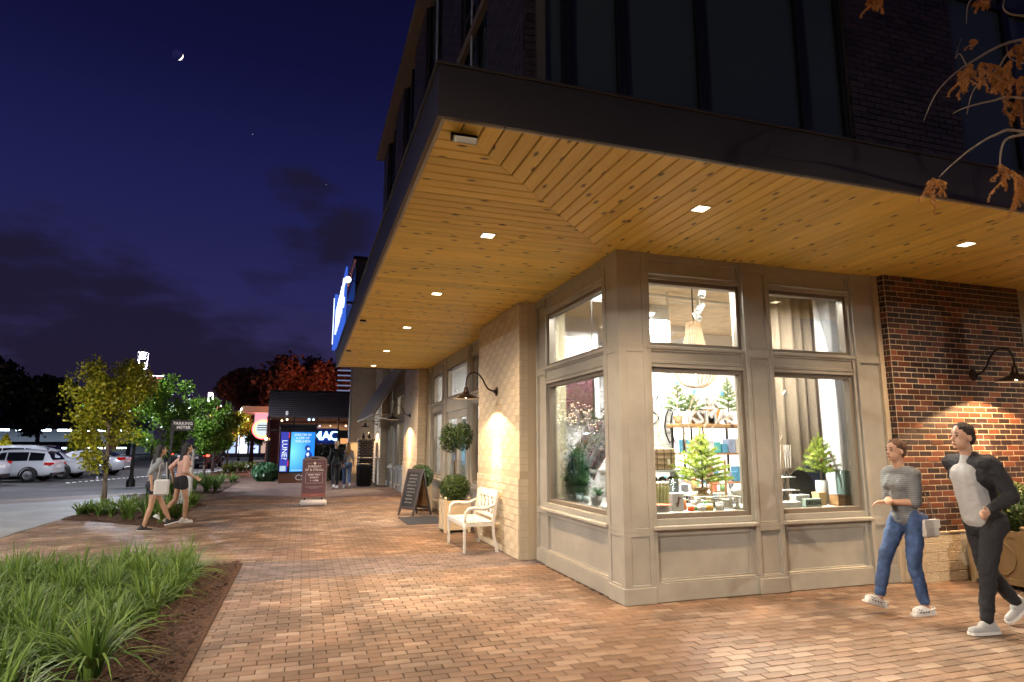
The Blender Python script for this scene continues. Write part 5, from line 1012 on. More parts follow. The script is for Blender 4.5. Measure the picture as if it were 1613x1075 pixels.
# foreground bed: strap leaved plants -------------------------------------------
rr=random.Random(11); V=[];T=[]
fronts=[(-1.55,4.45),(-2.75,4.15),(-1.30,5.25)]
cnt=0; y=3.3
while y<9.5:
    x=-1.28-(.0 if y>4.9 else .12)
    while x>-5.0:
        q=(x+rr.uniform(-.12,.12),y+rr.uniform(-.12,.12))
        if all((q[0]-a)**2+(q[1]-b_)**2>.20 for a,b_ in fronts): strap((q[0],q[1],.01),rr.randint(50,66),rr.uniform(.36,.54),.78,rr,V,T,w_=.0082); cnt+=1
        x-=.27
    y+=.27
tag(quads('strap_leaf_groundcover',V,M['strap'],None,T),'dense mass of striped green strap leaves filling the near planting bed','ground cover',kind='stuff')
for (x,y_),lb in zip(fronts,('big variegated strap leaf clump nearest the lower edge of the near bed','wide dark green strap leaf clump at the lower left of the near bed','strap leaf clump on the path side of the near bed')):
    V=[];T=[]; strap((0,0,.01),95,.56,.80,rr,V,T,w_=.0125); t=thing('strap_leaf_clump',lb,'plant',(x,y_,0)); quads('leaves',V,M['strap'],t,T); MB().lathe([(.06,0),(.04,.05),(0,.06)],n=10).build('crown_base',M['mulch'],t)
labs=['low strap leaf clump at the road end of the tree bed','strap leaf clump left of the nearest trunk','strap leaf clump just right of the nearest trunk','tall strap leaf clump behind the two walking women','strap leaf clump at the path corner of the tree bed','strap leaf clump at the back of the tree bed','silvery strap leaf clump beside the far walkway','second silvery clump beside the far walkway','broad clump of pale leaves by the kerb of the second bed','dark clump at the far end of the second bed','low clump by the second tree','small clump beside the walkway near the third tree']
spots=[(-4.55,17.2,.42),(-4.2,17.9,.5),(-3.9,17.0,.45),(-3.3,16.0,.62),(-2.85,15.2,.6),(-3.0,18.6,.5),(-3.1,24.6,.6),(-3.0,26.4,.62),(-4.0,25.3,.6),(-3.8,28.6,.6),(-4.4,23.9,.5),(-3.1,29.8,.55)]
for lb,(x,y_,h) in zip(labs,spots):
    V=[];T=[]; 
    for k in range(5): strap((rr.uniform(-.38,.38),rr.uniform(-.38,.38),.01),34,h,.65,rr,V,T,w_=.016)
    t=thing('strap_leaf_clump',lb,'plant',(x,y_,0)); quads('leaves',V,M['strap'],t,T); MB().lathe([(.10,0),(.05,.06),(0,.07)],n=8).build('crown_base',M['mulch'],t)
V=[];T=[]
for k in range(34): strap((rr.uniform(-4.7,-3.2),rr.uniform(41,49),.01),26,.6,.65,rr,V,T,w_=.03)
tag(quads('strap_leaf_groundcover',V,M['strap'],None,T),'far strip of strap leaved planting along the walkway','ground cover',kind='stuff')
t=thing('rounded_shrub','round dark shrub at the foot of the restaurant corner','shrub',(-1.55,31.0,0)); quads('foliage',foliage_ball((0,0,.38),.60,4200,.10,31,.5,.72),M['cedar'],t,rng.random(4200)); MB().tube([(0,0,0),(0,0,.3)],.04,8).build('stem',M['bark'],t)
# trees -------------------------------------------------------------------------
def tree(name,label,loc,h,trunk_h,rad,n,mt,leaf,seed,r0=.055,lean=(0,0),sq=1.0,group='young trees along the kerb',sparse_top=0.0):
    rr=random.Random(seed); rn=np.random.default_rng(seed); t=thing(name,label,'tree',loc,group=group); tk=MB(); ends=[]
    top=Vector((lean[0],lean[1],h*.86)); pts=[Vector((0,0,0)),Vector((lean[0]*.15,lean[1]*.15,trunk_h*.5)),Vector((lean[0]*.4,lean[1]*.4,trunk_h)),Vector((lean[0]*.7,lean[1]*.7,h*.6)),top]
    tk.tube(pts,[r0*1.25,r0,r0*.85,r0*.5,r0*.15],10); tk.build('trunk',M['bark'],t,smooth=True)
    lm=MB(); cz=(trunk_h+h)/2; ch=(h-trunk_h)/2
    for k in range(26):
        f=rr.random(); zb=trunk_h*.92+(h*.8-trunk_h*.92)*f; a=rr.uniform(0,6.28); p=Vector((lean[0]*zb/h,lean[1]*zb/h,zb)); env=rad*max(.12,(1-((zb+.3-cz)/ch/1.05)**2))**.5 if abs((zb+.3-cz)/ch)<1.04 else rad*.25
        d=Vector((math.cos(a),math.sin(a),.55+.5*f)).normalized(); L_=env*rr.uniform(.65,1.1); m1=p+d*L_*.5+Vector((0,0,.05)); e=p+d*L_+Vector((0,0,.1*L_)); lm.tube([p,m1,e],[r0*.35*(1-.5*f),r0*.2,.004],6,cap=False); ends+= [m1,e,(m1+e)/2]
        for _ in range(3):
            b2=(m1+e)/2 if rr.random()<.5 else e; d2=(d+Vector((rr.uniform(-.8,.8),rr.uniform(-.8,.8),rr.uniform(-.3,.7)))).normalized(); e2=b2+d2*L_*rr.uniform(.25,.5); lm.tube([b2,e2],[.006,.002],4,cap=False); ends+=[e2,(b2+e2)/2]
    lm.build('limbs',M['bark'],t)
    E_=np.array([list(p) for p in ends]); idx=rn.integers(0,len(E_),n); pos=E_[idx]+rn.normal(size=(n,3))*np.array([.13,.13,.11*sq])*rad
    c=np.array([lean[0]*.6,lean[1]*.6,cz]); d=pos-c; rel=np.sqrt((d[:,0]/rad)**2+(d[:,1]/rad)**2+(d[:,2]/ch)**2); keep=rel<1.12+.16*rn.random(n); pos=pos[keep]; d=d[keep]; d/=np.linalg.norm(d,axis=1)[:,None]+1e-6
    tn=rn.random(len(pos))*.8+.2*(idx[keep]%5)/4
    quads('crown',leafq(pos,d*.3,leaf,rn,1.5),mt,t,tn); return t
tree('street_tree','yellow green young tree nearest the camera, standing in the kerb bed',(-4.76,18.87,0),3.75,.98,1.04,10500,M['leafy'],.056,41,.06,(-.1,.0))
tree('street_tree','green tree right behind the nearest yellow one, beside the banner lamp',(-4.85,25.6,0),4.05,1.2,1.0,6800,M['leafg'],.070,42,.05)
tree('street_tree','third green tree of the kerb row, above the silvery planting',(-4.45,33.5,0),3.75,1.1,1.15,6500,M['leafg'],.080,43,.05)
tree('street_tree','fourth tree of the kerb row, its trunk lit pale yellow',(-5.3,43.5,0),3.9,1.2,1.45,8000,M['leafg'],.11,44,.07)
tree('street_tree','fifth tree of the kerb row, near the red banner',(-5.6,54,0),4.1,1.3,1.7,7000,M['leafy'],.13,45,.07)
tree('street_tree','farthest pale tree of the kerb row by the bright shopfronts',(-5.0,68,0),4.4,1.5,2.0,6000,M['leafg'],.16,46,.08)

# ================================================================== BACKGROUND
# restaurant with the corrugated fascia ------------------------------------------
rs=thing('restaurant','low restaurant front with a dark corrugated fascia over tall dark framed windows','restaurant',(.3,34.2,0))
RX0,RX1,RY=-1.76,2.62,34.0
MB().box(RX0,RY,3.02,RX1,36.5,4.28).build('fascia_box',M['fascia'],rs,world=True)
cm_=mat('corrugated',(.10,.09,.115),.45,metal=.3)
for k in range(12): MB().box(RX0-.03,RY-.05,3.03+k*.105,RX1,RY,3.03+k*.105+.060,b=.012).build('corrugation',cm_,rs,world=True)
MB().box(RX0-.06,RY-.09,4.29,RX1+.05,36.5,4.36,b=.01).build('coping',M['black'],rs,world=True)
MB().box(-.95,RY-.1,3.1,-.83,RY-.05,3.3,b=.01).build('wall_light',emat('dimwhite',(.8,.8,.9),.5),rs,world=True)
MB().box(RX0-.1,RY+5.5,-.0,3.4,RY+5.7,3.0).build('back_wall',mat('rest_wall',(.35,.24,.17),.8,var=.1),rs,world=True)
MB().box(RX0,RY,3.0,3.4,RY+5.5,3.019).build('ceiling',mat('rest_ceiling',(.16,.12,.10),.9),rs,world=True)
MB().box(RX0+.0,RY+.05,-.02,3.4,RY+5.5,.03).build('floor',mat('rest_floor',(.2,.12,.08),.5),rs,world=True)
fx=MB()
for x in (RX0,-.55,.55,1.62,2.56): fx.box(x,RY,0,x+.06,RY+.10,3.02)
fx.box(RX0,RY,2.30,RX1,RY+.10,2.36); fx.box(RX0,RY,.0,1.6,RY+.1,.5); fx.box(1.62,RY-.01,0,2.6,RY+.1,.12); fx.box(1.68,RY-.01,.12,1.78,RY+.1,2.3); fx.box(2.40,RY-.01,.12,2.5,RY+.1,2.3); fx.box(1.78,RY-.01,1.95,2.40,RY+.1,2.3)
fx=fx.build('window_frame',M['black'],rs,world=True)
for x0,x1 in ((RX0+.06,-.55),(-.49,.55),(.61,1.62),(1.68,2.56)):
    for z0,z1 in ((.5,2.30),(2.36,3.02)): MB().box(x0,RY+.04,z0,x1,RY+.05,z1).build('pane',M['glass'],fx,world=True)
MB().box(RX0-.05,RY-.04,0,RX0-.001,36.4,3.02).build('brick_side',mat('red_brick_far',(.22,.05,.04),.7,c2=(.12,.03,.03),vscale=12),rs,world=True)
MB().box(RX0+.05,RY+.6,.0,RX0+.55,RY+.9,2.9).build('inner_brick_pier',mat('red_brick_far',(.30,.06,.05),.7,c2=(.16,.03,.03),vscale=12),rs,world=True)
light('dining_glow','AREA',(.6,3.2,2.9),190,(1,.66,.42),rs,shape='RECTANGLE',size=3,size_y=3)
light('bar_glow','AREA',(-.4,1.2,2.5),60,(.25,.35,1),rs,shape='RECTANGLE',size=1.6,size_y=.5)
nb=emat('neon_blue',(.06,.22,1),7); nbw=emat('neon_core',(.35,.65,1),5)
t=thing('neon_sign','glowing blue neon letters MAC hanging inside the restaurant window','neon sign',(1.05,RY+.35,2.06))
for ch,x,s_ in (('M',-.42,.62),('A',.03,.62),('C',.42,.70)): text(ch,s_,nbw,t,(x,0,0),(R(90),0,0),'neon_letter',.02,bold=.012); 
MB().box(-.7,.04,-.4,.68,.06,.4).build('backing',mat('neon_back',(.01,.02,.12),.5),t); light('neon_glow','POINT',(0,-.25,0),9,(.1,.25,1),t,shadow_soft_size=.2)
for k,(x,z,c,s_) in enumerate(((-1.15,2.86,(1,.75,.4),.05),(-.9,2.92,(1,.85,.6),.05),(.2,2.93,(.3,.6,1),.06),(.42,2.93,(.4,.7,1),.05),(.75,2.6,(.5,.6,1),.035),(1.3,2.62,(1,.6,.4),.03),(-1.4,2.55,(.4,.5,1),.04),(2.1,2.62,(1,.6,.35),.05))):
    t=thing('pendant_lamp',['amber pendant at the upper left of the restaurant windows','second amber pendant at the upper left of the restaurant windows','left blue pendant above the neon letters','right blue pendant above the neon letters','tiny violet pendant over the neon letters','tiny orange pendant right of the neon letters','blue pendant by the red brick pier inside','warm pendant behind the restaurant door'][k],'pendant lamp',(x,RY+1.2,z)); MB().sph((0,0,0),s_,10).build('globe',emat('pend',c,6),t,smooth=True); MB().tube([(0,0,s_),(0,0,3.0-z)],.006,5).build('cord',M['black'],t)
for k,(x,w_) in enumerate(((1.95,.5),(2.35,.3))): t=thing('glow_panel',['larger picture panel glowing by itself deep in the restaurant','narrow picture panel glowing by itself deep in the restaurant'][k],'panel',(x,39.35,1.9-.3*k)); MB().box(-w_/2,-.03,-.6,w_/2,0,.5).build('panel_board',emat('warmpanel',(1,.42,.16),.9),t); MB().box(-w_/2-.05,-.02,-.65,w_/2+.05,.01,.55).build('frame',M['black'],t)  # panel boards emit, the warm light is put into their colour
t=thing('dark_post','tall dark post at the restaurant corner with an amber globe on top','lamp post',(-1.62,32.9,0)); MB().tube([(0,0,0),(0,0,1.80)],.075,10).build('post',M['black'],t); MB().sph((-.12,0,1.90),.07,12).build('globe',emat('amber_globe',(1,.62,.25),14),t,smooth=True)
# wall return above the awning bay: blade sign and round light on the street front of the next block
nxt=thing('next_block','dark upper wall of the next block beyond the canopy','building',(4.5,26,5.9)); MB().box(1.55,24.0,5.9,10,34,8.6).build('wall',M['fascia'],nxt,world=True); MB().box(1.45,23.9,8.6,10,34.1,8.75,b=.01).build('coping',M['black'],nxt,world=True)
MB().box(3.0,20,5.9,10,24,6.6).build('parapet',M['fascia'],nxt,world=True)
sb=thing('blade_sign','white and blue glowing channel letter sign jutting from the next block beyond the canopy','illuminated sign',(1.2,29,7.2)); wn=emat('sign_white_glow',(.75,.88,1),1.5); bn=emat('sign_blue_glow',(.05,.14,.75),.8)
# letters stand along the wall, seen edge on
yl=24.6
for k,ch in enumerate('CINEMA'):
    text(ch,1.55,wn,sb,(-.02,-4.3+k*1.15,.15),(R(90),0,R(-90)),'sign_letter',.05,bold=.03)
MB().box(.0,-4.9,-1.0,.06,2.3,1.15).build('sign_back',bn,sb); MB().box(-.1,2.6,-.9,.05,3.6,1.8,b=.03).build('blade_panel',bn,sb); MB().box(-.14,2.7,-.7,-.1,2.85,1.6).build('blade_edge_tube',wn,sb)
MB().box(.06,-4.0,-.1,.4,-3.9,0).box(.06,1.5,-.1,.4,1.6,0).box(.04,3,-.1,.4,3.1,0).build('bracket',M['black'],sb)
t=thing('round_light','small round white light fixed above the blade sign','light',(1.2,22.6,7.45)); MB().sph((0,0,0),(.12,.12,.12),12).build('globe',emat('roundl',(.8,.88,1),3),t,smooth=True); MB().tube([(.1,0,0),(.6,.6,0)],.02,6).build('arm',M['black'],t)
t=thing('metal_stair_screen','slatted metal screen above the restaurant roof, blue white light put into its slats','screen',(2.2,36,4.4))
for k in range(8): MB().box(-.62+.0*k,0,.15+k*.28,.5,.05,.22+k*.28,X=Matrix.Rotation(R(0),3,'Y')).build('slat',emat('slatglow',(.4,.45,.75),.35),t)  # slats emit, the light on them is put into their material
MB().box(.5,0,0,.56,.06,2.5).build('post',M['black'],t)
# neighbours to the left of the restaurant
nb_=thing('far_shops','long low shop row with a cream canopy and pink lit fronts left of the restaurant','building',(2,60,0))
MB().box(-4.4,50,4.02,-1.0,56,4.42,b=.01).build('canopy',mat('cream_canopy',(.60,.56,.38),.6),nb_,world=True); MB().box(-2.4,50.5,0,8,80,4.0).build('wall',mat('far_wall',(.16,.09,.08),.8,var=.2),nb_,world=True)
for k,(y_,c,w_) in enumerate(((51.5,(1,.15,.25),.10),(52.3,(.9,.9,1),.12),(53.2,(1,.2,.3),.3),(54.5,(1,.9,.8),.12),(56,(1,.1,.2),.4))): MB().box(-2.5,y_,2.2,-2.41,y_+w_*2,3.9).build('light_strip',emat('strip%d'%k,c,2.2),nb_,world=True)
MB().box(-3.6,51.0,3.2,-2.42,51.1,3.95).build('transom_lights',emat('pinkt',(1,.45,.55),.8),nb_,world=True)
light('pink_glow','POINT',(-5.0,-8,3.3),90,(1,.25,.3),nb_,shadow_soft_size=.4)
t=thing('round_neon_sign','round neon sign ringed in red and yellow beside the restaurant corner','neon sign',(-2.62,45,2.66)); MB().lathe([(0,-.05),(.62,-.05),(.62,.05),(0,.05)],n=32,X=Matrix.Rotation(R(90),3,'X')).build('disc',emat('disc',(.75,.85,.9),.9),t,smooth=False)
MB().tube([(.62*math.cos(a),-.08,.62*math.sin(a)) for a in [k*math.pi/18 for k in range(37)]],.05,8).build('outer_ring',emat('redn',(1,.06,.06),9),t); MB().tube([(.52*math.cos(a),-.08,.52*math.sin(a)) for a in [k*math.pi/18 for k in range(37)]],.035,8).build('inner_ring',emat('yeln',(1,.6,.05),5),t)
for z in (.2,.05,-.1): MB().box(-.35,-.07,z,.35,-.055,z+.06).build('lettering_bar',mat('greyb',(.2,.25,.3),.5),t)
MB().box(.6,-.03,-.05,1.6,.03,.05).build('bracket',M['black'],t)
# distant lit shopfront at the end of the walk
t=thing('end_shopfront','bright bluish white shopfront at the far end of the walkway','building',(-5,96,0)); MB().box(-6,0,0,4,6,4.2).build('wall',mat('far_wall2',(.12,.09,.10),.8),t)
for k in range(5): MB().box(-5.2+k*1.5,-.06,.5,-4.0+k*1.5,-.01,3.2).build('window',emat('sfw%d'%k,[(.5,.65,1),(.8,.85,1),(.45,.55,1),(.9,.6,.5),(.5,.5,.9)][k],[1.0,2.6,1.4,.6,.5][k]),t)
MB().box(-6.1,-.8,3.4,4.1,.1,3.6).build('canopy',M['black'],t)
# big dark reddish trees behind the restaurant
for k,(x,y_,h,r_,lb) in enumerate(((-.2,58,9.2,3.6,'large russet leaved tree rising behind the restaurant roof'),(-4.6,64,8.2,3.4,'lower dark tree left of the russet tree'),(3.2,62,8.4,3.2,'dark russet tree behind the right end of the restaurant roof'))): tree('large_tree',lb,(x,y_,0),h,2.6,r_,15000,M['leafr'],.26,60+k,.16,group='big trees behind the restaurant')
light('added_red_lamp','POINT',(1.5,48,5.2),1100,(1,.30,.16),shadow_soft_size=.5)  # unseen lamp added to carry the red neon light onto the trees
# street lamps -----------------------------------------------------------------
lm_w=emat('lantern_white',(.78,.85,1),60)
def lamp_post(loc,label,h=5.3,energy=500,banner=None,rot=0,tx=None,glow=.45,c=(.80,.86,1.0)):
    t=thing('street_lamp',label,'street lamp',loc,rot,group='lantern street lamps'); m=M['black']
    MB().lathe([(.16,0),(.16,.25),(.10,.32),(.065,.5),(.055,1.2),(.05,h-.75),(.07,h-.73),(.07,h-.70),(0,h-.70)],n=16).build('pole',m,t,smooth=True)
    f=MB(); a0,a1,z0,z1=.13,.17,h-.68,h
    for sx in (-1,1):
        for sy in (-1,1): f.tube([(sx*a0,sy*a0,z0),(sx*a1,sy*a1,z1)],.014,6)
    for a,z in ((a0,z0),(a1,z1),((a0+a1)/2,(z0+z1)/2+.15)): f.tube([(-a,-a,z),(a,-a,z),(a,a,z),(-a,a,z),(-a,-a,z)],.012,6)
    f.lathe([(.26,h),(.24,h+.03),(.06,h+.14),(0,h+.18)],n=4,X=Matrix.Rotation(math.pi/4,3,'Z')); f.build('lantern_frame',M['steel'],t)
    MB().tube([(0,0,h-.26),(0,0,h-.03)],.085,14).build('lamp_tube',lm_w,t)
    light('lamp_light','SPOT',(0,0,h-.34),energy*3.2,c,t,shadow_soft_size=.09,spot_size=R(168),spot_blend=.25); light('lantern_glow','POINT',(0,0,h-.2),energy*glow,c,t,shadow_soft_size=.09)
    if banner:
        b=MB(); b.box(.16,-.012,h-2.3,.80,.012,h-.98); b.build('banner',banner,t); MB().tube([(.0,0,h-.95),(.84,0,h-.95)],.013,6).tube([(0,0,h-2.33),(.84,0,h-2.33)],.013,6).build('banner_arm',M['steel'],t)
        if tx: text(tx[0],tx[1],wt,t,(.48,-.016,h-1.6),(R(90),R(-90) if len(tx[0])>2 else 0,0),'banner_lettering',.001)
    return t
lamp_post((-6.35,28.5,0),'nearest lantern street lamp, with a rust red banner, behind the yellow tree',5.3,850,mat('banner_rust',(.42,.10,.07),.7),tx=('MEMORIAL CITY',.155))
lamp_post((-6.6,50,0),'second lantern street lamp above the kerb trees',5.35,800,mat('banner_rust',(.42,.10,.07),.7))
lamp_post((-6.4,72,0),'farthest lantern street lamp, with a bright red banner bearing a white star',5.5,500,emat('banner_self_glow',(.80,.03,.03),.7),tx=('*',1.2))  # banner cloth emits, the light on it is put into its colour
lamp_post((-5.5,-2.0,0),'lantern street lamp behind the viewpoint at the end of the near planting bed',5.7,1100,glow=2.8,c=(1,.92,.80))
lamp_post((10.5,-5.5,0),'lantern street lamp behind the viewpoint on the right hand street',5.6,420,glow=2.6,c=(1,.88,.70))
lamp_post((-7.6,11.0,0),'lantern street lamp beside the drive lane just left of the view',5.4,700,c=(1,.93,.84))
lamp_post((-15.5,38,0),'lantern street lamp among the parked cars',5.4,450)
# parking sign, meter ------------------------------------------------------------
t=thing('parking_meter_sign','black blade sign reading PARKING METER on a slim post beyond the nearest tree','sign',(-3.42,19.25,0)); MB().box(-.03,-.03,0,.03,.03,2.22).build('post',M['black'],t); MB().box(-.03,-.02,1.98,.52,.02,2.28,b=.004).build('blade',M['black'],t)
text('PARKING',.115,wt,t,(.26,-.024,2.18),(R(90),0,0),bold=.002); text('METER',.115,wt,t,(.28,-.024,2.07),(R(90),0,0),bold=.002)
t=thing('parking_meter','grey parking pay station with a P symbol behind the two walking women','parking meter',(-3.05,19.7,0)); MB().box(-.16,-.12,0,.16,.12,1.5,b=.015).build('cabinet',M['steel'],t); MB().box(-.22,-.16,1.5,.22,.16,1.55,b=.008).build('hood',M['black'],t); MB().box(-.13,-.125,1.0,.13,-.119,1.42,b=.002).build('face_plate',mat('plate_dark',(.06,.06,.07),.4),t); text('P',.22,wt,t,(0,-.128,1.2),(R(90),0,0),'symbol'); MB().tube([(.13*math.cos(a),-.127,1.2+.13*math.sin(a)) for a in [k*math.pi/12 for k in range(25)]],.006,5).build('symbol_ring',wt,t)
t=thing('signal_post','pair of slim dark posts right of the nearest tree trunk','post',(-4.15,20.6,0)); MB().tube([(0,0,0),(.02,0,1.6)],.03,8).build('post',M['black'],t); MB().tube([(.12,.05,0),(.14,.05,1.55)],.022,8).build('post',M['black'],t)
# white dots along the aisle
for k in range(34):
    f=k/33; o=MB().lathe([(.0,.03),(.06,.025),(.09,0)],n=10).build('road_stud',M['white'],loc=(-9.85+f*4.3,33.2+f*12.2,-.055)); tag(o,'white round road stud in the dotted line beyond the kerb tree','road stud','white studs across the parking aisle')
# cars ------------------------------------------------------------------------------
cw=mat('pearl_white_paint',(.62,.62,.64),.22,metal=.1,coat=.6); cdk=mat('car_glass',(.008,.008,.010),.06); tyre=mat('tyre',(.012,.012,.012),.8); rim=mat('alloy',(.45,.45,.46),.3,metal=.8); tl=emat('tail_red',(.55,.02,.02),.5); tl_on=emat('tail_red_on',(1,.05,.03),9); hl=mat('head_lamp',(.7,.7,.75),.12); chrome=mat('chrome',(.6,.6,.6),.15,metal=1)
def car(name,label,loc,rot,paint,kind='suv',lit=False,grp=None,L_=4.75,W2=.93):
    t=thing(name,label,'car',loc,rot,group=grp)   # local: rear at x=0, front at x=-L
    if kind=='suv': prof=[(0,.45,1.02,None),(.08,.36,1.08,1.28),(.35,.30,1.06,1.58),(1.2,.28,1.02,1.68),(2.2,.28,1.0,1.66),(2.9,.28,.99,1.50),(3.35,.28,.98,1.16),(3.7,.28,1.0,None),(4.4,.30,.90,None),(4.68,.36,.72,None),(L_,.45,.62,None)]
    else: prof=[(0,.42,.92,None),(.1,.34,1.0,None),(.6,.28,1.02,1.06),(1.1,.26,.98,1.36),(1.9,.26,.95,1.44),(2.6,.26,.93,1.38),(3.3,.26,.92,1.02),(3.6,.26,.93,None),(4.3,.28,.82,None),(4.6,.34,.70,None),(L_,.42,.58,None)]
    V=[];F=[];sec=14
    for (x,zb,zt,zr) in prof:
        e=min(1,.80+.2*min(1,min(x,L_-x)/.45)); w_=W2*e; zr2=zr if zr else zt+.02
        tw=W2*(.74 if zr and zr>zt+.15 else .90)*e
        half=[(0,zb),(w_*.88,zb),(w_*.97,zb+.08),(w_,zb+.3*(zt-zb)+.05),(w_*.985,zt-.10),(w_*.94,zt),(tw,zr2-.06 if zr else zt+.01),(0,zr2)]
        ring=[( -x,y_,z) for y_,z in half]+[(-x,-y_,z) for y_,z in half[-2:0:-1]]
        V+=ring
    n=len(ring)
    for i in range(len(prof)-1):
        for k in range(n): F.append((i*n+k,i*n+(k+1)%n,(i+1)*n+(k+1)%n,(i+1)*n+k))
    F+=[tuple(range(n)),tuple(range(len(prof)*n-1,(len(prof)-1)*n-1,-1))]
    o=fixn(MB().add(V,F).build('body',paint,t,smooth=True)); md=o.modifiers.new('b','BEVEL'); md.width=.03; md.segments=2; md.limit_method='ANGLE'; md.angle_limit=R(40)
    P=prof
    def interp(x):
        for a,b_ in zip(P,P[1:]):
            if a[0]<=x<=b_[0]:
                f=(x-a[0])/(b_[0]-a[0]); g=lambda i:(a[i] if a[i] else a[2]+.02)*(1-f)+(b_[i] if b_[i] else b_[2]+.02)*f; return g(1),g(2),g(3)
    xs=(.35,1.05,2.0,2.85) if kind=='suv' else (.85,1.2,2.0,2.9)
    for s in (-1,1):
        for a,b_ in zip(xs,xs[1:]):
            q=[]
            for x in (a+.03,b_-.03):
                zb,zt,zr=interp(x); q.append((x,zt,zr))
            vs=[]
            for x,zt,zr in q:
                for f in (.10,.86): yy=W2*.94*(1-f)+W2*(.74)*f; vs.append((-x,s*(yy+.012),zt+(zr-.06-zt)*f))
            MB().add(vs+[(v[0],v[1]-s*.02,v[2]) for v in vs],[(0,1,3,2),(4,6,7,5),(0,2,6,4),(1,5,7,3),(0,4,5,1),(2,3,7,6)]).build('side_window',cdk,t)
    zr=1.58 if kind=='suv' else 1.34
    if kind=='suv': MB().add([(.01,-.66,1.12),(.01,.66,1.12),(-.30,.58,1.545),(-.30,-.58,1.545),(-.05,-.66,1.10),(-.05,.66,1.10),(-.36,.58,1.52),(-.36,-.58,1.52)],[(0,1,2,3),(4,7,6,5),(0,4,5,1),(2,6,7,3),(1,5,6,2),(0,3,7,4)]).build('rear_window',cdk,t); MB().box(-.42,-.6,1.60,-.18,.6,1.64,b=.012).build('spoiler',paint,t)
    else: MB().add([(-.55,-.62,1.08),(-.55,.62,1.08),(-1.08,.55,1.36),(-1.08,-.55,1.36),(-.6,-.62,1.05),(-.6,.62,1.05),(-1.1,.55,1.33),(-1.1,-.55,1.33)],[(0,1,2,3),(4,7,6,5),(0,4,5,1),(2,6,7,3),(1,5,6,2),(0,3,7,4)]).build('rear_window',cdk,t)
    MB().add([(-3.32,-.70,1.10),(-3.32,.70,1.10),(-2.86,.62,1.50 if kind=='suv' else 1.30),(-2.86,-.62,1.50 if kind=='suv' else 1.30)],[(3,2,1,0)]).build('windscreen',cdk,t)
    for x in (.95,3.75):
        for s in (-1,1):
            w_=MB(); X=Matrix.Rotation(R(90),3,'X'); w_.lathe([(.22,-.12),(.33,-.11),(.355,-.06),(.355,.06),(.33,.11),(.22,.12)],(-x,s*(W2-.10),.355),28,X=X); w_=w_.build('wheel',tyre,t,smooth=True)
            r_=MB(); r_.lathe([(.225,.09),(.24,.115),(.215,.115),(.21,.05),(0,.05)],(-x,s*(W2-.10),.355),28,X=Matrix.Rotation(R(90*s*-1),3,'X')); 
            for k in range(10):
                a=k*math.pi/5; c=Vector((-x,s*(W2-.01),.355)); r_.tube([c+Vector((.03*math.cos(a),0,.03*math.sin(a))),c+Vector((.225*math.cos(a+.12),-.005*s,.225*math.sin(a+.12)))],.013,5)
            r_.build('rim',rim,w_)
            MB().tube([(-x+.40*math.cos(a),s*(W2-.005),.355+.40*math.sin(a)) for a in [R(-8)+k*R(196)/16 for k in range(17)]],.03,6).build('wheel_arch',tyre,t,smooth=True)
    for s in (-1,1):
        MB().box(-.34,s*.55,.86,.005,s*.90,.99,b=.03).build('tail_light',tl_on if lit else tl,t); MB().box(-L_+.02,s*.52,.66,-L_+.34,s*.90,.80,b=.03).build('headlight',hl,t); MB().box(-3.0,s*(W2+.0),1.0,-2.85,s*(W2+.17),1.13,b=.03).build('mirror',paint,t); MB().tube([(.03,s*.6,.32),(-.2,s*.6,.32)],.04,10).build('exhaust',chrome,t)
    MB().box(-.05,-.8,.30,.03,.8,.46,b=.02).build('rear_bumper',M['black'],t); MB().box(-.02,-.26,.70,.018,.26,.84,b=.004).build('number_plate',M['white'],t); MB().box(-L_-.01,-.5,.42,-L_+.05,.5,.62,b=.01).build('grille',M['black'],t)
    return t
CGR='cars in the parking rows'
car('parked_car','white saloon whose tail end sticks in at the left edge of the view',(-12.05,32.4,-.06),R(0),cw,'saloon',grp=CGR)
car('parked_car','white sport utility car, second from the left edge, in front of a larger silver one',(-10.95,35.4,-.06),R(-3),cw,'suv',grp=CGR).scale=(.92,.92,.88)
car('parked_car','silver van like car, only its roof and windows showing above the white ones',(-12.1,38.4,-.06),R(0),mat('silver_paint',(.32,.33,.35),.25,metal=.6,coat=.4),'suv',grp=CGR,L_=5.1,W2=1.0)
car('parked_car','white sport utility car with black wheels just left of the yellow tree',(-10.0,38.0,-.06),R(176),cw,'suv',grp=CGR).location=(-15.0,38.2,-.06)
bpy.data.objects[-1].name if False else None
car('parked_car','white saloon half hidden behind the yellow tree',(-9.4,41.2,-.06),R(-2),cw,'saloon',grp=CGR)
car('moving_car','dark saloon with red tail lights on, seen under the third kerb tree',(-7.3,50,-.06),R(-97),mat('dark_paint',(.03,.03,.035),.2,coat=.5),'saloon',lit=True)
car('moving_car','dark saloon with small red tail lights left of the pay station',(-9.5,58,-.06),R(-92),mat('dark_paint',(.03,.03,.035),.2,coat=.5),'saloon',lit=True)
for k in range(5):
    car('parked_car',['dark car at the far side of the car park near the floodlit shrubs','grey car in the far row behind the silver roof','dark red car in the far row by the banner pole','dark car in the far row left of the yellow tree','grey car at the left end of the far row'][k],(-34+k*3.2+(-16 if k==4 else 0),74,-.06),R(-90),mat('far_paint',random.choice([(.05,.05,.06),(.2,.2,.22),(.15,.03,.03)]),.25,coat=.4),'suv' if k%2 else 'saloon',grp=CGR,lit=(k==3))
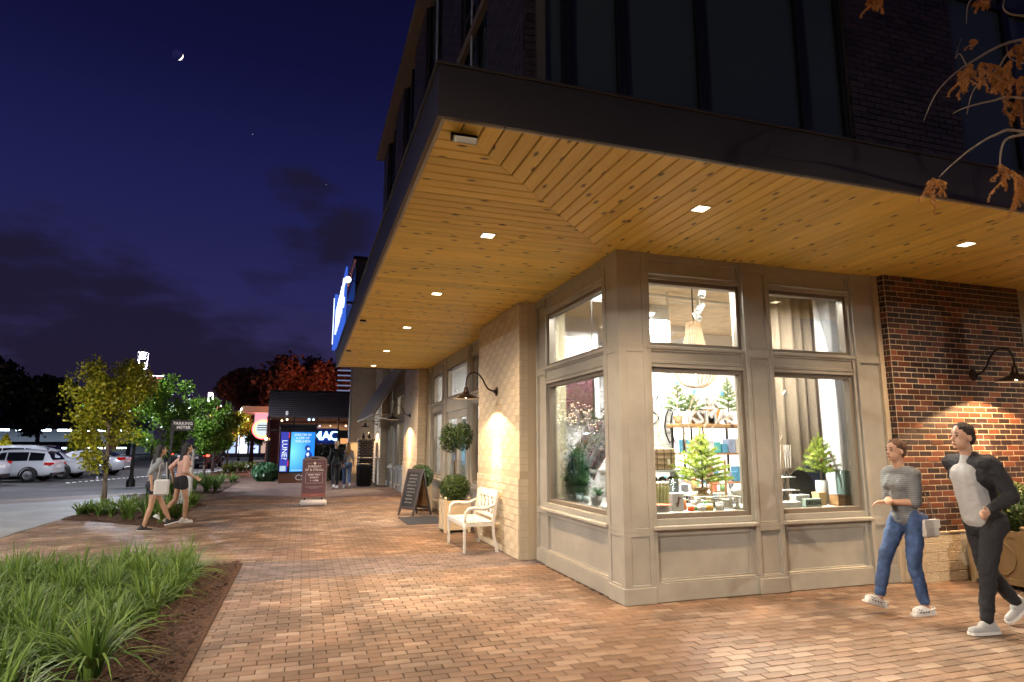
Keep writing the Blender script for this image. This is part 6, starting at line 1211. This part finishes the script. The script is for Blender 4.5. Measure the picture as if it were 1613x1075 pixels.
# parking garage with lit decks ------------------------------------------------------
gb=thing('parking_garage','long dark parking garage with bluish lit decks across the car park','garage',(-38,112,0))
MB().box(-30,0,0,12,18,.05).build('base',M['asphalt'],gb)
for k in range(3): MB().box(-30,-.2,2.15+k*2.7-.9,12,0,3.0+k*2.7-.9,b=.02).build('parapet',mat('garage_conc',(.06,.055,.06),.9),gb); MB().box(-30,0,2.4+k*2.7-.9,12,18,2.6+k*2.7-.9).build('deck',mat('garage_conc',(.16,.16,.17),.9),gb)
MB().box(-30,17.8,0,12,18,8).build('back_wall',mat('garage_back',(.3,.32,.36),.9),gb)
for k in range(2):
    for j in range(15): MB().box(-28+j*2.7,3,1.95+k*2.7+.0-.9,-26.2+j*2.7,3.3,2.34+k*2.7-.9).build('deck_lamp',emat('decklamp',(.7,.85,1),14),gb)
for j in range(8): MB().box(-30+j*6,-.1,0,-29.5+j*6,.3,7.2).build('column',mat('garage_conc',(.12,.12,.13),.9),gb)
for k in range(2): light('deck_glow','AREA',(-9,6,2.3+k*2.7-.9),4500,(.7,.85,1),gb,shape='RECTANGLE',size=38,size_y=8)
t=thing('office_tower','brown top of a distant office block with a red beacon above the garage','building',(-46,190,0)); MB().box(-5,0,0,4,8,16.5).build('walls',mat('brownt',(.20,.10,.07),.9),t); MB().box(-5.2,-.2,13.6,4.2,8.2,14,b=.05).build('parapet',M['black'],t); MB().sph((3.5,0,19.0),.35,8).build('beacon',emat('beacon',(1,.03,.06),12),t); MB().tube([(3.5,0,16.5),(3.5,0,18.8)],.06,6).build('mast',M['black'],t)
for k,(x,z,c) in enumerate(((-45.5,12.6,(.9,.9,1)),(-43.4,12.6,(.1,.9,.5)))): t=thing('distant_light',['white distant light over the garage','green distant light over the garage'][k],'light',(x,150,z*.9-2)); MB().sph((0,0,0),.28,8).build('globe',emat('dl',c,3),t); MB().tube([(0,0,0),(0,0,-9)],.06,6).build('mast',M['black'],t)
# dark tree mass at the left & small lit trees
for k,(x,y_,h,r_,lb) in enumerate(((-45,84,14.5,6,'tallest dark tree at the left edge beyond the car park'),(-38,92,11.5,5,'second dark tree from the left edge beyond the car park'),(-33,98,10,4.4,'lower dark tree above the garage'),(-52,92,13,6,'dark tree beyond the left edge of the view'))): tree('large_tree',lb,(x,y_,0),h,3.2,r_,9000,M['leafd'],.42,80+k,.22,group='dark trees beyond the car park')
for k,(x,lb) in enumerate(((-34.5,'left of three small floodlit shrubs before the garage'),(-30.5,'middle of three small floodlit shrubs before the garage, the yellowest'),(-24.0,'right and darkest of three small shrubs before the garage'))):
    t=thing('conical_shrub',lb,'shrub',(x,82,0)); n=1500; z=rng.random(n); a=rng.random(n)*6.28; pos=np.stack([np.cos(a)*(1-z)*1.1,np.sin(a)*(1-z)*1.1,.4+z*2.3],1); quads('foliage',leafq(pos,pos-np.array([0,0,1.2]),.22,rng),M['leafy'] if k<2 else M['leafg'],t,rng.random(n)); MB().tube([(0,0,0),(0,0,.6)],.06,6).build('trunk',M['bark'],t)
t=thing('park_floodlight','small white light on a short post by the floodlit shrubs','light',(-29.5,78,0)); MB().tube([(0,0,0),(0,0,1.2)],.05,6).build('post',M['black'],t); MB().sph((0,0,1.3),.14,8).build('globe',emat('pf',(1,.9,.8),12),t); light('flood','POINT',(0,1,1.5),450,(1,.9,.6),t,shadow_soft_size=.2)
t=thing('banner_pole','distant pole with a pink banner in front of the garage','pole',(-20.5,80,0)); MB().tube([(0,0,0),(0,0,5.6)],.07,6).build('pole',M['black'],t); MB().box(.1,-.02,1.2,1.0,.02,3.6).build('banner',mat('pinkb',(.4,.15,.15),.7),t)
# moon: rocky ball lit from behind right by a lamp that stands for the sun ----------------------
md_=Vector((-0.182,0.846,0.502)).normalized(); mc=CAM+md_*1500
mo=MB(); mo.sph((0,0,0),9.6,40); mo=mo.build('moon',mat('moon_rock',(.75,.72,.68),.95),smooth=True,loc=mc); tag(mo,'thin crescent moon high in the night sky','moon')
q=mo.data.materials[0].node_tree; q.nodes.clear(); a_=q.nodes.new('ShaderNodeAddShader'); tr_=q.nodes.new('ShaderNodeBsdfTransparent'); df=q.nodes.new('ShaderNodeBsdfDiffuse'); df.inputs[0].default_value=(.7,.68,.62,1); q.links.new(df.outputs[0],a_.inputs[0]); q.links.new(tr_.outputs[0],a_.inputs[1]); oo=q.nodes.new('ShaderNodeOutputMaterial'); gg=q.nodes.new('ShaderNodeNewGeometry'); t2_=q.nodes.new('ShaderNodeBsdfTransparent'); mm_=q.nodes.new('ShaderNodeMixShader'); q.links.new(gg.outputs['Backfacing'],mm_.inputs[0]); q.links.new(a_.outputs[0],mm_.inputs[1]); q.links.new(t2_.outputs[0],mm_.inputs[2]); q.links.new(mm_.outputs[0],oo.inputs[0])   # the air's own light lies in front of the moon
side=(_R*.75-_U*.62); sunp=mc+side.normalized()*640+md_*500
sl=light('moonlit_side_sun','SPOT',sunp,6.5e7,(1,.96,.88),spot_size=R(1.7),spot_blend=.1,shadow_soft_size=.5); aim(sl,mc,sunp)
for k,(px,py) in enumerate(((514,291),(398,212))):
    d=(_F*FPX+_R*(px-806.5)-_U*(py-537.5)).normalized(); o=MB().sph((0,0,0),.6,8).build('star',emat('starlight',(.7,.75,1),.5+.3*k),loc=CAM+d*1500); tag(o,['faint star left of the drifting cloud','fainter star in the open sky'][k],'star')
# foreground bald cypress at the right ------------------------------------------------------------
cy=thing('cypress_tree','rusty autumn bald cypress reaching in from the right over the canopy edge','tree',(8.9,1.6,0)); tk=MB(); tk.tube([(0,0,0),(.05,0,1.5),(.0,.05,3.5),(.05,0,6.5),(0,0,8.5)],[.20,.15,.12,.08,.04],12); tk.build('trunk',M['bark'],cy,smooth=True)
rr=random.Random(17); V=[];T=[]; bm_=MB()
def droop(p,L_,n=130,dirv=None,w_=1.0):
    for sp in range(3):
        dv=dirv or Vector((rr.uniform(-.35,.35),rr.uniform(-.35,.35),-1)).normalized(); LL=L_*rr.uniform(.8,1.35); cv=Vector((rr.uniform(-.03,.03),rr.uniform(-.03,.03),0)); pts=[p+dv*LL*i/5+cv*math.sin(i*1.1) for i in range(6)]; bm_.tube(pts,.0016,4,cap=False)
        for i in range(int(n*1.25)):
            f=rr.random(); k_=min(4,int(f*5)); q=pts[k_].lerp(pts[k_+1],f*5-k_); a=rr.uniform(0,6.28); d=(Vector((math.cos(a),math.sin(a),0))*.8+dv*.75).normalized()*rr.uniform(.012,.034)*w_*(1.15-.6*f); k=d.cross(Vector((rr.random(),rr.random(),.3))).normalized()*.0013; V.append([q-k,q+k,q+d+k*.4,q+d-k*.4]); T.append(rr.random())
def cp(px,py,Y): return at(px,py,Y)-Vector((8.9,1.6,0))
def branch(pts,r0,Y):
    P=[cp(x,y_,Y+dy) for x,y_,dy in pts]; Q=[]
    for i in range(len(P)-1):
        a=P[max(i-1,0)];b_=P[i];c=P[i+1];d=P[min(i+2,len(P)-1)]
        for s in range(5): f=s/5; Q.append(.5*((2*b_)+(c-a)*f+(2*a-5*b_+4*c-d)*f*f+(3*b_-a-3*c+d)*f**3))
    Q.append(P[-1]); bm_.tube(Q,[r0*(1-.75*i/(len(Q)-1)) for i in range(len(Q))],6,cap=False); return Q
b1=branch([(1760,60,.1),(1613,62,0),(1530,98,0),(1480,140,.05),(1455,190,.05),(1438,140+0,.05)][:5]+[(1438,140+0,.05)][:0],.011,2.6)
b2=branch([(1760,40,.1),(1613,70,0),(1570,110,0),(1535,140,0),(1523,180,0),(1522,108+60,0)][:5],.009,2.6)
b3=branch([(1770,250,0),(1613,208,0),(1570,212,0),(1530,235,0),(1497,262,0),(1480,279,0)],.011,2.5)
b4=branch([(1770,190,.1),(1613,155,0),(1560,160,.02),(1520,170,0),(1500,180,.02)],.009,2.4)
b5=branch([(1613,212,0),(1585,220,0),(1576,245,0),(1580,268,0),(1613,290,0)],.009,2.5)
b6=branch([(1700,-20,0),(1560,-30,0),(1540,-12,0),(1525,8,0),(1522,38,0)],.008,2.5)
b7=branch([(1613,25,0),(1590,22,0),(1580,10,0),(1588,-14,0)],.008,2.5)
b8=branch([(1700,120,0),(1613,100,0),(1590,90,0),(1585,70,.02)],.006,2.5)
b9=branch([(1523,105,0),(1512,85,0),(1505,92,0),(1514,60,0)],.004,2.6)
# heavy limb from the trunk
for tgt in ((1760,60,2.7),(1760,40,2.7),(1770,250,2.5),(1770,190,2.5),(1700,120,2.5),(1700,-20,2.5)):
    e=cp(*tgt); bm_.tube([Vector((0,0,e.z-.6)),(Vector((0,0,e.z-.6))+e)*.5+Vector((0,0,.25)),e],[.045,.025,.012],8,cap=False)
for (x,y_,L_,n,Yy) in ((1470,280,.15,170,2.5),(1478,282,.13,140,2.5),(1463,284,.10,80,2.5),(1372,-6,.10,260,2.55),(1385,-4,.08,200,2.55),(1512,112,.16,260,2.4),(1520,108,.14,220,2.4),(1528,100,.12,220,2.4),(1545,98,.14,300,2.4),(1560,100,.12,300,2.4),(1575,108,.15,340,2.4),(1590,95,.16,380,2.4),(1600,70,.15,360,2.4),(1612,60,.2,420,2.4),(1607,120,.16,360,2.4),(1580,130,.12,260,2.4),(1565,125,.10,200,2.4),(1582,262,.17,240,2.5),(1592,268,.22,300,2.5),(1603,275,.22,320,2.5),(1613,282,.24,320,2.5),(1575,258,.10,100,2.5),(1540,0,.06,120,2.5),(1552,-2,.07,140,2.5),(1530,62,.05,50,2.5),(1590,160,.12,160,2.45),(1605,150,.15,240,2.45)):
    droop(cp(x,y_,Yy),L_,n,w_=.8)
for k in range(60): p=cp(rr.uniform(1640,1900),rr.uniform(-250,420),rr.uniform(1.8,3.2)); droop(p,rr.uniform(.15,.3),150)
bm_.build('limbs',M['twig'],cy,smooth=True); quads('foliage',V,M['rust'],cy,T)

# ================================================================== PEOPLE
def bake(mb,name,m,parent,voxel,smooth=3,extra=None):
    me=bpy.data.meshes.new(name); me.from_pydata(mb.v,[],mb.f); o=bpy.data.objects.new(name,me); col.objects.link(o)
    bm=bmesh.new(); bm.from_mesh(me); bmesh.ops.recalc_face_normals(bm,faces=bm.faces); bm.to_mesh(me); bm.free()
    a=o.modifiers.new('r','REMESH'); a.mode='VOXEL'; a.voxel_size=voxel; a.use_smooth_shade=True
    s=o.modifiers.new('s','SMOOTH'); s.iterations=smooth; s.factor=.5
    fold={'shirt':.022,'jacket':.030,'trousers':.026,'shorts':.02,'shirt_front':.018,'hair':.016}.get(name)
    if fold:
        key='folds_'+name; tx=bpy.data.textures.get(key) or bpy.data.textures.new(key,'CLOUDS'); tx.noise_scale=.035 if name=='hair' else .075; tx.noise_depth=2
        dm=o.modifiers.new('f','DISPLACE'); dm.texture=tx; dm.strength=fold; dm.mid_level=.5; dm.texture_coords='LOCAL'
    bpy.context.view_layer.update(); me2=bpy.data.meshes.new_from_object(o.evaluated_get(bpy.context.evaluated_depsgraph_get())); bpy.data.objects.remove(o)
    me2.materials.clear(); me2.materials.append(m); me2.name=name
    o=bpy.data.objects.new(name,me2); col.objects.link(o); o.parent=parent; return o
def ik(a,c,l1,l2,pole):
    d=c-a; L_=min(d.length,(l1+l2)*.999); u=d.normalized(); x=(l1*l1-l2*l2+L_*L_)/(2*L_); h=max(0,l1*l1-x*x)**.5; p=pole-u*pole.dot(u); p=p.normalized(); return a+u*x+p*h, a+u*L_
skin1=mat('skin_warm',(.52,.30,.20),.5,var=.06,vscale=20); skin2=mat('skin_tan',(.42,.24,.15),.5,var=.06,vscale=20)
def person(label,loc,rot,H=1.75,fem=False,skin=skin1,feet=None,lean=.04,arms=None,top=None,sleeve=.5,jacket=None,legs=None,leg_len=1.0,shorts=None,hair=None,hair_kind='short',shoe=None,shoe_kind='trainer',vox=.009,head_turn=0,group=None,hem=.0):
    """local frame: +y is the way the person faces, x to the right, z up; drawn for 1.75 m and scaled"""
    s=H/1.75; t=thing('person',label,'person',loc,rot,group); t.scale=(s,s,s)
    V3=Vector; sw=.165 if fem else .19; hw=.095 if fem else .09
    pel=V3((0,0,.93)); chest=V3((0,lean*1.0,1.27)); neck=V3((0,lean*1.4,1.47)); head=V3((0,lean*1.7+.015,1.625))
    B=MB(); fe={}; Tz=MB(); 
    hips={'L':pel+V3((-hw,0,0)),'R':pel+V3((hw,0,0))}
    K={};A={}
    for k in 'LR':
        a=V3(feet[k][:3]); K[k],A[k]=ik(hips[k],a+V3((0,0,.085)),.44,.42,V3((0,1,.1)))
    ft=MB()
    for k in 'LR':
        pit=feet[k][3] if len(feet[k])>3 else 0   # toe pitch
        fd=V3((0,math.cos(pit),math.sin(pit))); an=A[k]
        B.capsule(hips[k],K[k],.082 if not fem else .080,.052,14); B.capsule(K[k],K[k]+(an-K[k])*.35,.050,.055,12); B.capsule(K[k]+(an-K[k])*.35,an,.055,.036,12)
        up=fd.cross(V3((1,0,0)))*-1; up=V3((0,-math.sin(pit),math.cos(pit)))
        B.capsule(an-up*.04-fd*.03,an-up*.055+fd*.13,.036,.026,10)
        fe[k]=(an,fd,up)
    B.capsule(pel+V3((-.05,0,0)),pel+V3((.05,0,0)),.105,.105); B.capsule(pel,chest,.10,.115); B.capsule(chest+V3((-.06,0,.02)),chest+V3((.06,0,.02)),.10,.10)
    B.capsule(chest+V3((-sw+.04,.0,.14)),chest+V3((sw-.04,0,.14)),.055,.055); B.capsule(chest+V3((0,0,.12)),neck+V3((0,.0,.03)),.06,.050); B.capsule(neck,head-V3((0,.01,.05)),.052,.05)
    HR=Matrix.Rotation(head_turn,3,'Z')
    B.sph(head+V3((0,-.008,.025)),(.074,.092,.098),18); B.sph(head+HR@V3((0,.028,-.045)),(.056,.062,.068),16); B.sph(head+HR@V3((0,.075,-.085)),(.022,.02,.02),10)
    B.tube([head+HR@V3((0,.082,.02)),head+HR@V3((0,.108,-.022)),head+HR@V3((0,.09,-.03))],[.009,.014,.010],8)
    for q in (-1,1): B.sph(head+HR@V3((q*.076,-.005,-.012)),(.010,.020,.030),10); B.sph(head+HR@V3((q*.012,.088,-.056)),(.018,.010,.007),8)
    W_={};E={}
    S={'L':chest+V3((-sw,-.005,.125)),'R':chest+V3((sw,-.005,.125))}
    for k in 'LR':
        w_=V3(arms[k][:3]); pole=V3(arms[k][3]) if len(arms[k])>3 else V3((0,-1,-.2)); E[k],W_[k]=ik(S[k],w_,.29,.255,pole)
        r_=.043 if fem else .050
        B.capsule(S[k],E[k],r_,r_*.80,12); B.capsule(E[k],E[k]+(W_[k]-E[k])*.3,r_*.82,r_*.84,12); B.capsule(E[k]+(W_[k]-E[k])*.3,W_[k],r_*.82,.026,12)
        d=(W_[k]-E[k]).normalized(); o_=(V3((0,1,0))-d*d.y).normalized(); c=d.cross(o_).normalized()   # o_ : across palm, c: palm normal
        if k=='L': c=-c
        pc=W_[k]+d*.045; B.capsule(W_[k]+d*.01,pc+d*.03+o_*.018,.024,.020,10); B.capsule(W_[k]+d*.01,pc+d*.03-o_*.018,.024,.020,10)
        for i,(off,L_) in enumerate(((.030,.066),(.010,.076),(-.010,.070),(-.029,.055))):
            b0=pc+d*.032+o_*off; k1=b0+(d*.9+c*.3).normalized()*L_*.5; k2=k1+(d*.55+c*.85).normalized()*L_*.32; k3=k2+(d*.1+c*1).normalized()*L_*.25
            B.capsule(b0,k1,.0095,.009,8); B.capsule(k1,k2,.009,.0085,8); B.capsule(k2,k3,.0085,.0075,8)
        tb=W_[k]+d*.022+o_*.026; t1=tb+(d*.6+o_*.8+c*.3).normalized()*.036; t2=t1+(d*.85+o_*.15+c*.5).normalized()*.030; B.capsule(tb,t1,.0125,.0105,8); B.capsule(t1,t2,.0105,.009,8)
    bake(B,'body',skin,t,vox,2)
    for q in (-1,1): MB().sph(head+HR@V3((q*.030,.083,.012)),(.0105,.008,.0075),8).build('eye',mat('eye_dark',(.02,.015,.012),.2),t,smooth=True)
    MB().sph(head+HR@V3((0,.0985,-.056)),(.021,.006,.006),10).build('mouth',mat('lips',(.40,.14,.12),.5),t,smooth=True)
    for q in (-1,1): MB().tube([head+HR@V3((q*.016,.088,.034)),head+HR@V3((q*.032,.087,.039)),head+HR@V3((q*.046,.078,.033))],.0035,6).build('eyebrow',hair or skin,t)
    # clothes
    if top:
        C=MB(); g=.016
        C.capsule(pel+V3((-.05,0,.0+hem)),pel+V3((.05,0,.0+hem)),.115,.115); C.capsule(pel+V3((0,0,hem)),chest,.125 if not fem else .115,.128); C.capsule(chest+V3((-.07,0,.02)),chest+V3((.07,0,.02)),.115,.115); C.capsule(chest+V3((-sw+.03,0,.135)),chest+V3((sw-.03,0,.135)),.068,.068)
        if fem: C.sph(chest+V3((-.07,.075,-.0)),.058,10); C.sph(chest+V3((.07,.075,-.0)),.058,10)
        for k in 'LR':
            if sleeve>0: e=S[k]+(E[k]-S[k])*min(1,sleeve*2); C.capsule(S[k],e,.064,.058 if sleeve<1 else .052,12)
            if sleeve>=.99: C.capsule(E[k],E[k]+(W_[k]-E[k])*.93,.052,.036,12)
        bake(C,'shirt',top,t,.011,4)
    if jacket:
        C=MB(); C.capsule(pel+V3((-.055,-.01,-.06)),pel+V3((.055,-.01,-.06)),.128,.128); C.capsule(pel+V3((0,-.012,0)),chest+V3((0,-.012,0)),.138,.142); C.capsule(chest+V3((-sw+.02,.0,.125)),chest+V3((sw-.02,.0,.125)),.088,.088); C.capsule(chest+V3((-.08,-.012,.02)),chest+V3((.08,-.012,.02)),.125,.125)
        for k in 'LR': C.capsule(S[k],E[k],.074,.062,12); C.capsule(E[k],E[k]+(W_[k]-E[k])*.95,.062,.042,12)
        C.capsule(neck+V3((-.03,-.03,-.02)),neck+V3((.03,-.03,-.02)),.06,.06)
        # front opening: cut by leaving the shirt standing proud of the jacket at the front centre
        o=bake(C,'jacket',jacket,t,.011,3)
        F_=MB(); F_.capsule(pel+V3((-.03,.045,.0)),chest+V3((-.03,.050,.02)),.105,.112); F_.capsule(pel+V3((.03,.045,.0)),chest+V3((.03,.050,.02)),.105,.112); F_.capsule(chest+V3((0,.04,.02)),neck+V3((0,.01,-.035)),.09,.056); bake(F_,'shirt_front',top,t,.011,3)
    if legs:
        C=MB(); C.capsule(pel+V3((-.055,-.012,-.01)),pel+V3((.055,-.012,-.01)),.118,.118); C.capsule(pel+V3((0,0,.0)),pel+V3((0,0,.09)),.118,.105)
        for k in 'LR':
            C.capsule(hips[k],K[k],.100,.068,14)
            if leg_len>.5: C.capsule(K[k],K[k]+(A[k]-K[k])*min(.93,(leg_len-.5)*2),.068,.054,14)
            if fem: C.sph(hips[k]+V3((0,-.05,-.02)),.10,12)
        bake(C,'trousers' if leg_len>.5 else 'shorts',legs,t,.011,3)
    if shorts:
        C=MB(); C.capsule(pel+V3((-.055,-.012,-.01)),pel+V3((.055,-.012,-.01)),.120,.120)
        for k in 'LR': C.capsule(hips[k],hips[k]+(K[k]-hips[k])*.32,.105,.098,14)
        bake(C,'shorts',shorts,t,.011,3)
    if hair:
        C=MB(); C.sph(head+V3((0,-.022,.045)),(.083,.094,.090),18); C.sph(head+V3((0,-.055,-.0)),(.074,.062,.080),16)
        if hair_kind=='long':
            C.capsule(head+V3((-.045,-.05,0)),neck+V3((-.06,-.075,-.14)),.055,.040); C.capsule(head+V3((.045,-.05,0)),neck+V3((.06,-.075,-.14)),.055,.040); C.capsule(head+V3((0,-.065,0)),neck+V3((0,-.09,-.20)),.065,.045)
        if hair_kind=='bob':
            C.capsule(head+V3((-.055,-.03,.02)),head+V3((-.07,-.02,-.13)),.045,.035); C.capsule(head+V3((.055,-.03,.02)),head+V3((.07,-.02,-.13)),.045,.035); C.capsule(head+V3((0,-.06,0)),head+V3((0,-.07,-.15)),.065,.05)
        if hair_kind=='bun': C.sph(head+V3((0,-.10,.06)),.045,12)
        bake(C,'hair',hair,t,.010,2)
    for k in 'LR':
        an,fd,up=fe[k]; C=MB(); base=an-up*.085
        if shoe_kind=='clog':
            C.sph(base+fd*.055+up*.045,(.050,.115,.045),16,X=Matrix(((1,0,0),(0,fd.y,-fd.z),(0,fd.z,fd.y)))); C.capsule(base-fd*.06+up*.028,base+fd*.13+up*.024,.040,.036)
        else:
            C.capsule(base-fd*.07+up*.035,base+fd*.15+up*.028,.040,.034); C.capsule(base-fd*.05+up*.055,base+fd*.04+up*.065,.042,.036); C.capsule(base-fd*.035+up*.09,base-fd*.02+up*.06,.040,.040)
        o=bake(C,'shoe',shoe,t,.008,2)
        so=MB(); Q=Matrix(((1,0,0),(0,fd.y,-fd.z),(0,fd.z,fd.y))); pts=[(-.036,-.10),(-.044,.0),(-.046,.10),(-.035,.17),(0,.19),(.035,.17),(.046,.10),(.044,.0),(.036,-.10),(0,-.112)]
        so.prism(pts,-.002,.020,'z'); so.v=[tuple(Q@V3(p)+base) for p in so.v]; fixn(so.build('sole',mat('sole_white',(.75,.73,.70),.6),t))
        if shoe_kind=='clog':
            h=MB()
            for i in range(7): a=-.5+i*.17; h.sph(base+Q@V3((.046*math.sin(a*2.4),.075+.06*math.cos(a*2.2),.072-.014*abs(a)*2)),.0065,6)
            for i in range(4): h.sph(base+Q@V3((-.052,.02+i*.035,.038)),.007,6); h.sph(base+Q@V3((.052,.02+i*.035,.038)),.007,6)
            h.build('vent_holes',mat('hole',(.04,.04,.04),.8),t)
            MB().tube([base+Q@V3((-.045,.0,.05)),base+Q@V3((-.035,-.085,.06)),base+Q@V3((0,-.105,.062)),base+Q@V3((.035,-.085,.06)),base+Q@V3((.045,.0,.05))],.008,6).build('heel_strap',shoe,t)
    t['_j']=0; del t['_j']
    return t,dict(S=S,E=E,W=W_,head=head,chest=chest,pel=pel)
jean=mat('blue_denim',(.050,.095,.22),.85,var=.35,vscale=9,bump=.35,bscale=60); jeand=mat('black_denim',(.014,.014,.018),.85,bump=.3,bscale=60)
stripe=bpy.data.materials.new('striped_tee'); stripe.use_nodes=True; q=stripe.node_tree; b=q.nodes['Principled BSDF']; b.inputs['Roughness'].default_value=.9; tc=q.nodes.new('ShaderNodeTexCoord'); wv=q.nodes.new('ShaderNodeTexWave'); wv.bands_direction='Z'; wv.inputs['Scale'].default_value=16; q.links.new(tc.outputs['Object'],wv.inputs[0]); r_=q.nodes.new('ShaderNodeValToRGB'); r_.color_ramp.elements[0].color=(.13,.14,.15,1); r_.color_ramp.elements[1].color=(.21,.225,.235,1); q.links.new(wv.outputs[0],r_.inputs[0]); q.links.new(r_.outputs[0],b.inputs['Base Color'])
hb=mat('brown_hair',(.10,.045,.025),.75,var=.4,vscale=30,bump=.5,bscale=90,stretch=(1,1,.2)); hk=mat('black_hair',(.012,.010,.012),.7,bump=.5,bscale=90,stretch=(1,1,.2)); hbl=mat('blonde_hair',(.50,.30,.12),.5,var=.3,vscale=30,bump=.5,bscale=90,stretch=(1,1,.2))
# woman in striped tee, walking left (-x of the place); facing rotation: local +y -> world -x
p1,j=person('woman in striped grey T-shirt, blue jeans and white clogs walking past the storefront',(5.72,4.9,0),R(88),1.66,True,skin1,feet={'L':(-.09,-.03,0),'R':(.09,.36,.07,.30)},lean=.03,arms={'L':(.02,.22,1.10,(-.6,-.6,-.4)),'R':(-.04,.26,1.13,(.6,-.6,-.4))},top=stripe,sleeve=.5,legs=jean,leg_len=.94,hair=hb,hair_kind='bun',shoe=mat('clog_white',(.78,.77,.74),.5),shoe_kind='clog')
b=MB(); b.box(-.05,-.09,.74,.03,.09,.90,b=.02); b=b.build('bag_tmp',mat('bag_white',(.62,.60,.56),.6,bump=.1)); bpy.data.objects.remove(b)
bg_=thing('shoulder_bag','small off white shoulder bag hanging at the hip of the woman in blue jeans','bag',(5.80,4.735,.72)); MB().box(-.10,-.035,0,.10,.035,.17,b=.018).build('bag_body',mat('bag_white',(.60,.57,.52),.6,bump=.1),bg_); MB().box(-.10,-.040,.09,.10,-.036,.172,b=.002).build('flap',mat('bag_white2',(.66,.63,.58),.6),bg_); MB().tube([(-.09,0,.16),(-.12,.04,.42),(-.14,.14,.66)],.006,6).tube([(.09,0,.16),(.0,.02,.45),(-.10,.12,.66)],.006,6).build('strap',mat('strap_b',(.3,.22,.15),.6),bg_)
# man in dark jacket, walking left
p2,j=person('man in black jacket over pale shirt and grey trainers walking by the brick wall',(5.86,4.24,0),R(84),1.80,False,skin1,feet={'L':(-.09,.20,0),'R':(.09,-.34,.10,-.55)},lean=.07,arms={'L':(-.26,.22,1.02,(-.2,-1,-.3)),'R':(.30,-.42,1.04,(.1,-.9,.4))},top=mat('pale_shirt',(.42,.42,.42),.9,bump=.2),sleeve=.5,jacket=mat('black_jacket',(.012,.012,.016),.75,bump=.3,bscale=30),legs=jeand,leg_len=.98,hair=mat('short_dark_hair',(.03,.022,.018),.85,bump=.6,bscale=120),hair_kind='short',shoe=mat('grey_trainer',(.42,.42,.42),.8,bump=.3,bscale=120))
# two women walking away to the right at the tree bed
person('long haired woman in grey T-shirt and dark shorts beside the tree bed',(-2.72,13.95,0),R(-62),1.62,True,skin2,feet={'L':(-.08,.40,.07,.2),'R':(.08,-.14,0,-.1)},lean=.05,arms={'L':(-.22,.20,.98),'R':(.24,-.10,.92)},top=mat('grey_tee',(.20,.21,.22),.9,bump=.2),sleeve=.5,shorts=mat('dark_shorts',(.015,.02,.03),.9),hair=hk,hair_kind='long',shoe=mat('black_shoe',(.02,.02,.02),.6))
bg_=thing('tote_bag','white tote bag carried by the long haired woman in grey','bag',(-2.52,13.66,.62)); MB().box(-.13,-.04,.04,.13,.04,.34,b=.03).build('bag_body',mat('tote',(.50,.48,.46),.8,bump=.2),bg_); MB().tube([(-.08,0,.35),(-.06,.02,.62),(.04,.04,.66),(.08,0,.35)],.008,6).build('handles',mat('tote2',(.4,.38,.36),.8),bg_)
person('dark haired woman in peach top and black shorts beside the tree bed',(-2.42,15.05,0),R(-62),1.66,True,skin2,feet={'L':(-.08,-.34,.10,-.5),'R':(.08,.10,0)},lean=.04,arms={'L':(-.20,-.1,.95),'R':(.24,.20,.98)},top=mat('peach_top',(.50,.30,.24),.9,bump=.2),sleeve=.9,shorts=mat('black_shorts',(.014,.012,.016),.9),hair=hk,hair_kind='long',shoe=mat('white_shoe',(.65,.62,.62),.6))
# couple walking away by the hedge
person('bald man in black jacket and trousers walking away towards the hedge',(1.18,24.6,0),R(4),1.76,False,skin1,feet={'L':(-.09,-.22,.05,-.4),'R':(.09,.26,0)},lean=.03,arms={'L':(-.28,-.08,.92),'R':(.27,.06,.90)},top=mat('black_jacket2',(.016,.018,.024),.8,bump=.2),sleeve=1,legs=jeand,leg_len=.98,hair=mat('shaved_head',(.55,.40,.27),.6),hair_kind='short',shoe=mat('white_shoe',(.65,.62,.62),.6),vox=.011)
person('blonde woman in a grey T-shirt and blue jeans walking away beside the bald man',(1.62,25.1,0),R(2),1.68,True,skin1,feet={'L':(-.08,.20,0),'R':(.08,-.26,.07,-.5)},lean=.02,arms={'L':(-.20,.05,.88),'R':(.24,.10,.90)},top=mat('light_grey_tee',(.36,.34,.34),.9,bump=.2),sleeve=.5,legs=mat('light_denim',(.10,.16,.30),.85,var=.3),leg_len=.93,hair=hbl,hair_kind='long',shoe=mat('white_shoe',(.65,.62,.62),.6),vox=.011)
# person in the car park beyond the yellow tree
person('person in dark trousers standing in the car park under the yellow tree crown',(-9.6,37.0,-.06),R(30),1.72,False,skin2,feet={'L':(-.16,0,0),'R':(.16,.05,0)},lean=0,arms={'L':(-.28,.02,.92),'R':(.28,.02,.92)},top=mat('dark_top',(.03,.04,.07),.9),sleeve=1,legs=mat('navy_trousers',(.02,.03,.06),.9),leg_len=.98,hair=hk,hair_kind='short',shoe=mat('white_shoe',(.65,.62,.62),.6),vox=.012)
